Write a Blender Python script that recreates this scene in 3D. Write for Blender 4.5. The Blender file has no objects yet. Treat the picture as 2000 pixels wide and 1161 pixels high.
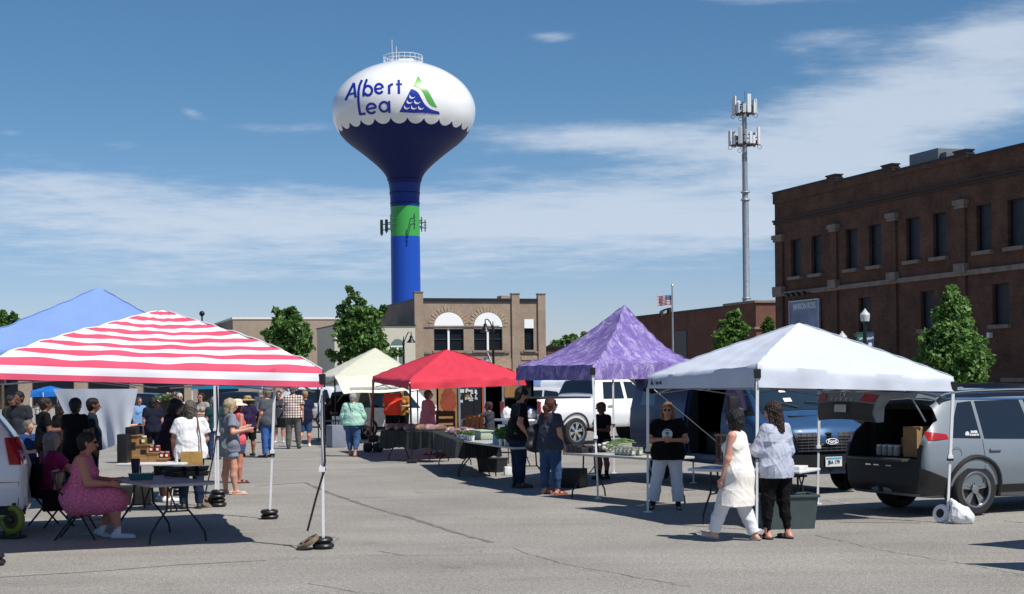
import bpy, bmesh, math, random
import numpy as np
from mathutils import Vector, Matrix
random.seed(7); rng = np.random.default_rng(7)
SC = bpy.context.scene
COL = SC.collection
R = math.radians
# ------------------------------------------------------------------ camera
HC, FPX, CY, ROLL = 1.95, 3000.0, 741.0, R(0.7)
cam_d = bpy.data.cameras.new('camera'); cam = bpy.data.objects.new('camera', cam_d); COL.objects.link(cam)
cr, sr = math.cos(ROLL), math.sin(ROLL)
RX, UX, FX = Vector((cr, 0, -sr)), Vector((sr, 0, cr)), Vector((0, 1, 0))
m = Matrix.Identity(4)
for i in range(3):
    m[i][0] = RX[i]; m[i][1] = UX[i]; m[i][2] = -FX[i]
m.translation = (0, 0, HC)
cam.matrix_world = m
cam_d.sensor_width = 36; cam_d.lens = 36 * FPX / 2000
cam_d.shift_y = (CY - 580.5) / 2000
cam_d.clip_end = 3000; cam_d.clip_start = 0.1
SC.camera = cam
# ------------------------------------------------------------------ sky and sun
SUN_EL, SUN_AZ = R(55), math.atan2(0.75, -0.66)
SUND = Vector((math.sin(SUN_AZ) * math.cos(SUN_EL), math.cos(SUN_AZ) * math.cos(SUN_EL), math.sin(SUN_EL)))
sl = bpy.data.lights.new('sun', 'SUN'); sl.energy = 5.0; sl.angle = R(0.53); sl.color = (1, 0.955, 0.89)
sun = bpy.data.objects.new('sun', sl); COL.objects.link(sun)
sun.rotation_euler = SUND.to_track_quat('Z', 'Y').to_euler(); sun.location = SUND * 60
world = bpy.data.worlds.new("World"); SC.world = world; world.use_nodes = True
SC.view_settings.view_transform = 'Standard'; SC.view_settings.look = 'None'
SC.view_settings.exposure = 0.14; SC.view_settings.gamma = 1


def build_world():
    nt = world.node_tree; N = nt.nodes; L = nt.links; N.clear()
    def nd(t, **k):
        n = N.new(t)
        for a, b in k.items(): setattr(n, a, b)
        return n
    def inp(n, i, v):
        if hasattr(v, 'links'): L.new(v, n.inputs[i])
        else: n.inputs[i].default_value = v
    def mth(op, a, b=0.0, c=0.0):
        n = nd('ShaderNodeMath', operation=op); inp(n, 0, a); inp(n, 1, b)
        if op in ('MULTIPLY_ADD', 'SMOOTH_MIN'): inp(n, 2, c)
        return n.outputs[0]
    sky = nd('ShaderNodeTexSky', sky_type='NISHITA'); sky.sun_disc = False
    sky.sun_elevation = SUN_EL; sky.sun_rotation = SUN_AZ
    sky.air_density = 1.0; sky.dust_density = 0.3; sky.ozone_density = 4.0; sky.altitude = 300
    tc = nd('ShaderNodeTexCoord'); sp = nd('ShaderNodeSeparateXYZ'); L.new(tc.outputs['Generated'], sp.inputs[0])
    x, y, z = sp.outputs
    az = mth('MULTIPLY', mth('ARCTAN2', x, y), 57.2958)
    el = mth('MULTIPLY', mth('ARCSINE', z), 57.2958)
    # noise in a plane of constant height (clouds flatten towards the horizon)
    zz = mth('ADD', mth('MAXIMUM', z, 0.0), 0.05)
    cmb = nd('ShaderNodeCombineXYZ'); inp(cmb, 0, mth('DIVIDE', x, zz)); inp(cmb, 1, mth('DIVIDE', y, zz)); inp(cmb, 2, 0.0)
    def noise(scale, sx, sy, detail, off=0, rough=0.6):
        mp = nd('ShaderNodeMapping'); L.new(cmb.outputs[0], mp.inputs[0])
        mp.inputs['Scale'].default_value = (sx, sy, 1); mp.inputs['Location'].default_value = (off, off * 1.7, off)
        n = nd('ShaderNodeTexNoise'); L.new(mp.outputs[0], n.inputs['Vector'])
        n.inputs['Scale'].default_value = scale; n.inputs['Detail'].default_value = detail; n.inputs['Roughness'].default_value = rough
        return n.outputs[0]
    n1 = noise(1.3, 0.9, 0.9, 8, 3.1); n2 = noise(4.5, 0.9, 1.0, 7, 9.7); n3 = noise(0.5, 0.9, 1.1, 3, 21.3)
    n4 = noise(15.0, 0.8, 1.0, 5, 5.3)
    nn = mth('ADD', mth('ADD', mth('ADD', mth('MULTIPLY', n1, 0.40), mth('MULTIPLY', n2, 0.30)), mth('MULTIPLY', n4, 0.14)), mth('MULTIPLY', n3, 0.16))
    def bump(a0, e0, ra, re, tilt=0.0):
        da = mth('DIVIDE', mth('SUBTRACT', az, a0), ra)
        ee = mth('SUBTRACT', mth('SUBTRACT', el, e0), mth('MULTIPLY', mth('SUBTRACT', az, a0), tilt))
        de = mth('DIVIDE', ee, re)
        r2 = mth('ADD', mth('MULTIPLY', da, da), mth('MULTIPLY', de, de))
        return mth('EXPONENT', mth('MULTIPLY', r2, -1.0))
    parts = [(bump(-12.59, 5.92, 10.70, 1.53, 0), 0.34), (bump(2.86, 5.92, 8.79, 1.68, 0), 0.33), (bump(14.93, 9.76, 6.49, 2.01, 0.1), 0.4), (bump(3.81, 8.83, 5.35, 0.65, -0.03), 0.32), (bump(9.09, 13.66, 3.44, 0.46, -0.05), 0.3), (bump(1.81, 12.55, 1.15, 0.23, 0), 0.22), (bump(-14.04, 8.64, 1.15, 0.27, 0), 0.12), (bump(-17.92, 8.89, 0.76, 0.17, 0), 0.14), (bump(-8.34, 9.29, 2.87, 0.31, 0), 0.16), (bump(-11.64, 9.76, 0.57, 0.23, -0.3), 0.16), (bump(11.49, 12.15, 2.10, 0.42, 0), 0.2), (bump(17.74, 11.88, 2.29, 0.65, 0), 0.25), (bump(-10.94, 4.02, 9.55, 0.50, 0), 0.14), (bump(12.23, 5.54, 6.30, 1.15, 0), 0.26), (bump(-17.40, 7.24, 2.67, 0.57, 0), 0.16), (bump(11.31, 7.80, 4.97, 0.76, 0), 0.2)]
    bias = None
    for b, wgt in parts:
        t = mth('MULTIPLY', b, wgt); bias = t if bias is None else mth('ADD', bias, t)
    d = mth('ADD', nn, bias)
    mr = nd('ShaderNodeMapRange', interpolation_type='SMOOTHSTEP'); inp(mr, 0, d)
    mr.inputs[1].default_value = 0.58; mr.inputs[2].default_value = 0.90; mr.inputs[3].default_value = 0; mr.inputs[4].default_value = 0.78
    hsv = nd('ShaderNodeHueSaturation'); hsv.inputs['Saturation'].default_value = 1.08; hsv.inputs['Value'].default_value = 1.0
    # cooler, less yellow haze low down
    low = nd('ShaderNodeMapRange', interpolation_type='SMOOTHSTEP'); inp(low, 0, el); low.inputs[1].default_value = 0.0; low.inputs[2].default_value = 11.0; low.inputs[3].default_value = 1.0; low.inputs[4].default_value = 0.0
    grd = nd('ShaderNodeMix', data_type='RGBA', blend_type='MULTIPLY'); L.new(low.outputs[0], grd.inputs[0]); L.new(sky.outputs[0], grd.inputs[6]); grd.inputs[7].default_value = (1.28, 1.07, 1.22, 1)
    tn = nd('ShaderNodeMix', data_type='RGBA', blend_type='MULTIPLY'); tn.inputs[0].default_value = 1.0; L.new(grd.outputs[2], tn.inputs[6]); tn.inputs[7].default_value = (0.84, 1.0, 1.09, 1)
    L.new(tn.outputs[2], hsv.inputs['Color'])
    mix = nd('ShaderNodeMix', data_type='RGBA'); L.new(mr.outputs[0], mix.inputs[0])
    L.new(hsv.outputs[0], mix.inputs[6]); mix.inputs[7].default_value = (8.0, 9.0, 10.4, 1)
    bg = nd('ShaderNodeBackground'); bg.inputs[1].default_value = 0.073
    out = nd('ShaderNodeOutputWorld'); L.new(mix.outputs[2], bg.inputs[0]); L.new(bg.outputs[0], out.inputs[0])


build_world()


# ------------------------------------------------------------------ where things stand: rays of the photograph's camera meet the ground or a plane
def ray(px, py):
    return RX * ((px - 1000) / FPX) + UX * ((CY - py) / FPX) + FX
def G(px, py, z=0.0):
    d = ray(px, py); t = (z - HC) / d.z
    return Vector((d.x * t, d.y * t, z))
def D(px, py, dist):
    d = ray(px, py); t = dist / d.y
    return Vector((d.x * t, dist, HC + d.z * t))
def GP(px, dist):
    p = D(px, CY, dist); return Vector((p.x, p.y, 0))
def ZAT(px, py, dist): return D(px, py, dist).z


# ------------------------------------------------------------------ materials
def C(h):
    h = h.lstrip('#'); v = [int(h[i:i + 2], 16) / 255 for i in (0, 2, 4)]
    return tuple((c / 12.92 if c <= 0.04045 else ((c + 0.055) / 1.055) ** 2.4) for c in v)
MATS = {}
def mat(name, col, rough=0.6, metal=0.0, var=0.0, vs=6.0, bump=0.0, bs=40.0, trans=0.0, coat=0.0, spec=0.5, col2=None, stretch=None, emit=0.0, ior=1.45, tl=0.0):
    if name in MATS: return MATS[name]
    if isinstance(col, str): col = C(col)
    if isinstance(col2, str): col2 = C(col2)
    m = bpy.data.materials.new(name); m.use_nodes = True; nt = m.node_tree; N = nt.nodes; L = nt.links
    b = N['Principled BSDF']; b.inputs['Base Color'].default_value = (*col, 1)
    b.inputs['Roughness'].default_value = rough; b.inputs['Metallic'].default_value = metal
    b.inputs['Coat Weight'].default_value = coat; b.inputs['Coat Roughness'].default_value = 0.06
    b.inputs['Transmission Weight'].default_value = trans; b.inputs['IOR'].default_value = ior
    b.inputs['Specular IOR Level'].default_value = spec
    vec = None
    if var or bump or col2:
        tc = N.new('ShaderNodeTexCoord'); mp = N.new('ShaderNodeMapping'); L.new(tc.outputs['Object'], mp.inputs[0]); vec = mp.outputs[0]
        if stretch: mp.inputs['Scale'].default_value = stretch
    if var or col2:
        n = N.new('ShaderNodeTexNoise'); L.new(vec, n.inputs['Vector']); n.inputs['Scale'].default_value = vs; n.inputs['Detail'].default_value = 6; n.inputs['Roughness'].default_value = 0.62
        rp = N.new('ShaderNodeValToRGB'); L.new(n.outputs[0], rp.inputs[0])
        a = tuple(max(0, c * (1 - var)) for c in col); c2 = col2 if col2 else tuple(min(1, c * (1 + var)) for c in col)
        rp.color_ramp.elements[0].color = (*a, 1); rp.color_ramp.elements[1].color = (*c2, 1)
        rp.color_ramp.elements[0].position = 0.33; rp.color_ramp.elements[1].position = 0.68
        L.new(rp.outputs[0], b.inputs['Base Color'])
    if bump:
        n = N.new('ShaderNodeTexNoise'); L.new(vec, n.inputs['Vector']); n.inputs['Scale'].default_value = bs; n.inputs['Detail'].default_value = 4
        bp = N.new('ShaderNodeBump'); bp.inputs['Strength'].default_value = bump; bp.inputs['Distance'].default_value = 0.02
        L.new(n.outputs[0], bp.inputs['Height']); L.new(bp.outputs[0], b.inputs['Normal'])
    if tl:
        t = N.new('ShaderNodeBsdfTranslucent'); mx = N.new('ShaderNodeMixShader'); mx.inputs[0].default_value = tl
        src = b.inputs['Base Color']
        if src.links: L.new(src.links[0].from_socket, t.inputs[0])
        else: t.inputs[0].default_value = (*col, 1)
        L.new(b.outputs[0], mx.inputs[1]); L.new(t.outputs[0], mx.inputs[2]); L.new(mx.outputs[0], N['Material Output'].inputs[0])
    if emit:
        b.inputs['Emission Color'].default_value = (*col, 1); b.inputs['Emission Strength'].default_value = emit
    MATS[name] = m; return m
def skin(h): return mat('skin_' + h, h, 0.5, var=0.08, vs=30, bump=0.08, bs=120)
def cloth(h, v=0.1, b=0.25, rough=0.85): return mat(f'fabric_{h}', h, rough, var=v, vs=9, bump=b, bs=60, spec=0.2)
def paint(h, rough=0.32, metal=0.0): return mat(f'car_paint_{h}', h, rough, metal, coat=0.8, var=0.03, vs=3)
def plain(h, rough=0.6, metal=0.0): return mat(f'painted_{h}', h, rough, metal, var=0.06, vs=12)
M_BLACK = mat('black_plastic', (0.012, 0.012, 0.013), 0.5, var=0.2, vs=20)
M_RUBBER = mat('tyre_rubber', (0.016, 0.016, 0.017), 0.8, var=0.25, vs=25, bump=0.2, bs=80)
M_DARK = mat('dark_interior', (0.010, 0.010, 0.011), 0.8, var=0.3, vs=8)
M_GLASS = mat('tinted_glass', (0.012, 0.016, 0.022), 0.04, spec=0.9, coat=0.3)
M_CLEAR = mat('clear_glass', (0.9, 0.95, 0.95), 0.03, trans=1.0, ior=1.45)
M_CHROME = mat('chrome', (0.72, 0.73, 0.75), 0.13, 1.0)
M_ALLOY = mat('alloy_rim', (0.55, 0.56, 0.58), 0.3, 1.0)
M_WHITEPOLE = mat('white_powder_coat', (0.74, 0.75, 0.77), 0.35, var=0.05, vs=15)
M_STEEL = mat('galvanised_steel', '8e979f', 0.5, 0.35, var=0.18, vs=3)
M_GREYPOLE = mat('grey_tube', (0.30, 0.31, 0.32), 0.4, 0.5)
M_RED_LENS = mat('red_lens', (0.32, 0.012, 0.015), 0.12, coat=0.6)
M_WHITE = mat('white_plastic', (0.72, 0.73, 0.74), 0.45, var=0.04)
M_WOOD = mat('pine_wood', '9a7448', 0.65, var=0.25, vs=4, stretch=(1, 9, 9), bump=0.1)
M_BLACKMETAL = mat('black_metal', (0.016, 0.016, 0.018), 0.38, 0.3)


# ------------------------------------------------------------------ objects, names, labels
ROOTS = {}
def tag(o, label=None, cat=None, group=None, kind=None):
    if label: o['label'] = label
    if cat: o['category'] = cat
    if group: o['group'] = group
    if kind: o['kind'] = kind
    return o
def thing(name, label, cat, loc=(0, 0, 0), rz=0.0, group=None):
    o = bpy.data.objects.new(name, None); COL.objects.link(o); o.empty_display_size = 0.2
    o.location = loc; o.rotation_euler = (0, 0, rz); ROOTS[o.name] = (Vector(loc), rz)
    return tag(o, label, cat, group)
def link(name, me, parent=None):
    o = bpy.data.objects.new(name, me); COL.objects.link(o)
    if parent is not None: o.parent = parent
    return o
def mesh_obj(name, verts, faces, mats, parent=None, smooth=False, midx=None, sharp=None):
    me = bpy.data.meshes.new(name); me.from_pydata([tuple(v) for v in verts], [], faces)
    if not isinstance(mats, (list, tuple)): mats = [mats]
    for q in mats: me.materials.append(q)
    if midx is not None: me.polygons.foreach_set('material_index', midx)
    if smooth: me.polygons.foreach_set('use_smooth', [True] * len(me.polygons))
    me.update()
    if sharp: me.set_sharp_from_angle(angle=R(sharp))
    return link(name, me, parent)
def dup(o, parent=None):
    c = o.copy(); COL.objects.link(c)
    if parent is not None: c.parent = parent
    for ch in [k for k in bpy.data.objects if k.parent == o]: dup(ch, c)
    return c


def frame(u):
    u = Vector(u).normalized(); a = Vector((0, 0, 1)) if abs(u.z) < 0.9 else Vector((0, 1, 0))
    s = u.cross(a).normalized(); return u, s, s.cross(u)
class MB:
    """collects shapes, then links them as ONE mesh object"""
    def __init__(s, root=None): s.v = []; s.f = []; s.m = []; s.root = root; s.mi = 0
    def add(s, vs, fs):
        b = len(s.v); s.v += [Vector(v) for v in vs]; s.f += [[i + b for i in f] for f in fs]; s.m += [s.mi] * len(fs); return s
    def box(s, c, size, rz=0.0, bev=0.0, rx=0.0, ry=0.0):
        bm = bmesh.new(); bmesh.ops.create_cube(bm, size=1)
        for v in bm.verts: v.co = Vector((v.co.x * size[0], v.co.y * size[1], v.co.z * size[2]))
        if bev: bmesh.ops.bevel(bm, geom=list(bm.edges), offset=min(bev, min(size) * 0.45), segments=2, affect='EDGES', profile=0.6)
        M = Matrix.Translation(c) @ Matrix.Rotation(rz, 4, 'Z') @ Matrix.Rotation(rx, 4, 'X') @ Matrix.Rotation(ry, 4, 'Y')
        bm.verts.index_update()
        s.add([M @ v.co for v in bm.verts], [[v.index for v in f.verts] for f in bm.faces]); bm.free(); return s
    def bar(s, p, q, r=0.02, n=8, r2=None, square=False):
        p, q = Vector(p), Vector(q); u, a, b = frame(q - p); r2 = r if r2 is None else r2
        if square: n = 4
        o = math.pi / 4 if square else 0
        vs = []
        for c, rr in ((p, r), (q, r2)):
            for k in range(n):
                t = o + 2 * math.pi * k / n; vs.append(c + a * (rr * math.cos(t)) + b * (rr * math.sin(t)))
        fs = [[k, (k + 1) % n, n + (k + 1) % n, n + k] for k in range(n)] + [list(range(n))[::-1], list(range(n, 2 * n))]
        return s.add(vs, fs)
    def tube(s, pts, r=0.01, n=6, closed=False, rs=None):
        pts = [Vector(p) for p in pts]; N = len(pts); vs = []; up = None
        for i, p in enumerate(pts):
            a = pts[(i - 1) % N] if (closed or i > 0) else p; b = pts[(i + 1) % N] if (closed or i < N - 1) else p
            u = (b - a).normalized()
            if up is None: _, up, _ = frame(u)
            side = u.cross(up).normalized(); up = side.cross(u).normalized()
            rr = rs[i] if rs else r
            for k in range(n):
                t = 2 * math.pi * k / n; vs.append(p + side * (rr * math.cos(t)) + up * (rr * math.sin(t)))
        fs = []
        for i in range(N if closed else N - 1):
            j = (i + 1) % N
            for k in range(n): fs.append([i * n + k, i * n + (k + 1) % n, j * n + (k + 1) % n, j * n + k])
        if not closed: fs += [list(range(n))[::-1], list(range((N - 1) * n, N * n))]
        return s.add(vs, fs)
    def lathe(s, prof, c=(0, 0, 0), n=16, axis=None, sx=1.0, sy=1.0, caps=True):
        c = Vector(c); vs = []; fs = []
        if axis is None: u, a, b = Vector((0, 0, 1)), Vector((1, 0, 0)), Vector((0, 1, 0))
        else: u, a, b = frame(axis)
        for r, z in prof:
            for k in range(n):
                t = 2 * math.pi * k / n; vs.append(c + u * z + a * (r * sx * math.cos(t)) + b * (r * sy * math.sin(t)))
        P = len(prof)
        for i in range(P - 1):
            for k in range(n): fs.append([i * n + k, i * n + (k + 1) % n, (i + 1) * n + (k + 1) % n, (i + 1) * n + k])
        if caps and prof[0][0] > 1e-6: fs.append(list(range(n))[::-1])
        if caps and prof[-1][0] > 1e-6: fs.append(list(range((P - 1) * n, P * n)))
        return s.add(vs, fs)
    def ball(s, c, r, n=12, sz=1.0, sx=1.0, sy=1.0):
        pr = [(r * math.sin(math.pi * i / 8) + (1e-5 if i in (0, 8) else 0), -r * sz * math.cos(math.pi * i / 8)) for i in range(9)]
        return s.lathe(pr, c, n, sx=sx, sy=sy)
    def torus(s, c, R0, r, axis=(0, 0, 1), n=24, k=10, sq=1.0):
        c = Vector(c); u, a, b = frame(axis); vs = []; fs = []
        for i in range(n):
            t = 2 * math.pi * i / n; e = a * math.cos(t) + b * math.sin(t)
            for j in range(k):
                p = 2 * math.pi * j / k; vs.append(c + e * (R0 + r * math.cos(p)) + u * (r * sq * math.sin(p)))
        for i in range(n):
            for j in range(k): fs.append([i * k + j, ((i + 1) % n) * k + j, ((i + 1) % n) * k + (j + 1) % k, i * k + (j + 1) % k])
        return s.add(vs, fs)
    def prism(s, poly, o, ex, ey, depth):
        """polygon (2-D list) in the plane o + ex*u + ey*v, given a thickness along ex x ey"""
        ex, ey = Vector(ex), Vector(ey); nn = ex.cross(ey).normalized() * depth; o = Vector(o); n = len(poly)
        vs = [o + ex * u + ey * v for u, v in poly] + [o + ex * u + ey * v + nn for u, v in poly]
        return s.add(vs, [list(range(n))[::-1], list(range(n, 2 * n))] + [[i, (i + 1) % n, n + (i + 1) % n, n + i] for i in range(n)])
    def build(s, name, mats, parent=None, smooth=False, sharp=40):
        vs = s.v
        if s.root is not None:
            loc, rz = ROOTS[s.root.name]; Mi = (Matrix.Translation(loc) @ Matrix.Rotation(rz, 4, 'Z')).inverted(); vs = [Mi @ v for v in vs]
        return mesh_obj(name, vs, s.f, mats, parent if parent is not None else s.root, smooth, s.m, sharp if smooth else None)


def text_geo(body, size=1.0, bold=0.0, ext=0.0):
    cu = bpy.data.curves.new('t', 'FONT'); cu.body = body; cu.size = size; cu.align_x = 'CENTER'; cu.align_y = 'CENTER'; cu.offset = bold; cu.extrude = ext; cu.resolution_u = 3
    o = bpy.data.objects.new('t', cu); COL.objects.link(o); dg = bpy.context.evaluated_depsgraph_get(); dg.update()
    me = bpy.data.meshes.new_from_object(o.evaluated_get(dg)); vs = [v.co.copy() for v in me.vertices]; fs = [list(p.vertices) for p in me.polygons]
    bpy.data.objects.remove(o); bpy.data.curves.remove(cu); bpy.data.meshes.remove(me); return vs, fs
def put_text(mb, body, o, ex, ey, size, bold=0.0, ext=0.002, sx=1.0):
    vs, fs = text_geo(body, size, bold, ext); ex, ey = Vector(ex).normalized(), Vector(ey).normalized(); n = ex.cross(ey); o = Vector(o)
    return mb.add([o + ex * (v.x * sx) + ey * v.y + n * v.z for v in vs], fs)


# ------------------------------------------------------------------ smooth bodies: blended tapered limbs turned into one surface
def smin(a, b, k):
    h = np.clip(0.5 + 0.5 * (b - a) / k, 0, 1); return b + (a - b) * h - k * h * (1 - h)
def limb(a, b, ra, rb=None, flat=None, k=None, end=0, sub=False):
    return dict(a=np.array(a, float), b=np.array(b, float), ra=ra, rb=ra if rb is None else rb, flat=flat, k=k, end=end, sub=sub)
def sdf_geo(prims, vox, k=0.03, wr=0.0, seed=0, cuts=(), wf=1.0):
    lo = np.min([np.minimum(p['a'], p['b']) - max(p['ra'], p['rb']) for p in prims if not p['sub']], 0) - 3 * vox
    hi = np.max([np.maximum(p['a'], p['b']) + max(p['ra'], p['rb']) for p in prims if not p['sub']], 0) + 3 * vox
    n = np.ceil((hi - lo) / vox).astype(int) + 1
    ax = [lo[i] + vox * np.arange(n[i]) for i in range(3)]
    F = np.full(tuple(n), 0.5, np.float32)
    for p in prims:
        kk = p['k'] or k; rm = max(p['ra'], p['rb']) + kk + 2 * vox
        i0 = np.maximum(np.floor((np.minimum(p['a'], p['b']) - rm - lo) / vox).astype(int), 0)
        i1 = np.minimum(np.ceil((np.maximum(p['a'], p['b']) + rm - lo) / vox).astype(int) + 1, n)
        if (i1 <= i0).any(): continue
        X = ax[0][i0[0]:i1[0], None, None]; Y = ax[1][None, i0[1]:i1[1], None]; Z = ax[2][None, None, i0[2]:i1[2]]
        a, b = p['a'], p['b'].copy()
        qx, qy, qz = X - a[0], Y - a[1], Z - a[2]
        ba = b - a; L2 = float(ba @ ba) + 1e-12; L = math.sqrt(L2)
        if p['flat']:
            dv, fk = p['flat']; dv = np.array(dv, float); dv /= np.linalg.norm(dv)
            dd = (qx * dv[0] + qy * dv[1] + qz * dv[2]) * (1 / fk - 1)
            qx = qx + dv[0] * dd; qy = qy + dv[1] * dd; qz = qz + dv[2] * dd; ba = ba + dv * float(ba @ dv) * (1 / fk - 1); L2 = float(ba @ ba) + 1e-12; L = math.sqrt(L2)
        t = (qx * ba[0] + qy * ba[1] + qz * ba[2]) / L2; h = np.clip(t, 0, 1)
        d = np.sqrt((qx - ba[0] * h) ** 2 + (qy - ba[1] * h) ** 2 + (qz - ba[2] * h) ** 2) - (p['ra'] + (p['rb'] - p['ra']) * h)
        if p['end'] & 1: d = np.maximum(d, (t - 1) * L)
        if p['end'] & 2: d = np.maximum(d, -t * L)
        sl = (slice(i0[0], i1[0]), slice(i0[1], i1[1]), slice(i0[2], i1[2]))
        if p['sub']: F[sl] = -smin(-F[sl], d, kk)
        else: F[sl] = smin(F[sl], d, kk)
    X, Y, Z = ax[0][:, None, None], ax[1][None, :, None], ax[2][None, None, :]
    if wr:
        r = np.random.default_rng(seed)
        for q in range(6):
            f = r.normal(0, 1, 3) * np.array([15, 15, 10]) * (0.7 + 0.22 * q) * wf; ph = X * f[0] + Y * f[1] + Z * f[2] + r.uniform(0, 6) + 0.9 * np.sin(Z * 9 + X * 7 + q * 1.7) + 0.7 * np.sin(Y * 11 - Z * 6 + q)
            F -= (wr * (1.3 / (1 + 0.22 * q)) * ((1 - np.abs(np.sin(ph))) ** 3 - 0.18)).astype(np.float32)
    for pt, nv in cuts:
        F = np.maximum(F, ((X - pt[0]) * nv[0] + (Y - pt[1]) * nv[1] + (Z - pt[2]) * nv[2]).astype(np.float32))
    F[0], F[-1], F[:, 0], F[:, -1], F[:, :, 0], F[:, :, -1] = 1, 1, 1, 1, 1, 1
    # surface nets
    s = F < 0; cnt = np.zeros(tuple(n - 1), np.int16); acc = np.zeros(tuple(n - 1) + (3,), np.float32); num = np.zeros(tuple(n - 1), np.float32)
    for dz in (0, 1):
        for dy in (0, 1):
            for dx in (0, 1): cnt += s[dx:n[0] - 1 + dx, dy:n[1] - 1 + dy, dz:n[2] - 1 + dz]
    act = (cnt > 0) & (cnt < 8); ci = np.argwhere(act); idx = np.full(tuple(n - 1), -1, np.int64); idx[act] = np.arange(len(ci))
    ac = np.zeros((len(ci), 3)); nm = np.zeros(len(ci))
    offs = [(dx, dy, dz) for dx in (0, 1) for dy in (0, 1) for dz in (0, 1)]
    for o in offs:
        for axn in range(3):
            if o[axn]: continue
            o2 = list(o); o2[axn] = 1
            f0 = F[ci[:, 0] + o[0], ci[:, 1] + o[1], ci[:, 2] + o[2]]; f1 = F[ci[:, 0] + o2[0], ci[:, 1] + o2[1], ci[:, 2] + o2[2]]
            c = (f0 < 0) != (f1 < 0); t = np.where(c, f0 / np.where(np.abs(f0 - f1) < 1e-9, 1, f0 - f1), 0)
            pt = np.tile(np.array(o, float), (len(ci), 1)); pt[:, axn] = t
            ac[c] += pt[c]; nm[c] += 1
    V = (ci + ac / np.maximum(nm, 1)[:, None]) * vox + lo
    faces = []
    for axn in range(3):
        b, c = (axn + 1) % 3, (axn + 2) % 3
        sa = [slice(None)] * 3; sb = [slice(None)] * 3; sa[axn] = slice(0, -1); sb[axn] = slice(1, None)
        A, B = s[tuple(sa)], s[tuple(sb)]; e = np.argwhere(A != B)
        e = e[(e[:, b] > 0) & (e[:, c] > 0)]
        ins = A[e[:, 0], e[:, 1], e[:, 2]]
        def g(db, dc):
            q = e.copy(); q[:, b] -= db; q[:, c] -= dc; return idx[q[:, 0], q[:, 1], q[:, 2]]
        f = np.stack([g(0, 0), g(1, 0), g(1, 1), g(0, 1)], 1); f[~ins] = f[~ins][:, ::-1]; faces.append(f)
    return V, np.concatenate(faces)
def np_obj(name, V, Fc, m, parent=None):
    me = bpy.data.meshes.new(name); me.vertices.add(len(V)); me.vertices.foreach_set('co', np.ascontiguousarray(V, np.float32).ravel())
    nf = len(Fc); me.loops.add(nf * 4); me.loops.foreach_set('vertex_index', np.ascontiguousarray(Fc, np.int32).ravel())
    me.polygons.add(nf); me.polygons.foreach_set('loop_start', np.arange(0, nf * 4, 4, dtype=np.int32)); me.polygons.foreach_set('use_smooth', np.ones(nf, bool))
    for q in (m if isinstance(m, (list, tuple)) else [m]): me.materials.append(q)
    me.update(calc_edges=True); me.validate(); return link(name, me, parent)
def sdf_obj(name, prims, m, vox, parent=None, **kw):
    V, Fc = sdf_geo(prims, vox, **kw); return np_obj(name, V, Fc, m, parent)
# ================================================================== ground
def ground_mat():
    m = bpy.data.materials.new('old_asphalt'); m.use_nodes = True; nt = m.node_tree; N = nt.nodes; L = nt.links; b = N['Principled BSDF']
    tc = N.new('ShaderNodeTexCoord')
    def noise(sc, det, rough=0.6, stretch=None):
        n = N.new('ShaderNodeTexNoise'); n.inputs['Scale'].default_value = sc; n.inputs['Detail'].default_value = det; n.inputs['Roughness'].default_value = rough
        if stretch:
            mp = N.new('ShaderNodeMapping'); mp.inputs['Scale'].default_value = stretch; mp.inputs['Rotation'].default_value = (0, 0, 0.5); L.new(tc.outputs['Object'], mp.inputs[0]); L.new(mp.outputs[0], n.inputs['Vector'])
        else: L.new(tc.outputs['Object'], n.inputs['Vector'])
        return n.outputs[0]
    def ramp(v, p0, c0, p1, c1):
        r = N.new('ShaderNodeValToRGB'); L.new(v, r.inputs[0]); r.color_ramp.elements[0].position = p0; r.color_ramp.elements[1].position = p1
        r.color_ramp.elements[0].color = (*c0, 1); r.color_ramp.elements[1].color = (*c1, 1); return r.outputs[0]
    def mix(kind, f, a, c):
        x = N.new('ShaderNodeMix'); x.data_type = 'RGBA'; x.blend_type = kind; x.inputs[0].default_value = f; L.new(a, x.inputs[6]); L.new(c, x.inputs[7]); return x.outputs[2]
    base = ramp(noise(0.35, 5), 0.3, (0.232, 0.220, 0.200), 0.72, (0.312, 0.296, 0.269))
    st = ramp(noise(0.9, 6, 0.7, (0.22, 1.3, 1)), 0.35, (0.90, 0.90, 0.90), 0.65, (1.07, 1.07, 1.07))
    sp = ramp(noise(60, 4, 0.85), 0.40, (0.50, 0.50, 0.51), 0.60, (1.48, 1.47, 1.44))
    sp2 = ramp(noise(20, 5, 0.85), 0.40, (0.74, 0.74, 0.74), 0.60, (1.25, 1.25, 1.24))
    blot = ramp(noise(1.1, 8, 0.75), 0.30, (0.66, 0.65, 0.64), 0.43, (1, 1, 1))
    c = mix('MULTIPLY', 1, base, st); c = mix('MULTIPLY', 1, c, sp); c = mix('MULTIPLY', 1, c, sp2); c = mix('MULTIPLY', 0.8, c, blot)
    L.new(c, b.inputs['Base Color']); b.inputs['Roughness'].default_value = 0.88; b.inputs['Specular IOR Level'].default_value = 0.25
    bp = N.new('ShaderNodeBump'); bp.inputs['Strength'].default_value = 0.5; bp.inputs['Distance'].default_value = 0.008
    L.new(noise(80, 4, 0.7), bp.inputs['Height']); L.new(bp.outputs[0], b.inputs['Normal'])
    return m
g = mesh_obj('ground', [(-900, -60, 0), (900, -60, 0), (900, 1500, 0), (-900, 1500, 0)], [[0, 1, 2, 3]], ground_mat()); tag(g, kind='structure')


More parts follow.
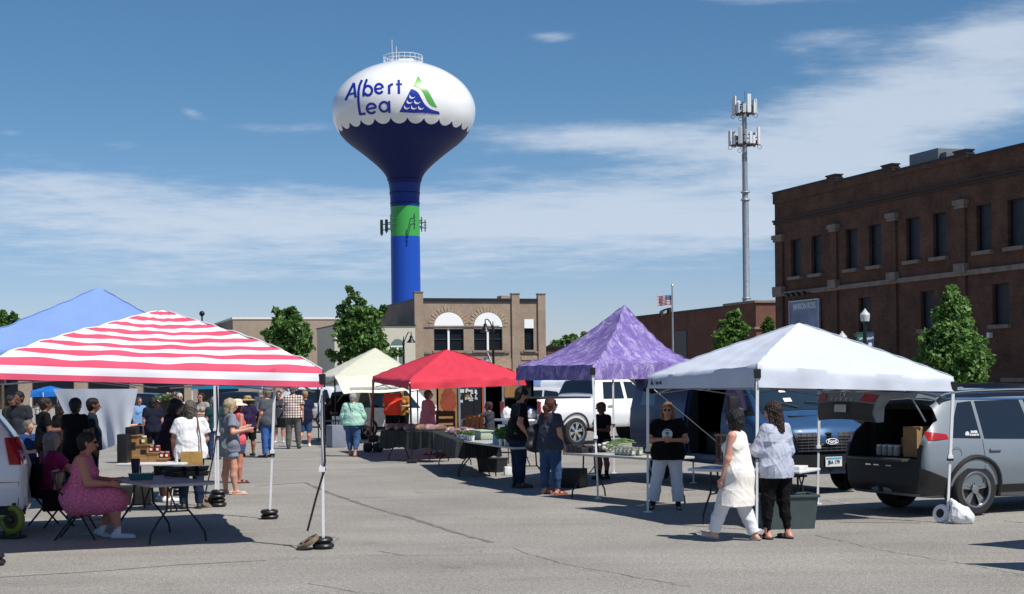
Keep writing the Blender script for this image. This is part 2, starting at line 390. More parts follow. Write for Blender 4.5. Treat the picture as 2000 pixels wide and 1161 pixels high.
def ribbon(pts, w, jit, n=10, z=0.004, seed=1):
    r = random.Random(seed); P = []
    for i in range(len(pts) - 1):
        a, b = G(*pts[i]), G(*pts[i + 1])
        for k in range(n): P.append(a.lerp(b, k / n))
    P.append(G(*pts[-1])); vs = []; fs = []
    for i, p in enumerate(P):
        t = (P[min(i + 1, len(P) - 1)] - P[max(i - 1, 0)]).normalized(); s = Vector((-t.y, t.x, 0)); c = p + s * r.uniform(-jit, jit); ww = w * r.uniform(0.45, 1.2)
        vs += [(c.x + s.x * ww / 2, c.y + s.y * ww / 2, z), (c.x - s.x * ww / 2, c.y - s.y * ww / 2, z)]
    for i in range(len(P) - 1): fs.append([2 * i, 2 * i + 1, 2 * i + 3, 2 * i + 2])
    return vs, fs
M_CRACK = mat('crack_filler', (0.135, 0.13, 0.12), 0.9, var=0.25, vs=3, col2=(0.23, 0.22, 0.205)); M_CRACK2 = mat('hairline_crack', (0.14, 0.133, 0.125), 0.95, var=0.3, vs=6, col2=(0.24, 0.23, 0.215))
M_LINE = mat('worn_line_paint', (0.25, 0.245, 0.235), 0.85, var=0.35, vs=7, col2=(0.42, 0.42, 0.41))
M_FAINT = mat('faded_line_paint', (0.205, 0.198, 0.185), 0.88, var=0.12, vs=7, col2=(0.27, 0.265, 0.25))
cm = MB()
for i, (p, w, j) in enumerate([([(500, 950), (595, 943), (640, 962), (720, 990), (800, 1012), (880, 1038), (960, 1060)], 0.085, 0.015)]):
    cm.add(*ribbon(p, w, j, seed=i))
tag(cm.build('road_crack_filler', M_CRACK), kind='structure')
cm = MB()
for i, (p, w, j) in enumerate([([(640, 932), (760, 936), (860, 934), (1000, 925)], 0.02, 0.03), ([(560, 1047), (640, 1048), (662, 1052), (648, 1062)], 0.02, 0.012), ([(660, 1085), (800, 1086), (1000, 1083)], 0.012, 0.012),
                               ([(1000, 1072), (1090, 1100), (1200, 1120), (1340, 1146)], 0.014, 0.03), ([(1590, 1045), (1720, 1075), (1900, 1105), (1990, 1122)], 0.012, 0.03), ([(740, 1077), (790, 1086)], 0.02, 0.015),
                               ([(600, 1140), (700, 1158), (760, 1161)], 0.012, 0.01), ([(1960, 1018), (2000, 1022)], 0.03, 0.01)]):
    cm.add(*ribbon(p, w, j, n=14, seed=i + 20))
tag(cm.build('road_cracks', M_CRACK2), kind='structure')
cm = MB()
for i, (p, w) in enumerate([([(1120, 915), (1190, 928), (1260, 939), (1330, 951)], 0.11), ([(1600, 975), (1650, 983), (1720, 995)], 0.11), ([(200, 862), (420, 868)], 0.12), ([(420, 866), (620, 862)], 0.08)]):
    cm.add(*ribbon(p, w, 0.004, seed=i + 40))
tag(cm.build('road_markings', M_LINE), kind='structure')
cm = MB()
for i, (p, w) in enumerate([([(0, 1128), (180, 1117), (360, 1103), (520, 1095)], 0.06), ([(1640, 1020), (1800, 1022)], 0.1)]):
    cm.add(*ribbon(p, w, 0.01, seed=i + 50))
tag(cm.build('road_faded_line', M_FAINT), kind='structure')


# ================================================================== buildings
def brick_mat(name, c1, c2, mortar, scale=1.0, dirt=0.25):
    m = bpy.data.materials.new(name); m.use_nodes = True; nt = m.node_tree; N = nt.nodes; L = nt.links; b = N['Principled BSDF']
    tc = N.new('ShaderNodeTexCoord'); sp = N.new('ShaderNodeSeparateXYZ'); L.new(tc.outputs['Object'], sp.inputs[0])
    ad = N.new('ShaderNodeMath'); L.new(sp.outputs[0], ad.inputs[0]); L.new(sp.outputs[1], ad.inputs[1])
    cb = N.new('ShaderNodeCombineXYZ'); L.new(ad.outputs[0], cb.inputs[0]); L.new(sp.outputs[2], cb.inputs[1])
    br = N.new('ShaderNodeTexBrick'); L.new(cb.outputs[0], br.inputs['Vector'])
    br.inputs['Color1'].default_value = (*c1, 1); br.inputs['Color2'].default_value = (*c2, 1); br.inputs['Mortar'].default_value = (*mortar, 1)
    br.inputs['Scale'].default_value = scale; br.inputs['Brick Width'].default_value = 0.21; br.inputs['Row Height'].default_value = 0.075; br.inputs['Mortar Size'].default_value = 0.008
    br.inputs['Bias'].default_value = 0.0
    n = N.new('ShaderNodeTexNoise'); L.new(tc.outputs['Object'], n.inputs['Vector']); n.inputs['Scale'].default_value = 0.7; n.inputs['Detail'].default_value = 8; n.inputs['Roughness'].default_value = 0.7
    rp = N.new('ShaderNodeValToRGB'); L.new(n.outputs[0], rp.inputs[0]); rp.color_ramp.elements[0].position = 0.3; rp.color_ramp.elements[1].position = 0.7
    rp.color_ramp.elements[0].color = (1 - dirt,) * 3 + (1,); rp.color_ramp.elements[1].color = (1 + dirt * 0.6,) * 3 + (1,)
    mx = N.new('ShaderNodeMix'); mx.data_type = 'RGBA'; mx.blend_type = 'MULTIPLY'; mx.inputs[0].default_value = 1; L.new(br.outputs[0], mx.inputs[6]); L.new(rp.outputs[0], mx.inputs[7])
    L.new(mx.outputs[2], b.inputs['Base Color']); b.inputs['Roughness'].default_value = 0.85; b.inputs['Specular IOR Level'].default_value = 0.2
    bp = N.new('ShaderNodeBump'); bp.inputs['Strength'].default_value = 0.4; bp.inputs['Distance'].default_value = 0.01; bp.invert = True
    L.new(br.outputs['Fac'], bp.inputs['Height']); L.new(bp.outputs[0], b.inputs['Normal'])
    return m
B_TAN = brick_mat('tan_brick', (0.335, 0.258, 0.195), (0.29, 0.215, 0.16), (0.31, 0.26, 0.21))
B_TAN2 = brick_mat('pale_brick', (0.37, 0.29, 0.22), (0.33, 0.255, 0.19), (0.33, 0.28, 0.23), dirt=0.12)
B_RED = brick_mat('red_brown_brick', (0.150, 0.070, 0.047), (0.106, 0.052, 0.037), (0.10, 0.068, 0.052), dirt=0.5)
B_RED2 = brick_mat('dark_red_brick', (0.18, 0.075, 0.05), (0.14, 0.06, 0.042), (0.15, 0.09, 0.07), dirt=0.3)
M_STONE = mat('limestone_trim', (0.22, 0.175, 0.145), 0.85, var=0.25, vs=3, bump=0.2, bs=20)
M_COPING = mat('dark_metal_coping', (0.022, 0.023, 0.028), 0.5, 0.4)
M_WINGLASS = mat('dark_window_glass', (0.008, 0.011, 0.017), 0.35, spec=0.25)
M_BOARDED = mat('window_covering', (0.014, 0.018, 0.026), 0.55, var=0.3, vs=1.5)
M_CREAM = mat('cream_trim', (0.72, 0.70, 0.64), 0.6, var=0.05)


class Facade:
    """local x along the wall, z up, y into the building; from() turns a photo point into (x, z) on the wall plane"""
    def __init__(s, o, rz): s.o = Vector((o.x, o.y, 0)); s.rz = rz; s.e = Vector((math.cos(rz), math.sin(rz), 0)); s.n = Vector((-math.sin(rz), math.cos(rz), 0))
    def at(s, px, py):
        d = ray(px, py); c = Vector((0, 0, HC)); t = (s.o - c).dot(s.n) / d.dot(s.n); p = c + d * t; return (p - s.o).dot(s.e), p.z
def wall_holes(mb, x0, x1, z0, z1, holes, depth=0.25, y=0.0):
    xs = sorted({x0, x1, *[h[0] for h in holes], *[h[1] for h in holes]}); zs = sorted({z0, z1, *[h[2] for h in holes], *[h[3] for h in holes]})
    for i in range(len(xs) - 1):
        for j in range(len(zs) - 1):
            cx, cz = (xs[i] + xs[i + 1]) / 2, (zs[j] + zs[j + 1]) / 2
            if any(h[0] < cx < h[1] and h[2] < cz < h[3] for h in holes): continue
            mb.add([(xs[i], y, zs[j]), (xs[i + 1], y, zs[j]), (xs[i + 1], y, zs[j + 1]), (xs[i], y, zs[j + 1])], [[0, 1, 2, 3]])
    for a, b, c, d in holes:
        mb.add([(a, y, c), (b, y, c), (b, y, d), (a, y, d), (a, y + depth, c), (b, y + depth, c), (b, y + depth, d), (a, y + depth, d)], [[0, 4, 5, 1], [1, 5, 6, 2], [2, 6, 7, 3], [3, 7, 4, 0]])
def window_part(root, x0, x1, z0, z1, y, glass, framem, rail=True, mull=0, sill=None, fw=0.05):
    w = MB(); w.add([(x0, y, z0), (x1, y, z0), (x1, y, z1), (x0, y, z1)], [[0, 1, 2, 3]]); win = w.build('window', glass, root)
    f = MB()
    for a, b in (((x0 + fw / 2, z0), (x0 + fw / 2, z1)), ((x1 - fw / 2, z0), (x1 - fw / 2, z1))): f.box(((a[0] + b[0]) / 2, y - 0.03, (a[1] + b[1]) / 2), (fw, 0.05, z1 - z0))
    for zz in ([z0 + fw / 2, z1 - fw / 2] + ([(z0 + z1) / 2] if rail else [])): f.box(((x0 + x1) / 2, y - 0.03, zz), (x1 - x0 - 2 * fw, 0.045, fw))
    f.build('frame', framem, win)
    if sill:
        s = MB(); s.box(((x0 + x1) / 2, -0.03, z0 - 0.09), (x1 - x0 + 0.24, 0.32, 0.16), bev=0.02); s.build('sill', sill, win)
    return win


def brick_hall():
    o = GP(1517, 80); F = Facade(o, math.atan2(-0.949, 0.316)); t = thing('brick_building', 'long dark red brick building with tall narrow windows behind the white tent', 'building', F.o, F.rz)
    S = lambda px: F.at(px, 500)[0]
    ztop = F.at(1513, 379)[1]; zw1, zw0 = F.at(1555, 467)[1], F.at(1555, 540)[1]; zl1, zl0 = F.at(1690, 581)[1], F.at(1690, 650)[1]
    zb1, zb0 = F.at(1600, 563)[1] + 0.0, F.at(1600, 571)[1]
    up = [(1544.8, 1564.6), (1584.8, 1605), (1652.5, 1674.8), (1697.7, 1721.4), (1770.5, 1796.3), (1823, 1849.3), (1907.8, 1937.5), (1968.6, 2001)]
    lowr = [(1676.6, 1702.4), (1798.4, 1825.1), (1938.4, 1971.6)]
    upx = [(S(a), S(b)) for a, b in up]; lw = [(F.at(a, 610)[0], F.at(b, 610)[0]) for a, b in lowr]; Lx = S(2000) + 8
    upx += [(S(2000) + 2.2, S(2000) + 3.3), (S(2000) + 4.3, S(2000) + 5.4)]
    holes = [(a, b, zw0, zw1) for a, b in upx] + [(a, b, zl0, zl1) for a, b in lw]
    w = MB(); wall_holes(w, 0, Lx, 0, ztop - 0.55, holes, 0.22)
    w.add([(0, 0, 0), (0, 18, 0), (0, 18, ztop - 0.55), (0, 0, ztop - 0.55), (Lx, 0, 0), (Lx, 18, 0), (Lx, 18, ztop - 0.55), (Lx, 0, ztop - 0.55)], [[0, 3, 2, 1], [4, 5, 6, 7], [1, 2, 6, 5], [3, 7, 6, 2]])
    w.build('wall', B_RED, t)
    for a, b in upx: window_part(t, a, b, zw0, zw1, 0.2, M_BOARDED, M_COPING, True, sill=M_STONE)
    for a, b in lw: window_part(t, a, b, zl0, zl1, 0.2, M_BOARDED, M_COPING, False, sill=M_STONE)
    # parapet in steps that drop towards the near end
    seg = [0, S(1637), S(1748), S(1893), Lx]; p = MB(); c = MB()
    for i in range(4):
        z1 = ztop - 0.17 * i; x0, x1 = seg[i] - (0.06 if i == 0 else 0), seg[i + 1]
        p.box(((x0 + x1) / 2, 0.10, (ztop - 0.55 + z1) / 2), (x1 - x0, 0.36, z1 - ztop + 0.55)); c.box(((x0 + x1) / 2, 0.10, z1 + 0.04), (x1 - x0 + 0.05, 0.44, 0.08))
        if i < 3: p.box((x1 - 0.45, 0.10, z1 + 0.12), (0.85, 0.37, 0.10)); c.box((x1 - 0.45, 0.10, z1 + 0.20), (0.95, 0.46, 0.06))
    p.build('parapet', B_RED, t); c.build('coping', M_COPING, t)
    zc = F.at(1520, 432)[1]; k = MB(); k.box((Lx / 2 - 0.05, -0.07, zc), (Lx, 0.14, 0.10)); k.box((Lx / 2 - 0.05, -0.04, zc - 0.12), (Lx, 0.08, 0.12)); k.build('cornice', mat('dark_cornice', (0.05, 0.03, 0.025), 0.8), t)
    bx = MB(); bx.box((Lx / 2 - 0.08, -0.06, (zb0 + zb1) / 2), (Lx + 0.1, 0.14, zb1 - zb0 + 0.02), bev=0.02); bx.build('belt_course', M_STONE, t)
    zcap = F.at(1526, 467)[1]
    for a, b in ((1517, 1531), (1626, 1637), (1741, 1753), (1873.8, 1889)):
        x0, x1 = S(a), S(b); q = MB(); q.box(((x0 + x1) / 2, -0.05, zcap / 2), (x1 - x0, 0.12, zcap - 0.15)); pl = q.build('pilaster', B_RED, t)
        q = MB(); q.box(((x0 + x1) / 2, -0.1, zcap + 0.1), (x1 - x0 + 0.3, 0.3, 0.22), bev=0.03); q.box(((x0 + x1) / 2, -0.08, zcap - 0.08), (x1 - x0 + 0.14, 0.22, 0.14)); q.build('capital', M_STONE, pl)
        q = MB(); q.box(((x0 + x1) / 2, -0.1, zb1 + 0.1), (x1 - x0 + 0.22, 0.3, 0.42), bev=0.02); q.build('stone_block', M_STONE, pl)
    # doorway by the tree, with stone lintel
    q = MB(); x0, z0 = F.at(1972, 742); q.box((x0 + 0.9, -0.05, z0), (2.6, 0.2, 0.16)); q.build('lintel', M_STONE, t)
    q = MB(); xa, za = F.at(1937, 655); q.box((xa, -0.1, za), (0.16, 0.2, 0.22), bev=0.03); q.build('wall_light', M_WHITE, t)
    # poster in a frame, hung on the wall
    px0, pz1 = F.at(1546, 590); px1, _ = F.at(1604, 600); pz0 = pz1 - (px1 - px0) * 1.42
    P = lambda x, y, z: F.o + F.e * x + F.n * y + Vector((0, 0, z))
    po = thing('wall_poster', 'tall framed poster with a dark haired portrait on the dark red brick wall', 'poster', P((px0 + px1) / 2, 0, pz0), F.rz); wd, ht = px1 - px0, pz1 - pz0
    q = MB(); q.box((0, -0.09, ht / 2), (wd, 0.05, ht)); q.build('panel', mat('poster_print', '66718f', 0.5, var=0.35, vs=0.8, col2='8d9ab8'), po)
    q = MB()
    for sx in (-1, 1): q.box((sx * wd / 2, -0.11, ht / 2), (0.05, 0.1, ht + 0.05))
    for zz in (0, ht): q.box((0, -0.11, zz), (wd - 0.05, 0.1, 0.05))
    q.build('frame', mat('silver_frame', (0.5, 0.5, 0.52), 0.4, 0.6), po)
    q = MB(); put_text(q, 'MARION ROSS', (0.02, -0.118, ht - 0.30), (1, 0, 0), (0, 0, 1), 0.42, 0.004, sx=0.82); q.build('lettering', mat('poster_white', (0.75, 0.77, 0.8), 0.6), po)
    q = MB(); put_text(q, 'A HOMETOWN', (0.28, -0.118, ht * 0.42), (1, 0, 0), (0, 0, 1), 0.2, 0.0, sx=0.8); q.build('lettering', mat('poster_white', (0.75, 0.77, 0.8), 0.6), po)
    q = MB(); q.lathe([(0.40, 0), (0.40, 0.006)], (-0.42, -0.117, ht * 0.60), 24, axis=(0, -1, 0), sx=1.0, sy=1.15); q.build('portrait_hair', mat('print_brown', (0.03, 0.014, 0.012), 0.7), po)
    q = MB(); q.lathe([(0.25, 0), (0.25, 0.006)], (-0.36, -0.126, ht * 0.50), 20, axis=(0, -1, 0), sx=0.85, sy=1.25); q.build('portrait_face', mat('print_skin', (0.45, 0.24, 0.18), 0.7), po)
    q = MB()
    for sx in (-0.09, 0.09): q.lathe([(0.035, 0), (0.035, 0.005)], (-0.36 + sx, -0.133, ht * 0.52), 8, axis=(0, -1, 0))
    q.build('portrait_eyes', M_BLACK, po)
    for i, px in enumerate((1556, 1566, 1577, 1588)):
        x, z = F.at(px, 577 - (px - 1556) * 0.12); f = thing('flood_light', 'small black floodlight on an arm above the wall poster', 'light', P(x, 0, z), F.rz, 'floodlights above the poster')
        q = MB(); q.bar((0, -0.05, 0), (0, -0.5, 0.05), 0.02); q.build('arm', M_BLACK, f); q = MB(); q.box((0, -0.55, 0.0), (0.3, 0.14, 0.2), rx=0.6, bev=0.02); q.build('head', M_BLACK, f)
    # roof plant behind the parapet
    x0, _ = F.at(1690, 330); p0 = P(S(1690) + 1.3, 2.2, 0); h = thing('roof_unit', 'grey metal ventilation unit on the roof of the dark red brick building', 'ventilator', (p0.x, p0.y, ztop - 0.6), F.rz)
    q = MB(); q.box((1.2, 0, 0.62), (2.3, 1.3, 1.24), bev=0.03); q.build('casing', mat('unit_casing', (0.16, 0.18, 0.19), 0.5, 0.3), h); q = MB(); q.box((2.6, 0, 0.5), (0.45, 1.1, 1.0), bev=0.03); q.build('vent', plain('5d666a'), h)
    return F


HALL = brick_hall()


def tan_building():
    o = GP(812, 124); F = Facade(o, R(18.5)); t = thing('tan_brick_building', 'two storey tan brick building with two white arched windows and corner piers', 'building', F.o, F.rz)
    X = lambda px, py=640: F.at(px, py)[0]; Z = lambda px, py: F.at(px, py)[1]
    Wd = X(1064); zt = Z(900, 589)
    wins = []
    for a, b in ((847.5, 905.5), (925.5, 981)): wins.append((X(a), X(b), Z(870, 685), Z(870, 641)))
    sm = (X(1024), X(1042), Z(1030, 684), Z(1030, 641.5))
    w = MB(); wall_holes(w, 0, Wd, 0, zt, wins + [sm], 0.3)
    lx, ly = 0.0, 1.0; Ls = 11.0
    A = [(0, 0), (Wd, 0), (Wd - 2, 16), (lx * Ls, ly * Ls), ]
    w.add([(Wd, 0, 0), (Wd - 1, 16, 0), (Wd - 1, 16, zt), (Wd, 0, zt), (0.5, 16, 0), (0.5, 16, zt), (lx * Ls, ly * Ls, 0), (lx * Ls, ly * Ls, zt), (0, 0, 0), (0, 0, zt)], [[0, 1, 2, 3], [1, 4, 5, 2], [4, 6, 7, 5], [6, 8, 9, 7], [3, 2, 5, 7, 9]])
    w.build('wall', B_TAN, t)
    tr = mat('arch_white', (0.8, 0.81, 0.8), 0.6); vo = mat('voussoir_brick', (0.345, 0.255, 0.18), 0.85, var=0.2, vs=4)
    for i, (a, b, z0, z1) in enumerate(wins):
        win = MB(); win.add([(a, 0.25, z0), (b, 0.25, z0), (b, 0.25, z1), (a, 0.25, z1)], [[0, 1, 2, 3]]); wo = win.build('window', M_WINGLASS, t)
        f = MB(); f.box(((a + b) / 2, 0.17, (z0 + z1) / 2), (0.16, 0.14, z1 - z0)); f.box(((a + b) / 2, 0.2, z1 + 0.02), (b - a, 0.16, 0.2)); f.build('mullion', tr, wo)
        f = MB(); f.box(((a * 3 + b) / 4 - 0.04, 0.2, (z0 + z1) / 2), ((b - a) / 2 - 0.2, 0.06, 0.06)); f.box(((a + 3 * b) / 4 + 0.04, 0.2, (z0 + z1) / 2), ((b - a) / 2 - 0.2, 0.06, 0.06)); f.build('rail', plain('30343a'), wo)
        r = (b - a) / 2; cx = (a + b) / 2; za = z1 + 0.1; zr = Z(870, 610.5) - za
        poly = [(cx + r * math.cos(math.pi * k / 20), za + zr * math.sin(math.pi * k / 20)) for k in range(21)]
        f = MB(); f.prism(poly, (0, 0.0, 0), (1, 0, 0), (0, 0, 1), 0.06); f.build('arch_panel', tr, wo)
        f = MB()
        for k in range(17):
            th = math.pi * (k + 0.5) / 17; e = (0.0, 0.14)[k % 2]; c = math.cos(th); s_ = math.sin(th)
            f.box((cx + (r + 0.22 + e / 2) * c, -0.01, za + (zr + 0.22 + e / 2) * s_), (0.34 + e, 0.07, 0.2), ry=-math.atan2(zr * s_, r * c) if True else 0)
        f.build('arch_surround', vo, wo)
        f = MB(); f.box((cx, -0.03, z0 - 0.1), (b - a + 0.3, 0.34, 0.16)); f.build('sill', M_STONE, wo)
    a, b, z0, z1 = sm; wo = window_part(t, a, b, z0, z1, 0.22, M_WINGLASS, M_COPING, True, sill=M_STONE)
    f = MB(); f.box(((a + b) / 2, -0.01, (z1 + Z(1030, 624)) / 2), (b - a, 0.06, Z(1030, 624) - z1)); f.build('head_panel', tr, wo)
    # piers
    for pa, pb, yt in ((809, 826, 572), (999, 1014, 575), (1050, 1064.5, 575.5)):
        x0, x1, zz = X(pa), X(pb), Z((pa + pb) / 2, yt); q = MB(); q.box(((x0 + x1) / 2, 0.02, zz / 2), (x1 - x0, 0.4, zz)); pr = q.build('pier', B_TAN, t); q = MB(); q.box(((x0 + x1) / 2, 0.02, zz + 0.04), (x1 - x0 + 0.1, 0.5, 0.08)); q.build('cap', M_STONE, pr)
    zc0, zc1 = Z(900, 589), Z(900, 583)
    q = MB()
    for pa, pb in ((827, 998), (1015, 1049)): x0, x1 = X(pa), X(pb); q.box(((x0 + x1) / 2, 0.03, (zc0 + zc1) / 2), (x1 - x0, 0.3, zc1 - zc0))
    q.add([(lx * Ls, ly * Ls, zt), (0, 0, zt), (0, 0, zc1), (lx * Ls, ly * Ls, zt + 0.12)], [[0, 1, 2, 3]]); q.build('coping', M_COPING, t)
    q = MB(); zs = Z(870, 638); q.box((Wd * 0.33, -0.04, zs), (Wd * 0.62, 0.1, 0.12)); zs2 = Z(870, 688); q.box((Wd * 0.37, -0.05, zs2 - 0.05), (Wd * 0.7, 0.14, 0.16)); q.box((X(1034), -0.05, zs2 - 0.05), (1.6, 0.14, 0.16)); q.build('belt_course', M_STONE, t)
    q = MB(); q.box((X(1034), -0.03, Z(1034, 700)), (1.5, 0.07, 0.3)); q.build('terracotta_panel', vo, t)
    q = MB(); xa = X(988); q.lathe([(1.3, 0), (1.3, 0.05)], (xa, -0.01, Z(988, 718) - 0.5), 28, axis=(0, -1, 0)); q.build('lower_arch', vo, t)
    q = MB(); q.box((X(1033), 6, zt + 0.3), (1.2, 1.2, 1.0)); q.build('chimney', B_TAN, t)
    # american flag on the front wall
    return F
TANB = tan_building()


def siding_building():
    o = GP(752, 121.5); F = Facade(o, R(17)); t = thing('siding_house', 'cream clapboard building with an arched window beside the tan brick building', 'building', F.o, F.rz)
    x1 = F.at(811, 660)[0]; zt = F.at(790, 637)[1]; q = MB(); x0 = -4; q.box(((x0 + x1) / 2, 4, zt / 2), (x1 - x0, 8, zt)); q.build('wall', B_SIDE, t)
    q = MB(); q.box(((x0 + x1) / 2, 4, zt + 0.05), (x1 - x0 + 0.1, 8.2, 0.1)); q.build('roof_edge', M_COPING, t)
    xa, xb = F.at(763, 690)[0], F.at(790, 690)[0]; z0, z1 = F.at(776, 712)[1], F.at(776, 677)[1]; r = (xb - xa) / 2; cx = (xa + xb) / 2
    pol = [(xb, z0)] + [(cx + r * math.cos(math.pi * k / 14), z1 + r * 1.05 * math.sin(math.pi * k / 14)) for k in range(15)] + [(xa, z0)]
    q = MB(); q.prism(pol, (0, -0.02, 0), (1, 0, 0), (0, 0, 1), 0.05); w = q.build('window', mat('greenish_glass', (0.12, 0.17, 0.16), 0.15, var=0.2, vs=1), t)
    q = MB(); q.box((cx, -0.05, (z0 + z1) / 2), (0.12, 0.08, z1 - z0)); q.box((cx, -0.05, z1), (xb - xa, 0.08, 0.12)); q.build('frame', M_CREAM, w)
def siding_mat():
    m = mat('clapboard', (0.60, 0.57, 0.47), 0.7, var=0.05, vs=2); nt = m.node_tree; N = nt.nodes; L = nt.links
    tc = N.new('ShaderNodeTexCoord'); wv = N.new('ShaderNodeTexWave'); wv.wave_type = 'BANDS'; wv.bands_direction = 'Z'; wv.wave_profile = 'SAW'; wv.inputs['Scale'].default_value = 1.7
    L.new(tc.outputs['Object'], wv.inputs[0]); bp = N.new('ShaderNodeBump'); bp.inputs['Strength'].default_value = 0.8; bp.inputs['Distance'].default_value = 0.03; L.new(wv.outputs[1], bp.inputs['Height']); L.new(bp.outputs[0], N['Principled BSDF'].inputs['Normal']); return m
B_SIDE = siding_mat(); siding_building()


def low_tan():
    o = GP(456, 148); F = Facade(o, R(17)); t = thing('low_brick_building', 'long plain pale tan brick building with white coping behind the striped tent', 'building', F.o, F.rz)
    x1 = F.at(760, 660)[0]; zt = F.at(456, 624)[1]; q = MB(); q.box((x1 / 2, 9, zt / 2), (x1, 18, zt)); q.build('wall', B_TAN2, t)
    q = MB(); q.box((x1 / 2, 9, zt + 0.1), (x1 + 0.15, 18.15, 0.2)); q.build('coping', M_CREAM, t)
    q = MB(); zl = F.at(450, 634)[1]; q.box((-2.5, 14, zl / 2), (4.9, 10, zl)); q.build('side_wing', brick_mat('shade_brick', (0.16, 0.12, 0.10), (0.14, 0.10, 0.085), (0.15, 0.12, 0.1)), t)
    xa, xb = F.at(642, 690)[0], F.at(657, 690)[0]; zz = F.at(650, 667)[1]; q = MB(); q.box(((xa + xb) / 2, -0.12, zz / 2), (xb - xa, 0.24, zz)); q.build('cream_bay', mat('cream_stucco', (0.55, 0.47, 0.33), 0.8, var=0.06), t)
    q = MB()
    for i, px in enumerate((470, 300, 250)):
        x, _ = F.at(px, 800); q.box((x if x > 0 else 0.5 + i, -0.05, 1.6), (1.6, 0.2, 2.4))
    q.build('shopfront', M_WINGLASS, t)
    # a second, lower shop row behind the left tents
    o2 = GP(-60, 124); t2 = thing('shop_row', 'low tan shop building with dark shopfronts glimpsed under the striped tent', 'building', o2, R(8)); q = MB(); q.box((11.5, 6, 2.4), (23, 12, 4.8)); q.build('wall', B_TAN2, t2)
    for i in range(5):
        q = MB(); q.box((2.2 + i * 4.4, -0.04, 1.5), (3.2, 0.16, 2.4)); q.build('window', M_WINGLASS, t2)
low_tan()


def low_red():
    o = GP(1240, 127); F = Facade(o, math.atan2(-0.957, 0.29)); t = thing('low_red_building', 'low dark red brick building with a stepped corner pier behind the flagpole', 'building', F.o, F.rz)
    x1 = F.at(1418, 640)[0]; x2 = F.at(1478, 640)[0]; z1 = F.at(1417, 601)[1]; z2 = F.at(1470, 592)[1]
    q = MB(); q.box((x1 / 2, 8, z1 / 2), (x1, 16, z1)); q.build('wall', B_RED2, t); q = MB(); q.box((x1 / 2, 8, z1 + 0.06), (x1, 16.2, 0.12)); q.build('coping', M_COPING, t)
    q = MB(); q.box(((x1 + x2) / 2, 2.6, z2 / 2), (x2 - x1, 5.3, z2)); pr = q.build('corner_pier', B_RED2, t)
    for zz in (z2 + 0.07, z2 - 1.75): q = MB(); q.box(((x1 + x2) / 2 + 0.02, 2.6, zz), (x2 - x1 + 0.2, 5.6, 0.16)); q.build('band', M_STONE, pr)
    xa, xb = F.at(1320, 670)[0], F.at(1342, 670)[0]; za, zb = F.at(1330, 720)[1], F.at(1330, 647)[1]; q = MB(); q.box(((xa + xb) / 2, -0.02, (za + zb) / 2), (xb - xa, 0.1, zb - za)); q.build('door', mat('grey_door', (0.09, 0.095, 0.1), 0.6), t)
    # further low roofs between the tan building and the purple tent
    o2 = GP(1062, 160); t2 = thing('brown_shed', 'low brown shed roof seen between the tan brick building and the purple tent', 'building', o2, R(2)); q = MB(); q.box((6, 3, 2.6), (12, 6, 5.2)); q.build('wall', mat('brown_wall', (0.10, 0.05, 0.035), 0.8, var=0.2), t2)
    q = MB(); q.box((6, 3, 5.25), (12.4, 6.4, 0.15)); q.build('roof', M_COPING, t2)
low_red()


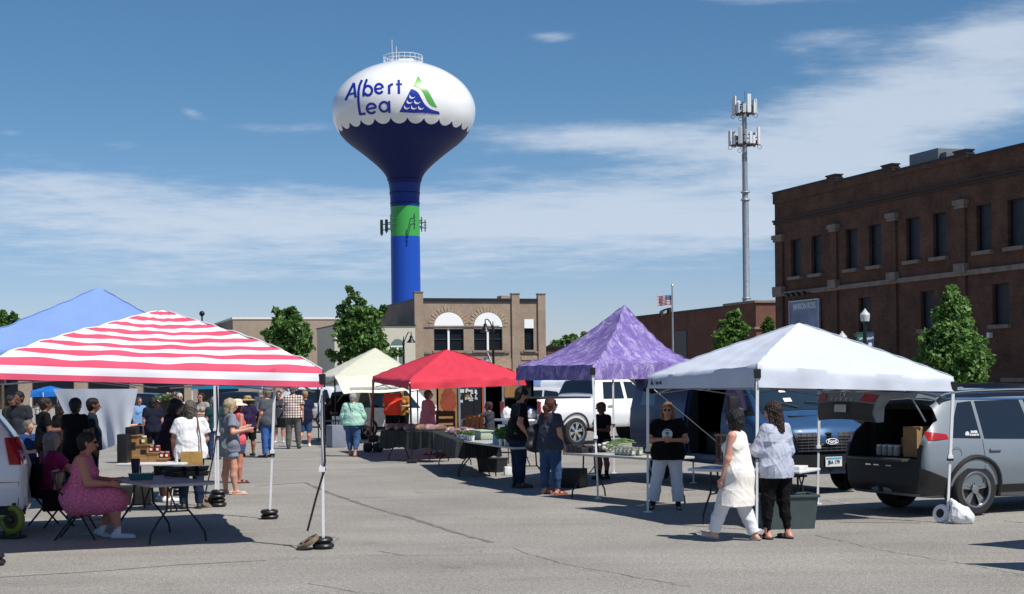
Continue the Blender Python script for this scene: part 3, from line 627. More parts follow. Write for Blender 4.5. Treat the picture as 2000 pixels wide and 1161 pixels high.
# ================================================================== water tower
def water_tower():
    DT = 220.0; base = GP(795, DT); hz = CY
    ZT = lambda y: D(790, y, DT).z
    t = thing('water_tower', 'tall white and blue water tower with a green band and scalloped tank, against the sky', 'water tower', base)
    prof = [(590, 29), (470, 28.7), (405, 28.5), (380, 29.3), (362, 31), (350, 34), (340, 39), (330, 47.5), (320, 58), (300, 82), (281, 107), (266, 122), (250, 132.5), (235, 138.3), (218, 140.5), (203, 139), (188, 133), (173, 123), (160, 110), (148, 93), (138, 74), (130, 52), (126, 36), (124.5, 16), (124, 0.01)]
    pr = [(hw * DT / FPX * 0.995, ZT(y)) for y, hw in prof]; pr[0] = (pr[0][0], 0.0)
    zs = np.array([p[1] for p in pr]); rs = np.array([p[0] for p in pr])
    # smooth resample
    def resample(pts, n):
        P = np.array(pts); out = []
        for i in range(len(P) - 1):
            p0, p1, p2, p3 = P[max(i - 1, 0)], P[i], P[i + 1], P[min(i + 2, len(P) - 1)]
            for k in range(n):
                u = k / n; out.append(0.5 * ((2 * p1) + (-p0 + p2) * u + (2 * p0 - 5 * p1 + 4 * p2 - p3) * u * u + (-p0 + 3 * p1 - 3 * p2 + p3) * u ** 3))
        out.append(P[-1]); return [(max(a, 0.005), b) for a, b in out]
    fine = [pr[0]] + resample(pr[1:], 5)
    FZ = np.array([p[1] for p in fine]); FR = np.array([p[0] for p in fine])
    blue, navy, green, white = mat('tower_blue', (0.010, 0.068, 0.40), 0.4, spec=0.35), mat('tower_navy', (0.003, 0.012, 0.095), 0.45, spec=0.25), mat('tower_green', (0.045, 0.32, 0.055), 0.35, coat=0.2), mat('tower_white', (0.78, 0.79, 0.80), 0.27, coat=0.5, var=0.03, vs=0.3)
    zg0, zg1 = ZT(463), ZT(405); zsc = ZT(262)
    def piece(name, a, b, m, n=96):
        pts = [(float(np.interp(a, FZ, FR)), a)] + [p for p in fine if a + 0.02 < p[1] < b - 0.02] + [(float(np.interp(b, FZ, FR)), b)]
        q = MB(); q.lathe(pts, (0, 0, 0), n); o = q.build(name, m, t, smooth=True, sharp=60); return o
    piece('lower_shaft', 0, zg0, blue); piece('green_band', zg0, zg1, green); piece('flared_neck', zg1, ZT(360), mat('tower_blue_shaded', (0.005, 0.030, 0.20), 0.42, spec=0.3))  # neck: same blue as the shaft, darkened for the shadow of the tank
    # scalloped edge between navy bowl and white tank
    n = 480; ns = 26; th = np.arange(n) / n * 2 * math.pi; zlo = zsc; amp = 0.95
    ph = (th / (2 * math.pi) * ns) % 1.0; edge = zlo + amp * (1 - np.sqrt(np.clip(1 - (2 * ph - 1) ** 2, 0, 1)))
    def ring_shell(name, m, lower):
        lev = 26; vs = []; fs = []
        for j in range(lev + 1):
            for k in range(n):
                if lower: z = ZT(360) + (edge[k] - ZT(360)) * (j / lev) ** 0.9
                else: z = edge[k] + (FZ[-1] - edge[k]) * (1 - (1 - j / lev) ** 2.2)
                r = float(np.interp(z, FZ, FR)); vs.append((r * math.cos(th[k]), r * math.sin(th[k]), z))
        for j in range(lev):
            for k in range(n): fs.append([j * n + k, j * n + (k + 1) % n, (j + 1) * n + (k + 1) % n, (j + 1) * n + k])
        return mesh_obj(name, vs, fs, m, t, True)
    ring_shell('bowl', navy, True); tank = ring_shell('tank', white, False)
    for y in (352, 378, 398):
        q = MB(); zz = ZT(y); q.torus((0, 0, zz), float(np.interp(zz, FZ, FR)) + 0.02, 0.07, n=48, k=6); q.build('ring_seam', navy, t)
    # lettering and emblem: strokes laid on the curved tank
    def onto(px, py, off=0.03):
        d = ray(px, py); c = Vector((0, 0, HC)) - Vector(base); lo_, hi_ = DT - 14, DT + 1.0
        f = lambda s: math.hypot((c + d * s).x, (c + d * s).y) - float(np.interp((c + d * s).z, FZ, FR))
        s0 = lo_; prev = f(s0); step = 0.25
        while s0 < hi_:
            s1 = s0 + step; cur = f(s1)
            if prev > 0 >= cur:
                for _ in range(25):
                    mid = (s0 + s1) / 2
                    if f(mid) > 0: s0 = mid
                    else: s1 = mid
                break
            s0, prev = s1, cur
        p = c + d * s0; return p - d.normalized() * off
    def stroke(q, pts, w):
        P = []
        for i in range(len(pts) - 1):
            a, b = Vector((*pts[i], 0)), Vector((*pts[i + 1], 0)); k = max(1, int((b - a).length / 2.0))
            for j in range(k): P.append(a.lerp(b, j / k))
        P.append(Vector((*pts[-1], 0))); vs = []; fs = []
        for i, p in enumerate(P):
            u = (P[min(i + 1, len(P) - 1)] - P[max(i - 1, 0)]).normalized(); sd = Vector((-u.y, u.x, 0)) * w / 2
            vs += [onto(p.x + sd.x, p.y + sd.y), onto(p.x - sd.x, p.y - sd.y)]
        for i in range(len(P) - 1): fs.append([2 * i, 2 * i + 2, 2 * i + 3, 2 * i + 1])
        q.add(vs, fs)
    def arc(cx, cy, rx, ry, a0, a1, n=22): return [(cx + rx * math.cos(R(a0 + (a1 - a0) * i / n)), cy + ry * math.sin(R(a0 + (a1 - a0) * i / n))) for i in range(n + 1)]
    z = lambda x, y: (620 + x / 4.838, 80 + y / 4.838)
    zz = lambda L_: [z(*p) for p in L_]
    q = MB(); W = 5.0
    stroke(q, zz([(264, 562), (300, 487), (345, 398)]), W * .95); stroke(q, zz([(345, 398), (353, 470), (360, 537)]), W * .95); stroke(q, zz([(290, 508), (354, 492)]), W * .7)
    stroke(q, zz([(421, 370), (398, 420), (388, 480), (386, 560), (392, 630), (404, 702)]), W * .95); stroke(q, zz([(400, 696), (428, 692), (455, 687)]), W * .95)
    stroke(q, zz([(468, 362), (450, 410), (437, 470), (436, 525)]), W * .95); stroke(q, [z(*p) for p in arc(478, 470, 38, 44, -150, 150)], W * .95)
    stroke(q, zz([(546, 458), (610, 447)]), W * .8); stroke(q, arc(*z(582, 452), 37 / 4.838, 44 / 4.838, -8, -330), W * .95)
    stroke(q, zz([(676, 418), (678, 502)]), W * .95); stroke(q, arc(*z(708, 444), 28 / 4.838, 32 / 4.838, 190, 285), W * .95)
    stroke(q, zz([(768, 368), (770, 502)]), W * .98); stroke(q, zz([(742, 412), (800, 410)]), W * .8)
    stroke(q, zz([(464, 648), (552, 632)]), W * .8); stroke(q, arc(*z(510, 640), 43 / 4.838, 46 / 4.838, -8, -325), W * .95)
    stroke(q, arc(*z(630, 624), 42 / 4.838, 46 / 4.838, 0, 360), W * .95); stroke(q, zz([(678, 568), (680, 683)]), W * .95)
    q.build('lettering', mat('tower_letter_blue', (0.012, 0.03, 0.30), 0.35), tank)
    def area(q, poly, off=0.03, holes=()):
        # fill a picture polygon with small quads that follow the tank
        xs = [p[0] for p in poly]; ys = [p[1] for p in poly]
        rows = 46
        for r_ in range(rows):
            y0 = min(ys) + (max(ys) - min(ys)) * r_ / rows; y1 = min(ys) + (max(ys) - min(ys)) * (r_ + 1) / rows
            def spans(y):
                o = []
                for i in range(len(poly)):
                    a, b = poly[i], poly[(i + 1) % len(poly)]
                    if (a[1] <= y) != (b[1] <= y): o.append(a[0] + (y - a[1]) / (b[1] - a[1]) * (b[0] - a[0]))
                return sorted(o)
            s0, s1 = spans(y0 + 1e-4), spans(y1 - 1e-4)
            if len(s0) != len(s1) or not s0: s0 = s1 = spans((y0 + y1) / 2)
            for i in range(0, len(s0) - 1, 2):
                k = max(1, int((s0[i + 1] - s0[i]) / 3)); vs = []
                for j in range(k + 1):
                    vs += [onto(s0[i] + (s0[i + 1] - s0[i]) * j / k, y0, off), onto(s1[i] + (s1[i + 1] - s1[i]) * j / k, y1, off)]
                q.add(vs, [[2 * j, 2 * j + 1, 2 * j + 3, 2 * j + 2] for j in range(k)])
    def cr_(pts, n=8):
        P = [Vector((*p, 0)) for p in pts]; o = []
        for i in range(len(P) - 1):
            p0, p1, p2, p3 = P[max(i - 1, 0)], P[i], P[i + 1], P[min(i + 2, len(P) - 1)]
            for k in range(n):
                u = k / n; v = 0.5 * ((2 * p1) + (-p0 + p2) * u + (2 * p0 - 5 * p1 + 4 * p2 - p3) * u * u + (-p0 + 3 * p1 - 3 * p2 + p3) * u ** 3); o.append((v.x, v.y))
        return o + [tuple(P[-1][:2])]
    q = MB(); area(q, zz([(951, 330), (1045, 470), (1132, 630)] + cr_([(1132, 630), (1095, 622), (1060, 600), (1030, 555), (1005, 500), (970, 455), (935, 438), (903, 432)])[1:])); q.build('emblem_green', mat('emblem_green', (0.09, 0.36, 0.07), 0.35), tank)
    q = MB(); area(q, zz([(773, 676), (884, 455)] + cr_([(884, 455), (920, 465), (955, 495), (985, 550), (1015, 600), (1060, 640), (1110, 660), (1148, 668)]) + [(1158, 697), (1000, 686)])); q.build('emblem_blue', mat('tower_letter_blue', (0.012, 0.03, 0.30), 0.35), tank)
    q = MB()
    for cx, cy in ((893, 532), (868, 580), (940, 582), (843, 632), (910, 634), (977, 636)):
        s = 1.0; area(q, zz([(cx - 22, cy - 24)] + cr_([(cx - 22, cy - 24), (cx - 10, cy - 4), (cx + 10, cy + 4), (cx + 34, cy - 6)], 6) + cr_([(cx + 34, cy - 6), (cx + 14, cy + 12), (cx - 8, cy + 16), (cx - 26, cy + 4)], 6)), 0.055)
    q.build('emblem_waves', white, tank)
    # top rail, mast
    zr0, zr1 = ZT(125), ZT(110.5); rr = 38 * DT / FPX; q = MB(); nb = 22
    for k in range(nb): a = 2 * math.pi * k / nb; q.bar((rr * math.cos(a), rr * math.sin(a), zr0 - 0.6), (rr * math.cos(a), rr * math.sin(a), zr1), 0.035, 5)
    for f in (0.0, 0.5, 1.0): q.torus((0, 0, zr0 + (zr1 - zr0) * f), rr, 0.04, n=40, k=5)
    q.build('railing', M_WHITE, t)
    q = MB(); q.bar((-1.45, -1.5, zr0 - 0.3), (-1.45, -1.5, ZT(82)), 0.04, 5); q.bar((-0.85, -1.6, zr0 - 0.3), (-0.85, -1.6, ZT(96)), 0.05, 5); q.build('mast', M_WHITE, t); q = MB(); q.box((0.4, 0, zr0 + 0.3), (2.2, 1.2, 0.7), bev=0.1); q.build('hatch', M_WHITE, t)
    # aerials on the green band
    dk = mat('aerial_green', (0.03, 0.10, 0.06), 0.5); r0 = 29 * DT / FPX
    specs = [(749, 443, 29, -20), (758.5, 440, 24, -10), (767, 436, 25, 5), (813, 436, 28, 10), (820, 440, 24, 10), (827, 437, 26, 20), (834, 440, 20, 20)]
    for i, (px, yc, hh, _) in enumerate(specs):
        dep = (-1.0 if i in (2, 3) else 0.4) - (r0 if i in (2, 3) else 0.0); off = GP(px, DT + dep) - base; zc = ZT(yc); h = hh * DT / FPX; q = MB()
        if i in (0, 1): q.box((off.x, off.y, zc), (0.42, 0.25, h), bev=0.05)
        q.bar((off.x, off.y, zc - h / 2 - 0.2), (off.x, off.y, zc + h / 2), 0.09, 6); ln = Vector((off.x, off.y, 0)); inn = ln.normalized() * (r0 - 0.2)
        for dz in (-0.4, 0.4): q.bar((off.x, off.y, zc + dz), (inn.x, inn.y, zc + dz), 0.07, 5)
        if i > 2:
            for k in range(3): q.bar((off.x - 0.25, off.y, zc + (k - 1) * h * 0.25), (off.x + 0.25, off.y, zc + (k - 1) * h * 0.25), 0.04, 4)
        q.build('aerial', dk, t)
water_tower()


def cell_tower():
    DT = 176.0; base = GP(1460, DT); t = thing('cell_tower', 'slender grey steel phone mast with two rings of white antenna panels', 'phone mast', base); Z = lambda y: D(1455, y, DT).z; w = lambda p: p * DT / FPX / 2
    q = MB(); q.lathe([(w(16), 0), (w(16), Z(583)), (w(13.5), Z(580)), (w(13), Z(392)), (w(14.5), Z(391)), (w(14), Z(388)), (w(11), Z(387)), (w(9.5), Z(300)), (w(9), Z(200)), (0.01, Z(199))], (0, 0, 0), 20); q.build('pole', M_STEEL, t, True, 30)
    q = MB()
    for y in (376, 391, 583): q.torus((0, 0, Z(y)), w(15), 0.1, n=20, k=6)
    q.bar((-w(11), 0, Z(580)), (-w(11), -0.2, Z(300)), 0.05, 5); q.build('collar', M_STEEL, t)
    panelm, dk = mat('antenna_white', (0.62, 0.64, 0.66), 0.5), mat('bracket_grey', (0.06, 0.065, 0.075), 0.5, 0.4)
    for zc, hp, rad, specs in ((Z(211), 34, 1.35, [(-62, 1), (-40, .6), (-8, .5), (15, 1.05), (48, .6), (75, .85), (120, .9), (160, .7), (200, .9), (240, 1), (285, .9)]), (Z(272), 32, 1.75, [(-75, .9), (-52, .5), (-25, 1.05), (15, .7), (28, .5), (55, 1.05), (80, .85), (130, .9), (170, .8), (215, 1), (260, .9)])):
        q = MB()
        for dz in (-0.3, 0.55):
            for k in range(3):
                a0, a1 = R(k * 120 + 35), R(k * 120 + 145); q.bar((rad * math.cos(a0), rad * math.sin(a0), zc + dz - 0.3), (rad * math.cos(a1), rad * math.sin(a1), zc + dz - 0.3), 0.07, 5)
        for k in range(6): a = R(k * 60 + 20); q.bar((0, 0, zc - 0.7), (rad * math.cos(a), rad * math.sin(a), zc - 0.55), 0.08, 5)
        q.torus((0, 0, zc - 0.65), rad * 0.55, 0.13, n=18, k=6)
        for k in range(16): a = rng.uniform(0, 6.28); r_ = rad * rng.uniform(0.5, 0.95); q.box((r_ * math.cos(a), r_ * math.sin(a), zc - 0.5 + rng.uniform(-0.2, 0.7)), (0.22, 0.2, 0.45))
        for a in (-75, -20, 60, 190): x, y = (rad + 0.05) * math.sin(R(a)), -(rad + 0.05) * math.cos(R(a)); q.torus((x, y, zc - 1.05), 0.22, 0.03, axis=(0, 1, 0), n=14, k=5)
        q.build('bracket', dk, t)
        for a, s in specs:
            a = R(a); q = MB(); h = hp * DT / FPX * s; q.box((rad * math.sin(a), -rad * math.cos(a), zc + h * 0.5 - 0.75), (0.46 if s > 0.8 else 0.34, 0.2, h), rz=a, bev=0.04); q.build('antenna_panel', panelm, t)
    q = MB(); q.bar((0.1, 0, Z(200)), (0.1, 0, Z(178)), 0.03, 5); q.build('whip', dk, t)
cell_tower()


# ================================================================== trees
def leaf_mat():
    m = bpy.data.materials.new('leaf_green'); m.use_nodes = True; nt = m.node_tree; N = nt.nodes; L = nt.links; b = N['Principled BSDF']
    at = N.new('ShaderNodeAttribute'); at.attribute_name = 'tint'; L.new(at.outputs['Color'], b.inputs['Base Color']); b.inputs['Roughness'].default_value = 0.5; b.inputs['Specular IOR Level'].default_value = 0.35
    t = N.new('ShaderNodeBsdfTranslucent'); L.new(at.outputs['Color'], t.inputs[0]); mx = N.new('ShaderNodeMixShader'); mx.inputs[0].default_value = 0.3; L.new(b.outputs[0], mx.inputs[1]); L.new(t.outputs[0], mx.inputs[2]); L.new(mx.outputs[0], N['Material Output'].inputs[0]); return m
M_LEAF = leaf_mat(); M_BARK = mat('bark', (0.09, 0.065, 0.045), 0.9, var=0.3, vs=8, bump=0.5, bs=15)
def leaves_mesh(name, cents, radii, nper, size, cols, parent, r, up=0.3):
    k = len(cents) * nper; ci = np.repeat(np.arange(len(cents)), nper)
    d = r.normal(0, 1, (k, 3)); d /= np.linalg.norm(d, axis=1)[:, None]; rad = radii[ci] * r.uniform(0, 1, k) ** 0.45
    P = cents[ci] + d * rad[:, None] * np.array([1, 1, 0.75])
    nrm = d * 0.55 + r.normal(0, 0.6, (k, 3)) + np.array([0, 0, up]); nrm /= np.linalg.norm(nrm, axis=1)[:, None]
    a = np.cross(nrm, r.normal(0, 1, (k, 3))); a /= np.linalg.norm(a, axis=1)[:, None]; b = np.cross(nrm, a); s = size * r.uniform(0.45, 1.45, k)[:, None]
    V = np.stack([P - a * s, P - b * s * 0.55 + nrm * s * 0.12, P + a * s, P + b * s * 0.55 + nrm * s * 0.12], 1).reshape(-1, 3); Fc = np.arange(k * 4).reshape(-1, 4)
    o = np_obj(name, V, Fc, M_LEAF, parent); me = o.data; me.polygons.foreach_set('use_smooth', np.zeros(k, bool))
    at = me.attributes.new('tint', 'FLOAT_COLOR', 'POINT'); ct = np.array(cols); w = r.uniform(0, 1, len(cents))[ci] * 0.6 + r.uniform(0, 1, k) * 0.4; c = ct[0] * (1 - w[:, None]) + ct[1] * w[:, None]; c = np.concatenate([c, np.ones((k, 1))], 1); at.data.foreach_set('color', np.repeat(c, 4, 0).astype(np.float32).ravel()); return o
LEAFC = [(0.045, 0.105, 0.022), (0.12, 0.23, 0.05)]
def tree(px, dist, y_top, y_bot, prof, label, cat='tree', group=None, n=70, nper=70, leaf=0.16, cols=LEAFC, seed=1, trunk=True, name='tree', lobes=()):
    r = np.random.default_rng(seed); base = GP(px, dist); t = thing(name, label, cat, base, 0, group); z1, z0 = ZAT(px, y_top, dist), max(0.3, ZAT(px, y_bot, dist)); ps = np.array(prof)
    hw = lambda f: np.interp(f, ps[:, 0], ps[:, 1]) * dist / FPX
    n = int(n * 1.7); f = r.uniform(0, 1, n * 3); keep = r.uniform(0, 1, n * 3) < (hw(f) / (ps[:, 1].max() * dist / FPX)) ** 0.9; f = f[keep][:n]; k = len(f); a = r.uniform(0, 6.283, k); cr0 = 0.065 * (z1 - z0) + 0.17 * hw(f)
    q = np.sqrt(r.uniform(0.10, 1, k)) * r.uniform(0.86, 1.10, k); rr = np.maximum(hw(f) - cr0 * 0.6, 0.0) * q
    c = np.stack([rr * np.cos(a), rr * np.sin(a), z0 + (z1 - z0) * f], 1); c[:, 2] = np.minimum(c[:, 2], z1 - cr0 * 0.5); rad = cr0 * r.uniform(0.5, 1.3, k)
    for lx, ly, lr in lobes:   # stray branches that break the outline (photo points)
        p = D(lx, ly, dist) - base; c = np.vstack([c, [p.x, r.uniform(-0.3, 0.3), p.z]]); rad = np.append(rad, lr * dist / FPX)
    leaves_mesh('crown', c, rad, nper, leaf, cols, t, r)
    q = MB(); zt = z0 + (z1 - z0) * 0.75; q.tube([(0, 0, 0), (0.03, 0, zt * 0.3), (-0.03, 0.02, zt * 0.6), (0, 0, zt)], 0.1, 8, rs=[0.022 * z1, 0.017 * z1, 0.012 * z1, 0.004 * z1])
    for i in r.choice(len(c), min(14, len(c)), False):
        e = c[i]; zs = max(z0 * 0.9, e[2] - 0.6 * math.hypot(e[0], e[1]) - 0.4); q.tube([(0, 0, zs), (e[0] * 0.5, e[1] * 0.5, (zs + e[2]) / 2 + 0.1), tuple(e)], 0.03, 5, rs=[0.008 * z1, 0.005 * z1, 0.002 * z1])
    q.build('trunk', M_BARK, t, True); return t
tree(563, 96, 607, 716, [(0, 30), (0.2, 42), (0.5, 47), (0.75, 42), (0.92, 24), (1, 8)], 'round green street tree in front of the long pale tan wall', seed=3, n=80, nper=75, lobes=[(540, 607, 7), (596, 650, 16), (604, 680, 13), (520, 650, 10), (570, 606, 8)])
tree(702, 92, 600, 722, [(0, 40), (0.2, 56), (0.5, 58), (0.75, 50), (0.92, 42), (1, 22)], 'tall ragged green street tree with a thin top left of the tan brick building', seed=5, n=95, nper=75, lobes=[(684, 566, 8), (692, 578, 13), (704, 590, 12), (678, 592, 9), (665, 602, 9), (700, 612, 18), (688, 606, 12), (742, 612, 14), (750, 602, 7), (762, 690, 14), (778, 690, 11), (645, 690, 10)])
tree(1862, 52, 560, 752, [(0, 48), (0.12, 66), (0.3, 72), (0.5, 56), (0.7, 38), (0.88, 20), (1, 4)], 'cone shaped bright green tree in front of the dark red brick building', seed=8, n=130, nper=90, leaf=0.10, cols=[(0.06, 0.14, 0.03), (0.16, 0.29, 0.065)], lobes=[(1800, 665, 10), (1930, 700, 12), (1880, 600, 10)])
tree(1430, 88, 611, 690, [(0, 34), (0.3, 42), (0.6, 34), (0.85, 18), (1, 6)], 'small light green tree in front of the low dark red brick building', seed=12, n=50, nper=60, leaf=0.15, cols=[(0.06, 0.14, 0.028), (0.14, 0.26, 0.055)], lobes=[(1436, 612, 9)])
tree(1502, 86, 622, 690, [(0, 20), (0.4, 20), (0.8, 12), (1, 5)], 'slim light green tree beside the corner of the dark red brick building', seed=13, n=24, nper=60, leaf=0.15, cols=[(0.06, 0.14, 0.028), (0.15, 0.27, 0.06)])
tree(4, 124, 612, 720, [(0, 30), (0.4, 40), (0.8, 30), (1, 12)], 'green tree with two rounded tops above the blue canopy', seed=15, n=55, nper=60, leaf=0.2, lobes=[(28, 618, 9), (36, 628, 7), (5, 612, 9)])
tree(76, 132, 664, 720, [(0, 8), (0.6, 8), (1, 3)], 'thin tree tip poking over the blue canopy', seed=16, n=10, nper=40, leaf=0.2)
tree(1118, 220, 653, 740, [(0, 40), (0.5, 40), (0.85, 24), (1, 10)], 'distant green tree to the right of the tan brick building', seed=17, n=45, nper=60, leaf=0.35, lobes=[(1142, 655, 8), (1086, 672, 12)])
tree(1082, 210, 672, 740, [(0, 22), (0.6, 22), (1, 8)], 'distant low bushy tree hard against the tan brick building', seed=18, n=25, nper=60, leaf=0.3)


# ================================================================== street furniture
def arm_lamp(px, dist, ytop, side, ylamp, label):
    b = GP(px, dist); t = thing('street_lamp', label, 'street lamp', b, 0, 'black gooseneck street lamps'); zt = ZAT(px, ytop, dist); k = dist / FPX
    q = MB(); q.lathe([(0.16, 0), (0.16, 0.5), (0.085, 0.6), (0.07, zt - 0.6), (0.1, zt - 0.55), (0.05, zt - 0.3), (0.015, zt)], (0, 0, 0), 12); q.build('pole', M_BLACKMETAL, t, True)
    zl = ZAT(px, ylamp, dist); e = side * 15 * k; pts = [(0, 0, zt - 0.5), (side * 5 * k, 0, zt - 0.05), (side * 10 * k, 0, zl + 0.42), (e, 0, zl + 0.40), (e, 0, zl + 0.15)]
    q = MB(); q.tube(pts, 0.035, 8); q.build('arm', M_BLACKMETAL, t, True)
    q = MB(); q.lathe([(0.02, 0.2), (0.09, 0.15), (0.12, -0.02), (0.2, -0.15), (0.3, -0.27), (0.31, -0.31), (0.27, -0.31)], (e, 0, zl), 18); q.build('lamp_shade', M_BLACKMETAL, t, True)
arm_lamp(964, 88, 628, -1, 638, 'black gooseneck street lamp in front of the arched windows')
arm_lamp(789, 104, 657, 1, 661, 'black gooseneck street lamp in front of the cream clapboard wall')
def globe_lamp(px, dist, ytop, label, banners=True, hidden=False):
    b = GP(px, dist); zt = ZAT(px, ytop, dist); k = dist / FPX; t = thing('globe_lamp', label, 'street lamp', b)
    zg = zt - 25 * k; q = MB(); q.lathe([(0.15, 0), (0.15, 0.6), (0.075, 0.75), (0.06, zg - 0.1), (0.11, zg - 0.02), (0.11, zg)], (0, 0, 0), 12); q.build('pole', mat('lamp_green', (0.012, 0.035, 0.03), 0.4), t, True)
    q = MB(); s = k * 25; q.lathe([(0.32 * s, 0), (0.37 * s, 0.3 * s), (0.38 * s, 0.5 * s)], (0, 0, zg), 20); q.build('globe', mat('frosted_globe', (0.72, 0.73, 0.74), 0.25, tl=0.3), t, True)
    q = MB(); q.lathe([(0.39 * s, 0.5 * s), (0.34 * s, 0.62 * s), (0.2 * s, 0.74 * s), (0.14 * s, 0.84 * s), (0.1 * s, 0.86 * s), (0.07 * s, 0.96 * s), (0.004, 1.0 * s)], (0, 0, zg), 20); q.build('cap', mat('frosted_globe', (0.72, 0.73, 0.74), 0.25, tl=0.3), t, True)
    if banners:
        zb1 = ZAT(px, 651, dist); h = 36 * k
        for sd, m, tx in ((-1, mat('banner_green', (0.012, 0.10, 0.07), 0.7), 'Lea'), (1, mat('banner_blue', (0.02, 0.06, 0.16), 0.7), 'Albert')):
            q = MB(); q.box((sd * 9.3 * k, 0, zb1 - h / 2), (15 * k, 0.015, h)); bo = q.build('banner', m, t); q = MB(); put_text(q, tx, (sd * 9.3 * k, -0.012, zb1 - h * 0.28), (1, 0, 0.25), (-0.25, 0, 1), 7.5 * k, 0.004, sx=0.7); q.lathe([(4 * k, 0), (4 * k, 0.004)], (sd * 9.3 * k, -0.009, zb1 - h * 0.62), 14, axis=(0, -1, 0)); q.build('banner_mark', M_WHITE, bo)
            q = MB(); q.bar((0, 0, zb1 + 0.02), (sd * 17 * k, 0, zb1 + 0.02), 0.02); q.build('banner_arm', M_BLACKMETAL, t)
globe_lamp(1691, 56, 603, 'white acorn globe street lamp with a green and a blue banner behind the white tent')
globe_lamp(1646, 66, 647, 'white globe lamp tip just showing over the white tent roof', False)
def ball_lamp():
    d = 80; b = GP(396, d); t = thing('ball_lamp', 'black ball topped post behind the striped tent', 'street lamp', b); z = ZAT(396, 613, d)
    q = MB(); q.bar((0, 0, 0), (0, 0, z - 0.12), 0.045, 10); q.build('pole', M_BLACKMETAL, t); q = MB(); q.ball((0, 0, z), 0.145, 16); q.build('ball', M_BLACKMETAL, t, True)
ball_lamp()
def flag_mesh(root, o, w, h, drop, m_list, name, stripes=13, seed=0, sx=-1):
    nx, ny = 26, 26; vs = []; fs = []; mi = []
    for j in range(ny + 1):
        for i in range(nx + 1):
            u, v = i / nx, j / ny; y = 0.10 * w * math.sin(u * 9 + v * 1.5 + seed) * u ** 0.6 + 0.05 * w * math.sin(u * 17 + seed); vs.append((o[0] + sx * u * w * 0.95, o[1] + y, o[2] - v * h - drop * u * u + 0.05 * h * math.sin(u * 7 + seed) * u))
    for j in range(ny):
        for i in range(nx):
            fs.append([j * (nx + 1) + i, j * (nx + 1) + i + 1, (j + 1) * (nx + 1) + i + 1, (j + 1) * (nx + 1) + i])
            if stripes:
                canton = i < nx * 0.4 and j < ny * 7 / 13; mi.append(2 if canton and not (i % 2 == 1 and j % 3 == 1) else 1 if canton else (0 if int(j * 13 / ny) % 2 == 0 else 1))
            else: mi.append(0 if not (0.35 < i / nx < 0.62 and 0.3 < j / ny < 0.75) else 1)
    return mesh_obj(name, vs, fs, m_list, root, True, mi)
FL_R, FL_W, FL_B, FL_K = mat('flag_red', (0.45, 0.03, 0.045), 0.8, tl=0.3), mat('flag_white', (0.72, 0.72, 0.74), 0.8, tl=0.3), mat('flag_blue', (0.02, 0.03, 0.14), 0.8, tl=0.2), mat('flag_black', (0.015, 0.015, 0.02), 0.8)
def flagpole():
    d = 94; b = GP(1315, d); t = thing('flagpole', 'tall silver flagpole in front of the low dark red building', 'flagpole', b); zt = ZAT(1314, 560, d); k = d / FPX
    q = MB(); q.lathe([(0.09, 0), (0.06, zt * 0.6), (0.04, zt)], (0, 0, 0), 12); q.build('pole', M_STEEL, t, True); q = MB(); q.ball((0, 0, zt + 0.05), 0.08, 10); q.build('finial', M_CHROME, t, True)
    f = thing('american_flag', 'stars and stripes flag flying from the tall silver flagpole', 'flag', (b.x, b.y, ZAT(1312, 577, d)), 0); flag_mesh(f, (-0.06, 0, 0), 29.5 * k, 19 * k, 0.05, [FL_R, FL_W, FL_B], 'cloth')
    f = thing('black_flag', 'black flag with a white disc below the stars and stripes', 'flag', (b.x, b.y, ZAT(1312, 601, d)), 0); flag_mesh(f, (-0.06, 0, 0), 25 * k, 11 * k, 0.25, [FL_K, FL_W], 'cloth', 0, 2.0)
flagpole()
f_ = thing('wall_flag', 'small stars and stripes flag leaning out over the red tent roof', 'flag', D(955, 697, 116), 0); flag_mesh(f_, (0, 0, 0), 26 * 116 / FPX, 11 * 116 / FPX, 0.35, [FL_R, FL_W, FL_B], 'cloth', 13, 1.0); q = MB(); q.bar((0.35, 0.1, -0.75), (-0.1, 0, 0.3), 0.03); q.build('staff', M_WHITE, f_)
# ================================================================== canopies
def stripe_mat():
    m = mat('striped_canopy', (0.74, 0.74, 0.76), 0.75, spec=0.2); nt = m.node_tree; N = nt.nodes; L = nt.links; b = N['Principled BSDF']
    at = N.new('ShaderNodeAttribute'); at.attribute_name = 'band'; fr = N.new('ShaderNodeMath'); fr.operation = 'FRACT'; L.new(at.outputs['Fac'], fr.inputs[0])
    gt = N.new('ShaderNodeMath'); gt.operation = 'GREATER_THAN'; gt.inputs[1].default_value = 0.5; L.new(fr.outputs[0], gt.inputs[0])
    tc = N.new('ShaderNodeTexCoord'); n = N.new('ShaderNodeTexNoise'); L.new(tc.outputs['Object'], n.inputs['Vector']); n.inputs['Scale'].default_value = 1.3; n.inputs['Detail'].default_value = 4
    r1 = N.new('ShaderNodeValToRGB'); L.new(n.outputs[0], r1.inputs[0]); r1.color_ramp.elements[0].color = (0.56, 0.06, 0.12, 1); r1.color_ramp.elements[1].color = (0.70, 0.11, 0.18, 1)
    mx = N.new('ShaderNodeMix'); mx.data_type = 'RGBA'; L.new(gt.outputs[0], mx.inputs[0]); L.new(r1.outputs[0], mx.inputs[6]); mx.inputs[7].default_value = (0.72, 0.72, 0.75, 1); L.new(mx.outputs[2], b.inputs['Base Color'])
    t = N.new('ShaderNodeBsdfTranslucent'); L.new(mx.outputs[2], t.inputs[0]); ms = N.new('ShaderNodeMixShader'); ms.inputs[0].default_value = 0.05; L.new(b.outputs[0], ms.inputs[1]); L.new(t.outputs[0], ms.inputs[2]); L.new(ms.outputs[0], N['Material Output'].inputs[0])
    return m
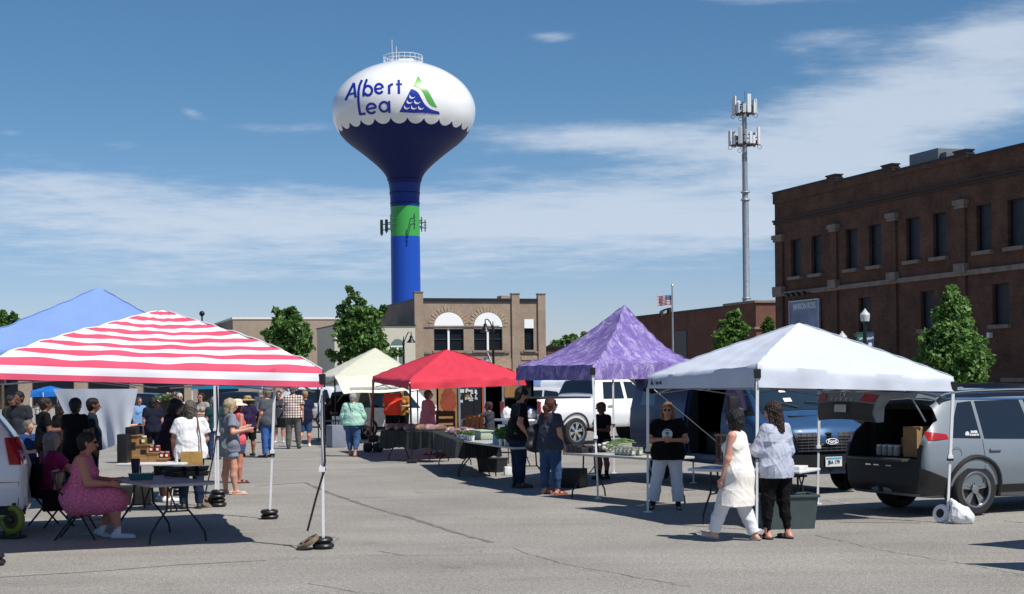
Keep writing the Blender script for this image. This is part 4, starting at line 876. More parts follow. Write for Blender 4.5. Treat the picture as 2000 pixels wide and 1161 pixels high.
def tiedye_mat():
    m = mat('tie_dye_canopy', (0.3, 0.2, 0.6), 0.8, spec=0.2); nt = m.node_tree; N = nt.nodes; L = nt.links; b = N['Principled BSDF']
    tc = N.new('ShaderNodeTexCoord'); n = N.new('ShaderNodeTexNoise'); L.new(tc.outputs['Object'], n.inputs['Vector']); n.inputs['Scale'].default_value = 3.6; n.inputs['Detail'].default_value = 12; n.inputs['Roughness'].default_value = 0.82; n.inputs['Distortion'].default_value = 0.8
    rp = N.new('ShaderNodeValToRGB'); L.new(n.outputs[0], rp.inputs[0]); e = rp.color_ramp.elements; e[0].position = 0.34; e[0].color = (0.12, 0.075, 0.27, 1); e[1].position = 0.64; e[1].color = (0.50, 0.45, 0.66, 1); k = e.new(0.50); k.color = (0.21, 0.155, 0.40, 1)
    L.new(rp.outputs[0], b.inputs['Base Color']); t = N.new('ShaderNodeBsdfTranslucent'); L.new(rp.outputs[0], t.inputs[0]); ms = N.new('ShaderNodeMixShader'); ms.inputs[0].default_value = 0.1; L.new(b.outputs[0], ms.inputs[1]); L.new(t.outputs[0], ms.inputs[2]); L.new(ms.outputs[0], N['Material Output'].inputs[0]); return m
FAB = dict(rough=0.75, spec=0.2, bump=0.35, bs=5)
CANOPY = dict(white=mat('white_canopy', (0.58, 0.62, 0.70), tl=0.06, var=0.03, vs=1.2, **FAB), red=mat('red_canopy', (0.60, 0.045, 0.075), tl=0.06, var=0.05, vs=1, **FAB), cream=mat('cream_canopy', (0.68, 0.68, 0.56), tl=0.15, **FAB), blue=mat('blue_canopy', (0.185, 0.295, 0.59), tl=0.07, var=0.06, vs=1, **FAB),
              stripe=stripe_mat(), navy=mat('navy_canopy', (0.02, 0.035, 0.18), tl=0.06, **FAB), purple=tiedye_mat(), grey=mat('grey_canopy', (0.30, 0.31, 0.33), tl=0.1, **FAB), teal=mat('teal_canopy', (0.02, 0.22, 0.42), tl=0.2, **FAB))
def canopy(name, label, feet, eave, zv, peak, p, fab, legm, legs=(0, 1, 2, 3), group=None, nv=24, nu=52, wr=0.012, seed=1, flap=0.02, base=None, stars=None, bands=8.0, legr=0.02, joint=True, crest=0.0, low=None):
    """feet/eave: four corners (near-left, near-right, far-right, far-left); eave z in the points; zv: valance bottom z per corner"""
    r = np.random.default_rng(seed); feet = [Vector(f) for f in feet]; eave = [Vector(e) for e in eave]; peak = Vector(peak); c0 = sum(feet, Vector()) / 4
    t = thing(name, label, 'canopy', (c0.x, c0.y, 0), 0, group)
    fabs = fab if isinstance(fab, (list, tuple)) else [fab] * 4; ms = []
    for f in fabs:
        if f not in ms: ms.append(f)
    vs = []; fs = []; mi = []; band = []; hem = []
    for s in range(4):
        a, b = eave[s], eave[(s + 1) % 4]; out = Vector((b.y - a.y, a.x - b.x, 0)).normalized(); b0 = len(vs)
        ph = r.uniform(0, 6, 4); za, zb = zv[s], zv[(s + 1) % 4]
        for j in range(nv + 5):
            for i in range(nu + 1):
                u = i / nu; e = a.lerp(b, u); sag = 0.035 * 4 * u * (1 - u); e2 = e - out * sag
                if j >= 4:
                    v = (j - 4) / nv; pt = e2.lerp(peak, v); pt.z = (e.z - 0.3 * sag * (1 - v)) + (peak.z - e.z) * (v ** p); amp = wr * (1 - v) ** 0.5
                    bow = -0.045 * 4 * u * (1 - u) * math.sin(math.pi * v) * (1.0 if p >= 0.9 else 0.7); pt.z += bow
                    pt.z += wr * 0.9 * math.exp(-min(u, 1 - u) * 11) * math.sin(v * 46 + min(u, 1 - u) * 30 + ph[1]) * (1 - v) ** 0.3
                    pt.z += amp * 1.5 * (0.55 + 0.45 * math.sin(u * 3.1 + ph[3])) * (math.sin(u * 23 + v * 9 + ph[0]) * 0.5 + math.sin(u * 41 - v * 17 + ph[1]) * 0.35 + math.sin(u * 9 + v * 31 + ph[2]) * 0.5); band.append(0.25 + v * bands)
                else:
                    w = 1 - j / 4; zz = za + (zb - za) * u; pt = e2 + out * (0.012 + flap * w * (1 + 0.6 * math.sin(u * 14 + ph[3]))); pt.z = (e.z - 0.3 * sag) + (zz + 0.02 * math.sin(u * math.pi) - 0.3 * sag - e.z) * w
                    pt += out * wr * (1.5 * math.sin(u * 21 + ph[0] + w * 2 + 1.5 * math.sin(u * 7)) + 0.8 * math.sin(u * 47 + ph[1])) * (0.25 + 0.75 * w); band.append(0.25 - w * 1.12)
                vs.append(pt - Vector((c0.x, c0.y, 0)))
        for j in range(nv + 4):
            for i in range(nu):
                if j == nv + 3: fs.append([b0 + j * (nu + 1) + i, b0 + j * (nu + 1) + i + 1, b0 + (j + 1) * (nu + 1) + i])
                else: fs.append([b0 + j * (nu + 1) + i, b0 + j * (nu + 1) + i + 1, b0 + (j + 1) * (nu + 1) + i + 1, b0 + (j + 1) * (nu + 1) + i])
                mi.append(ms.index(fabs[s]))
        hem.append([vs[b0 + 4 * (nu + 1)] + (vs[b0 + 4 * (nu + 1)] - vs[b0 + 4 * (nu + 1)]), *[vs[b0 + j * (nu + 1)] for j in range(5, nv + 4)]])
    o = mesh_obj('canopy_roof', vs, fs, ms, t, True, mi, 50); at = o.data.attributes.new('band', 'FLOAT', 'POINT'); at.data.foreach_set('value', np.array(band, np.float32))
    q = MB()
    for h in hem: q.tube([Vector(x) + Vector((0, 0, 0.006)) for x in h], 0.009, 5)
    q.build('seam', legm if fabs[0] is CANOPY['stripe'] else fabs[0], o, True)
    for k in legs:
        f, e = feet[k], eave[k]; top = Vector((e.x, e.y, e.z - 0.06)); mid = f.lerp(top, 0.47); f0 = Vector((f.x, f.y, 0.012)); L0 = Vector((c0.x, c0.y, 0))
        q = MB(); q.bar(mid - L0, top - L0, legr * 1.25, square=True); q.bar(f0 - L0, mid - L0, legr, square=True); q.box(mid - L0, (legr * 3.1, legr * 3.1, 0.05)) if joint else None; q.box((f.x - c0.x, f.y - c0.y, 0.008), (0.11, 0.11, 0.014)); lg = q.build('leg', legm, t)
        if joint: q = MB(); q.box(mid - L0 + Vector((0, 0, -0.035)), (legr * 3.4, legr * 3.4, 0.03)); q.build('collar', M_BLACK, lg); q = MB(); q.box(top - L0 + Vector((0, 0, -0.05)), (legr * 4, legr * 4, 0.12), bev=0.01); q.build('corner_bracket', M_BLACK, lg)
    for s in range(4):
        a, b = eave[s], eave[(s + 1) % 4]; L0 = Vector((c0.x, c0.y, 0)); q = MB(); hi, lo = -0.09, -0.26
        for k in range(2):
            p0, p1 = a.lerp(b, k / 2 + 0.02), a.lerp(b, k / 2 + 0.48); ins = (c0 - (a + b) / 2); ins.z = 0; ins = ins.normalized() * 0.07
            q.bar(p0 + Vector((0, 0, hi)) - L0 + ins, p1 + Vector((0, 0, lo)) - L0 + ins, 0.010, square=True); q.bar(p0 + Vector((0, 0, lo)) - L0 + ins * 1.4, p1 + Vector((0, 0, hi)) - L0 + ins * 1.4, 0.012, square=True)
        q.build('truss', M_GREYPOLE, t)
    if stars is not None:
        a, b = eave[stars], eave[(stars + 1) % 4]; q = MB(); nrm = (b - a).cross(peak - a).normalized(); rr_ = 0.11
        for j in range(5):
            v = 0.1 + j * 0.17
            for i in range(6):
                u = 0.12 + i * 0.15
                if not (v / 2 < u < 1 - v / 2): continue
                e = a.lerp(b, u); c = e.lerp(peak, v); c.z = e.z + (peak.z - e.z) * v ** p + 0.02; ex = (b - a).normalized(); ey = nrm.cross(ex)
                q.prism([((rr_ if k % 2 == 0 else rr_ * 0.42) * math.sin(k * math.pi / 5), (rr_ if k % 2 == 0 else rr_ * 0.42) * math.cos(k * math.pi / 5)) for k in range(10)], c - L0, ex, ey, 0.004)
        q.build('printed_stars', CANOPY['white'], o)
    return t
def V2(x, y, z=0.0): return Vector((x, y, z))
def EV(px, py, d): return D(px, py, d)


# striped canopy, front left
fFR, fBR, fFL = G(632, 1072), G(527, 1014), G(-13, 1105); fBL = fFL + (fBR - fFR)
eFR, eFL = EV(629, 722, fFR.y - 0.0), EV(-12, 704, fFL.y); eBR = V2(fBR.x + 0.10, fBR.y, eFR.z); eBL = V2(fBL.x, fBL.y, eFL.z)
zFR, zFL = EV(632, 757, fFR.y).z, EV(-12, 741, fFL.y).z
cen = (fFR + fFL + fBR + fBL) / 4
pk = EV(318, 606, cen.y + 0.1)
canopy('striped_canopy', 'red and white striped pop up canopy with a blue starred side, on white legs', [fFL, fFR, fBR, fBL], [eFL, eFR, eBR, eBL], [zFL, zFR, zFR, zFL], pk, 0.82, [CANOPY['stripe'], CANOPY['navy'], CANOPY['navy'], CANOPY['stripe']], M_WHITEPOLE, seed=4, stars=1, wr=0.011, bands=7.5, legr=0.019)
STR = dict(FR=fFR, BR=fBR, FL=fFL, BL=fBL)
# blue canopy behind it
b0 = G(427, 990); bFR = V2(b0.x, b0.y); bFL, bBR, bBL = V2(-8.1, 22.0), V2(-5.15, 26.6), V2(-8.9, 25.7)
zb = EV(20, 682, 22.3).z
canopy('blue_canopy', 'light blue peaked canopy rising behind the striped canopy', [bFL, bFR, bBR, bBL], [V2(v.x, v.y, zb) for v in (bFL, bFR, bBR, bBL)], [zb - 0.14] * 4, EV(193, 561, 24.2), 1.08, [CANOPY['blue']] * 4, M_WHITEPOLE, seed=7, legr=0.02)
# cream canopy with a long front awning
c1, c2 = GP(654, 47), GP(815, 49.5); c3, c4 = V2(c2.x - 1.2, c2.y + 3.2), V2(c1.x - 0.9, c1.y + 3.0); zc = EV(654, 735, 47).z
T = canopy('cream_canopy', 'cream canopy with a long slanted front awning beside the red canopy', [c1, c2, c3, c4], [V2(v.x, v.y, zc) for v in (c1, c2, c3, c4)], [zc - 0.10, zc - 0.10, zc - 0.26, zc - 0.3], EV(733, 680, 48.6), 0.95, CANOPY['cream'], M_BLACKMETAL, seed=9, legr=0.024, joint=False)
q = MB(T); a0, a1, b0_, b1_ = EV(655, 736, 46.9), EV(812, 738, 49.3), EV(671, 770, 46.1), EV(818, 763, 48.3); vs = []; nA = 30
for j in range(7):
    for i in range(nA + 1):
        u = i / nA; p_ = a0.lerp(a1, u).lerp(b0_.lerp(b1_, u), j / 6); p_.y += 0.02 * math.sin(u * 70); p_.z += 0.02 * math.sin(u * 9) * j / 6; vs.append(p_)
q.add(vs, [[j * (nA + 1) + i, j * (nA + 1) + i + 1, (j + 1) * (nA + 1) + i + 1, (j + 1) * (nA + 1) + i] for j in range(6) for i in range(nA)]); q.build('awning', CANOPY['cream'], T, True)
q = MB(T); s0, s1, s2, s3 = [a0.lerp(a1, u).lerp(b0_.lerp(b1_, u), v) + V2(0, -0.04, 0.01) for u, v in ((0.12, 0.66), (0.72, 0.66), (0.72, 0.80), (0.10, 0.80))]; q.add([s0, s1, s2, s3], [[0, 1, 2, 3]]); q.build('dark_strip', CANOPY['grey'], T)
q = MB(T); q.bar(b0_, V2(b0_.x - 0.3, c1.y, 1.3), 0.02, square=True); q.build('awning_arm', M_BLACKMETAL, T)
# red canopy
rL, rF = G(730, 884), G(805, 905); rR = V2(D(1026, 741, 38.0).x, 38.0); rB = rL + (rR - rF)
zr = [EV(797, 744, rF.y).z, EV(1026, 735, 38).z, EV(727, 737, rL.y).z]
canopy('red_canopy', 'bright red canopy on black legs in front of the tan brick building', [rF, rR, rB, rL], [V2(rF.x - 0.03, rF.y, zr[0]), V2(rR.x, rR.y, zr[1] + 0.0), V2(rB.x, rB.y, zr[2]), V2(rL.x, rL.y, zr[2])], [EV(797, 761, rF.y).z, EV(1026, 753, 38).z, zr[2] - 0.2, EV(727, 746, rL.y).z], EV(873, 683, 40.0), 0.9, CANOPY['red'], M_BLACKMETAL, seed=11, wr=0.011, legr=0.026, joint=False)
RED = dict(L=rL, F=rF, R=rR, B=rB)
# purple canopy
pF, pL = G(1168, 975), GP(1013, 28.0); pR = V2(D(1352, 741, 28.2).x, 28.2); pB = pL + (pR - pF)
zp = [EV(1160, 712, pF.y).z, EV(1352, 705, 28.2).z, EV(1012, 714, 28).z]
canopy('purple_canopy', 'purple and white tie dye canopy with a steep pointed top', [pF, pR, pB, pL], [V2(pF.x - 0.06, pF.y, zp[0]), V2(pR.x, pR.y, zp[1]), V2(pB.x, pB.y, zp[1]), V2(pL.x, pL.y, zp[2])], [EV(1160, 743, pF.y).z, EV(1352, 738, 28.2).z, zp[1] - 0.3, EV(1012, 743, 28).z], EV(1220, 595, 27.9), 1.5, CANOPY['purple'], M_WHITEPOLE, seed=13, wr=0.014, legr=0.021)
PUR = dict(F=pF, L=pL, R=pR, B=pB)
# white canopy
wL, wF, wR, wB = G(1265, 1001), V2(G(1478, 1036).x, G(1478, 1036).y), G(1850, 1022), G(1597, 985)
ez = [EV(1265, 735, wL.y), EV(1479, 713, wF.y), EV(1862, 738, wR.y)]
zvw = [EV(1265, 759, wL.y).z, EV(1479, 757, wF.y).z, EV(1862, 765, wR.y).z]
WT = canopy('white_canopy', 'white pop up canopy with white legs in front of the blue van', [wL, wF, wR, wB], [V2(ez[0].x, ez[0].y, ez[0].z), V2(ez[1].x, ez[1].y, ez[1].z), V2(ez[2].x, ez[2].y, ez[2].z), V2(wB.x + 0.05, wB.y, ez[2].z)], [zvw[0], zvw[1], zvw[2], zvw[2]], EV(1561, 631, (wL.y + wR.y) / 2 + 0.2), 0.94, CANOPY['white'], M_WHITEPOLE, seed=15, wr=0.007, legr=0.021)
WHI = dict(L=wL, F=wF, R=wR, B=wB)
q = MB(WT); ex = (V2(ez[1].x, ez[1].y) - V2(ez[0].x, ez[0].y)).normalized(); nn = V2(ex.y, -ex.x); c_ = V2(ez[0].x, ez[0].y, (ez[0].z + zvw[0]) / 2 - 0.0) + ex * 0.27 + nn * 0.075; q.prism([(-0.05, -0.035), (0.055, -0.04), (0.03, 0.0), (0.0, 0.06), (-0.02, 0.02)], c_, ex, V2(0, 0, 1), -0.004)
put_text(q, 'zpeak', c_ + ex * 0.22 + V2(0, 0, -0.005) + nn * 0.004, ex, V2(0, 0, 1), 0.075, 0.004); q.build('logo', mat('logo_navy', (0.01, 0.012, 0.03), 0.6), WT)
# far canopies glimpsed between the others
def far_canopy(name, label, x0, x1, d, ztop, zeave, fab, seed, depth=3.0, group=None):
    a, b = GP(x0, d), GP(x1, d); c, e = b + V2(0.4, depth), a + V2(0.4, depth); pts = [V2(v.x, v.y, zeave) for v in (a, b, c, e)]; pk_ = (pts[0] + pts[2]) / 2; pk_.z = ztop
    canopy(name, label, [a, b, c, e], pts, [zeave - 0.28] * 4, pk_, 1.0, fab, M_WHITEPOLE, seed=seed, joint=False, nv=8, nu=12)
far_canopy('teal_canopy', 'teal blue canopy seen low under the striped canopy behind the shoppers', 375, 512, 70, 2.4, 1.95, CANOPY['teal'], 31)
far_canopy('bright_blue_canopy', 'small bright blue canopy far behind beside the hanging white sheet', 60, 84, 75, 1.9, 1.65, mat('bright_blue_canopy', (0.01, 0.16, 0.55), 0.7, tl=0.2), 32)
far_canopy('distant_blue_canopy', 'distant blue canopy just right of the red canopy corner', 1028, 1075, 66, 2.2, 1.93, CANOPY['blue'], 33)
far_canopy('distant_white_canopy', 'distant pale grey canopy behind the pickup bed', 1056, 1125, 62, 2.2, 1.85, CANOPY['white'], 34)
# two canopies just outside the right edge: their corners shade the ground inside the picture
def side_canopy(c, e1, e2, z, seed, label):
    c = V2(*c); a, b = c + V2(*e2), c + V2(*e1); d_ = a + V2(*e1); pts = [V2(v.x, v.y, z) for v in (c, a, d_, b)]; pk_ = (pts[0] + pts[2]) / 2; pk_.z = z + 0.8
    canopy('side_canopy', label, [c, a, d_, b], pts, [z - 0.2] * 4, pk_, 1.0, CANOPY['white'], M_WHITEPOLE, seed=seed, nv=8, nu=12)
def from_shadow(px, py, z): p = G(px, py); k = z / math.tan(SUN_EL); s = Vector((SUND.x, SUND.y, 0)).normalized(); p = p + s * k; return (p.x, p.y)
side_canopy(from_shadow(1914, 1065, 1.9), (2.1, 1.3), (1.2, -1.7), 2.1, 41, 'white canopy outside the right edge casting the upper pointed shadow')
side_canopy(from_shadow(1911, 1103, 1.9), (2.7, 0.35), (1.4, -2.6), 2.1, 42, 'white canopy outside the right edge casting the lower pointed shadow')


# ------------------------------------------------------------------ weights, straps, sheet, bags
def ring_weight(x, y, z, label, R0=0.088, r=0.040, group='black ring weights on canopy legs'):
    t = thing('leg_weight', label, 'weight', (x, y, z), random.uniform(0, 6), group); q = MB(); q.torus((0, 0, r * 0.82), R0, r, n=26, k=10, sq=0.82); q.build('ring', mat('weight_black', (0.013, 0.013, 0.014), 0.42, var=0.3, vs=15), t, True); q = MB(); q.lathe([(0.045, 0.015), (R0 - r * 0.6, 0.02), (R0 - r * 0.6, 0.035), (0.045, 0.04)], (0, 0, 0), 16); q.build('hub', M_BLACK, t); return t
def stack(foot, n, where, jit=0.018):
    for i in range(n): ring_weight(foot.x + random.uniform(-jit, jit) * (i > 0), foot.y + random.uniform(-jit, jit), 0.004 + i * 0.067, f'black ring weight {("lying lowest", "second up", "third up", "topmost")[min(i, 3)]} round the {where}')
stack(fFR, 2, 'front right leg of the striped canopy'); stack(fBR, 2, 'rear right leg of the striped canopy'); stack(fFL, 2, 'front left leg of the striped canopy'); stack(bFR, 4, 'front right leg of the blue canopy', 0.022)
kb = G(346, 968); stack(V2(kb.x, kb.y), 3, 'far leg behind the jar table')
def plate(p, axis, label, R0=0.135):
    t = thing('weight_plate', label, 'weight', p, 0, 'worn tan plates leaning on leg weights'); q = MB(); q.lathe([(0.03, -0.014), (R0 * 0.75, -0.016), (R0 * 0.78, -0.026), (R0, -0.026), (R0 + 0.008, 0), (R0, 0.026), (R0 * 0.78, 0.026), (R0 * 0.75, 0.016), (0.03, 0.014)], (0, 0, 0), 26, axis=axis); q.build('disc', mat('tan_iron', (0.15, 0.11, 0.075), 0.75, var=0.35, vs=12), t, True); q = MB(); q.lathe([(0.035, -0.024), (0.035, 0.024)], (0, 0, 0), 14, axis=axis); q.build('hub', M_BLACKMETAL, t)
plate(fFR + V2(-0.17, -0.08, 0.085), (-0.5, -0.15, 0.85), 'worn tan weight plate leaning by the front right leg of the striped canopy')
plate(bFR + V2(-0.19, -0.08, 0.085), (0.55, -0.35, 0.62), 'worn tan weight plate leaning by the leg of the blue canopy')
def strap(pts, label, name='tie_strap', r=0.012, m=M_BLACK):
    t = thing(name, label, 'strap', pts[0]); q = MB(); q.tube([Vector(p) - Vector(pts[0]) for p in pts], r, 6); q.build('webbing', m, t, True); return t
st = strap([eFR + V2(0.02, -0.05, -0.25), fFR + V2(0.03, -0.06, 1.30), fFR + V2(0.035, -0.05, 1.02), fFR + V2(0.02, -0.05, 0.9), fFR + V2(-0.07, -0.08, 0.6), fFR + V2(-0.17, -0.12, 0.22)], 'black webbing strap tied from the striped canopy corner to its weight plate', r=0.014)
q = MB(st); q.box(fFR + V2(0.0, -0.05, 0.93), (0.07, 0.03, 0.06)); q.build('buckle', M_WHITE, st)
strap([V2(eFL.x + 8.0, 0, 0)] if False else [V2(bFR.x, bFR.y - 0.03, 1.9), bFR + V2(0.02, -0.05, 1.4), bFR + V2(-0.05, -0.06, 0.85), bFR + V2(-0.19, -0.10, 0.2)], 'black webbing strap tied down the leg of the blue canopy', r=0.012)
strap([ez[0] + V2(0.12, 0.3, -0.2), V2(wL.x + 1.3, wL.y - 0.6, 0.72), V2(wL.x + 1.62, wL.y - 0.55, 0.1)], 'thin pale guy line slanting under the white canopy to its table', 'guy_line', 0.005, M_WHITE)
# red strap ratchet and block on the red canopy legs
t_ = thing('leg_weight_block', 'small black foot weight on the front leg of the red canopy', 'weight', (rF.x, rF.y, 0.0)); q = MB(); q.box((0, 0, 0.05), (0.24, 0.24, 0.09), bev=0.03); q.box((0, 0, 0.12), (0.1, 0.1, 0.06), bev=0.02); q.build('block', M_BLACK, t_)
t_ = thing('weight_bag', 'black weight bags with a red strap round the left leg of the red canopy', 'weight', (rL.x, rL.y, 0.0)); q = MB(); q.box((-0.16, 0.05, 0.14), (0.26, 0.3, 0.26), bev=0.09); q.box((0.14, -0.03, 0.14), (0.26, 0.3, 0.26), bev=0.09); q.box((0, 0, 0.38), (0.3, 0.3, 0.2), bev=0.08); q.build('bags', M_BLACK, t_, True); q = MB(); q.bar((-0.1, -0.06, 0.2), (0.03, -0.06, 2.0), 0.025); q.build('strap', mat('orange_strap', (0.40, 0.06, 0.02), 0.7), t_)
# hanging grey-white sheet (side wall of the blue canopy)
def sheet():
    a, b, c, e = EV(104, 760, 28.4), EV(270, 760, 27.6), EV(246, 868, 27.4), EV(160, 884, 28.0); t = thing('hanging_sheet', 'wrinkled grey white sheet hung as a wind break behind two dark figures', 'sheet', (a.x, a.y, 0)); n = 36; vs = []
    for j in range(n + 1):
        for i in range(n + 1):
            u, v = i / n, j / n; p = a.lerp(b, u).lerp(e.lerp(c, u), v); p.y += 0.05 * math.sin(u * 11 + v * 2.5 + 0.6 * math.sin(v * 4)) * (0.2 + v) + 0.022 * math.sin(u * 27 - v * 4 + math.sin(v * 3)) * v; p.z -= 0.03 * math.sin(u * 5) * v; vs.append(p - V2(a.x, a.y))
    mesh_obj('fabric', vs, [[j * (n + 1) + i, j * (n + 1) + i + 1, (j + 1) * (n + 1) + i + 1, (j + 1) * (n + 1) + i] for j in range(n) for i in range(n)], mat('sheet_fabric', (0.68, 0.71, 0.78), 0.7, tl=0.3, var=0.06, vs=2), t, True)
sheet()
# white bag and plate on the white canopy's right leg
b_ = wR; t_ = thing('plastic_bag', 'crumpled white plastic bag tied to the right leg of the white canopy', 'bag', (b_.x + 0.12, b_.y - 0.1, 0)); r_ = np.random.default_rng(5)
prm = [limb((0, 0, 0.11), (0.06, 0, 0.10), 0.125), limb((-0.02, 0.0, 0.2), (-0.08, 0.05, 0.30), 0.07, 0.03), limb((0.1, -0.02, 0.07), (0.14, 0, 0.06), 0.065)]
sdf_obj('film', prm, mat('white_film', (0.78, 0.79, 0.82), 0.35, tl=0.2), 0.010, t_, k=0.05, wr=0.007, seed=3)
t_ = thing('white_weight', 'white weight plate with a black hub at the foot of the white canopy leg', 'weight', (b_.x - 0.06, b_.y + 0.06, 0.12)); q = MB(); q.lathe([(0.05, -0.025), (0.115, -0.025), (0.125, 0), (0.115, 0.025), (0.05, 0.025)], (0, 0, 0), 22, axis=(-0.75, -0.6, 0.2)); q.build('disc', M_WHITE, t_, True); q = MB(); q.lathe([(0.06, -0.028), (0.06, 0.028)], (0, 0, 0), 18, axis=(-0.75, -0.6, 0.2)); q.build('hub', M_BLACK, t_)
# ================================================================== vehicles
def crom(P, n):
    P = np.asarray(P, float); out = []
    for i in range(len(P) - 1):
        p0, p1, p2, p3 = P[max(i - 1, 0)], P[i], P[i + 1], P[min(i + 2, len(P) - 1)]
        for k in range(n):
            u = k / n; out.append(0.5 * ((2 * p1) + (-p0 + p2) * u * 0.9 + (2 * p0 - 5 * p1 + 4 * p2 - p3) * u * u * 0.9 + (-p0 + 3 * p1 - 3 * p2 + p3) * u ** 3 * 0.9 + (0.1 * ((p2 - p1) * u * 2))) if False else p1 + (p2 - p1) * u + 0.55 * (0.5 * ((2 * p1) + (-p0 + p2) * u + (2 * p0 - 5 * p1 + 4 * p2 - p3) * u * u + (-p0 + 3 * p1 - 3 * p2 + p3) * u ** 3) - (p1 + (p2 - p1) * u)))
    out.append(P[-1]); return np.array(out)
class CarBody:
    """lofted body: stations (x, zb, zm, zs, zr, wb, wm, ws, wr, rake, bow) from tail to nose"""
    NS, NT = 5, 4
    def __init__(s, st):
        rings = []
        for (x, zb, zm, zs, zr, wb, wm, ws, wr, rake, bow) in st:
            g = min(0.07, (zr - zs) * 0.45 + 0.01)
            pts = [(0, zb), (wb * 0.86, zb), (wb, zb + 0.07), (wm, zm), (ws, zs), (wr, zr - g), (wr * 0.82, zr), (0, zr + 0.025)]
            rings.append([(x + rake * (z - zb) - (bow if x > 0 else -bow) * (y / max(wm, 0.1)) ** 2, y, z) for y, z in pts])
        A = np.array(rings); B = np.stack([crom(A[:, j], s.NS) for j in range(A.shape[1])], 1)
        s.S = np.stack([crom(B[i], s.NT) for i in range(B.shape[0])], 0)      # [ns, nt, 3]
    def at(s, a, b):
        a = min(max(a * s.NS, 0), s.S.shape[0] - 1.001); b = min(max(b * s.NT, 0), s.S.shape[1] - 1.001); i, j = int(a), int(b); u, v = a - i, b - j; S = s.S
        return Vector((S[i, j] * (1 - u) * (1 - v) + S[i + 1, j] * u * (1 - v) + S[i, j + 1] * (1 - u) * v + S[i + 1, j + 1] * u * v))
    def body_geo(s):
        S = s.S; ns, nt, _ = S.shape; full = np.concatenate([S, (S[:, -2:0:-1] * np.array([1, -1, 1]))], 1); m = full.shape[1]; vs = full.reshape(-1, 3).tolist(); fs = []
        for i in range(ns - 1):
            for j in range(m): fs.append([i * m + j, i * m + (j + 1) % m, (i + 1) * m + (j + 1) % m, (i + 1) * m + j])
        for i, rev in ((0, False), (ns - 1, True)):
            c = full[i].mean(0); vs.append(c.tolist()); k = len(vs) - 1
            for j in range(m): f = [k, i * m + (j + 1) % m, i * m + j]; fs.append(f[::-1] if rev else f)
        return vs, [f[::-1] for f in fs]
    def side(s, x, z, off=0.006, left=1):
        S = s.S; ys, zs = [], []
        for j in range(2 * s.NT, 6 * s.NT + 1): ys.append(np.interp(x, S[:, j, 0], S[:, j, 1])); zs.append(np.interp(x, S[:, j, 0], S[:, j, 2]))
        zs = np.maximum.accumulate(np.array(zs)); return Vector((x, (float(np.interp(z, zs, ys)) + off) * left, z))
    def end(s, y, z, front=True, off=0.006):
        S = s.S[::-1] if front else s.S; sg = 1 if y >= 0 else -1; y = abs(y); n = S.shape[0] // 2; prev = None
        for i in range(n):
            r = S[i]; zz = np.maximum.accumulate(r[s.NT:6 * s.NT + 1, 2]); Y = float(np.interp(z, zz, r[s.NT:6 * s.NT + 1, 1], left=0, right=0)); xr = float(np.interp(z, zz, r[s.NT:6 * s.NT + 1, 0])); xc = float(np.interp(z, [r[0, 2], r[-1, 2]], [r[0, 0], r[-1, 0]]))
            yc = min(y, max(Y, 1e-4)); X = xc + (xr - xc) * (yc / max(Y, 1e-4)) ** 2
            if Y >= y:
                if prev is None: x = X
                else: f = (y - prev[0]) / max(Y - prev[0], 1e-5); f = min(max(f, 0), 1); x = prev[1] + (X - prev[1]) * f
                break
            prev = (Y, X)
        else: x = X
        return Vector((x + (off if front else -off), y * sg, z))
def poly_patch(mapf, quad, nu=8, nv=6, thick=None):
    (a, b, c, d) = [np.array(q, float) for q in quad]; vs = []
    for j in range(nv + 1):
        for i in range(nu + 1):
            u, v = i / nu, j / nv; p = (a * (1 - u) + b * u) * (1 - v) + (d * (1 - u) + c * u) * v; vs.append(mapf(*p))
    return vs, [[j * (nu + 1) + i, j * (nu + 1) + i + 1, (j + 1) * (nu + 1) + i + 1, (j + 1) * (nu + 1) + i] for j in range(nv) for i in range(nu)]
def boolean(o, cutters):
    for vs, fs, m in cutters:
        c = mesh_obj('cut', vs, fs, m); c.matrix_world = o.matrix_world; md = o.modifiers.new('b', 'BOOLEAN'); md.operation = 'DIFFERENCE'; md.object = c; md.solver = 'EXACT'
        try: md.material_mode = 'TRANSFER'
        except Exception: pass
        bpy.context.view_layer.update(); dg = bpy.context.evaluated_depsgraph_get(); me = bpy.data.meshes.new_from_object(o.evaluated_get(dg), depsgraph=dg); o.modifiers.clear(); o.data = me; bpy.data.objects.remove(c)
    o.data.polygons.foreach_set('use_smooth', [True] * len(o.data.polygons)); o.data.set_sharp_from_angle(angle=R(38))
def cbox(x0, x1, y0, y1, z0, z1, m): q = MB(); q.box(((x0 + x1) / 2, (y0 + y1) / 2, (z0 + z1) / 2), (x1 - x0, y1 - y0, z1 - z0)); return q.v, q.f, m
def ccyl(x, z, r, y0, y1, m): q = MB(); q.lathe([(r, 0), (r, y1 - y0)], (x, y0, z), 28, axis=(0, 1, 0)); return q.v, q.f, m
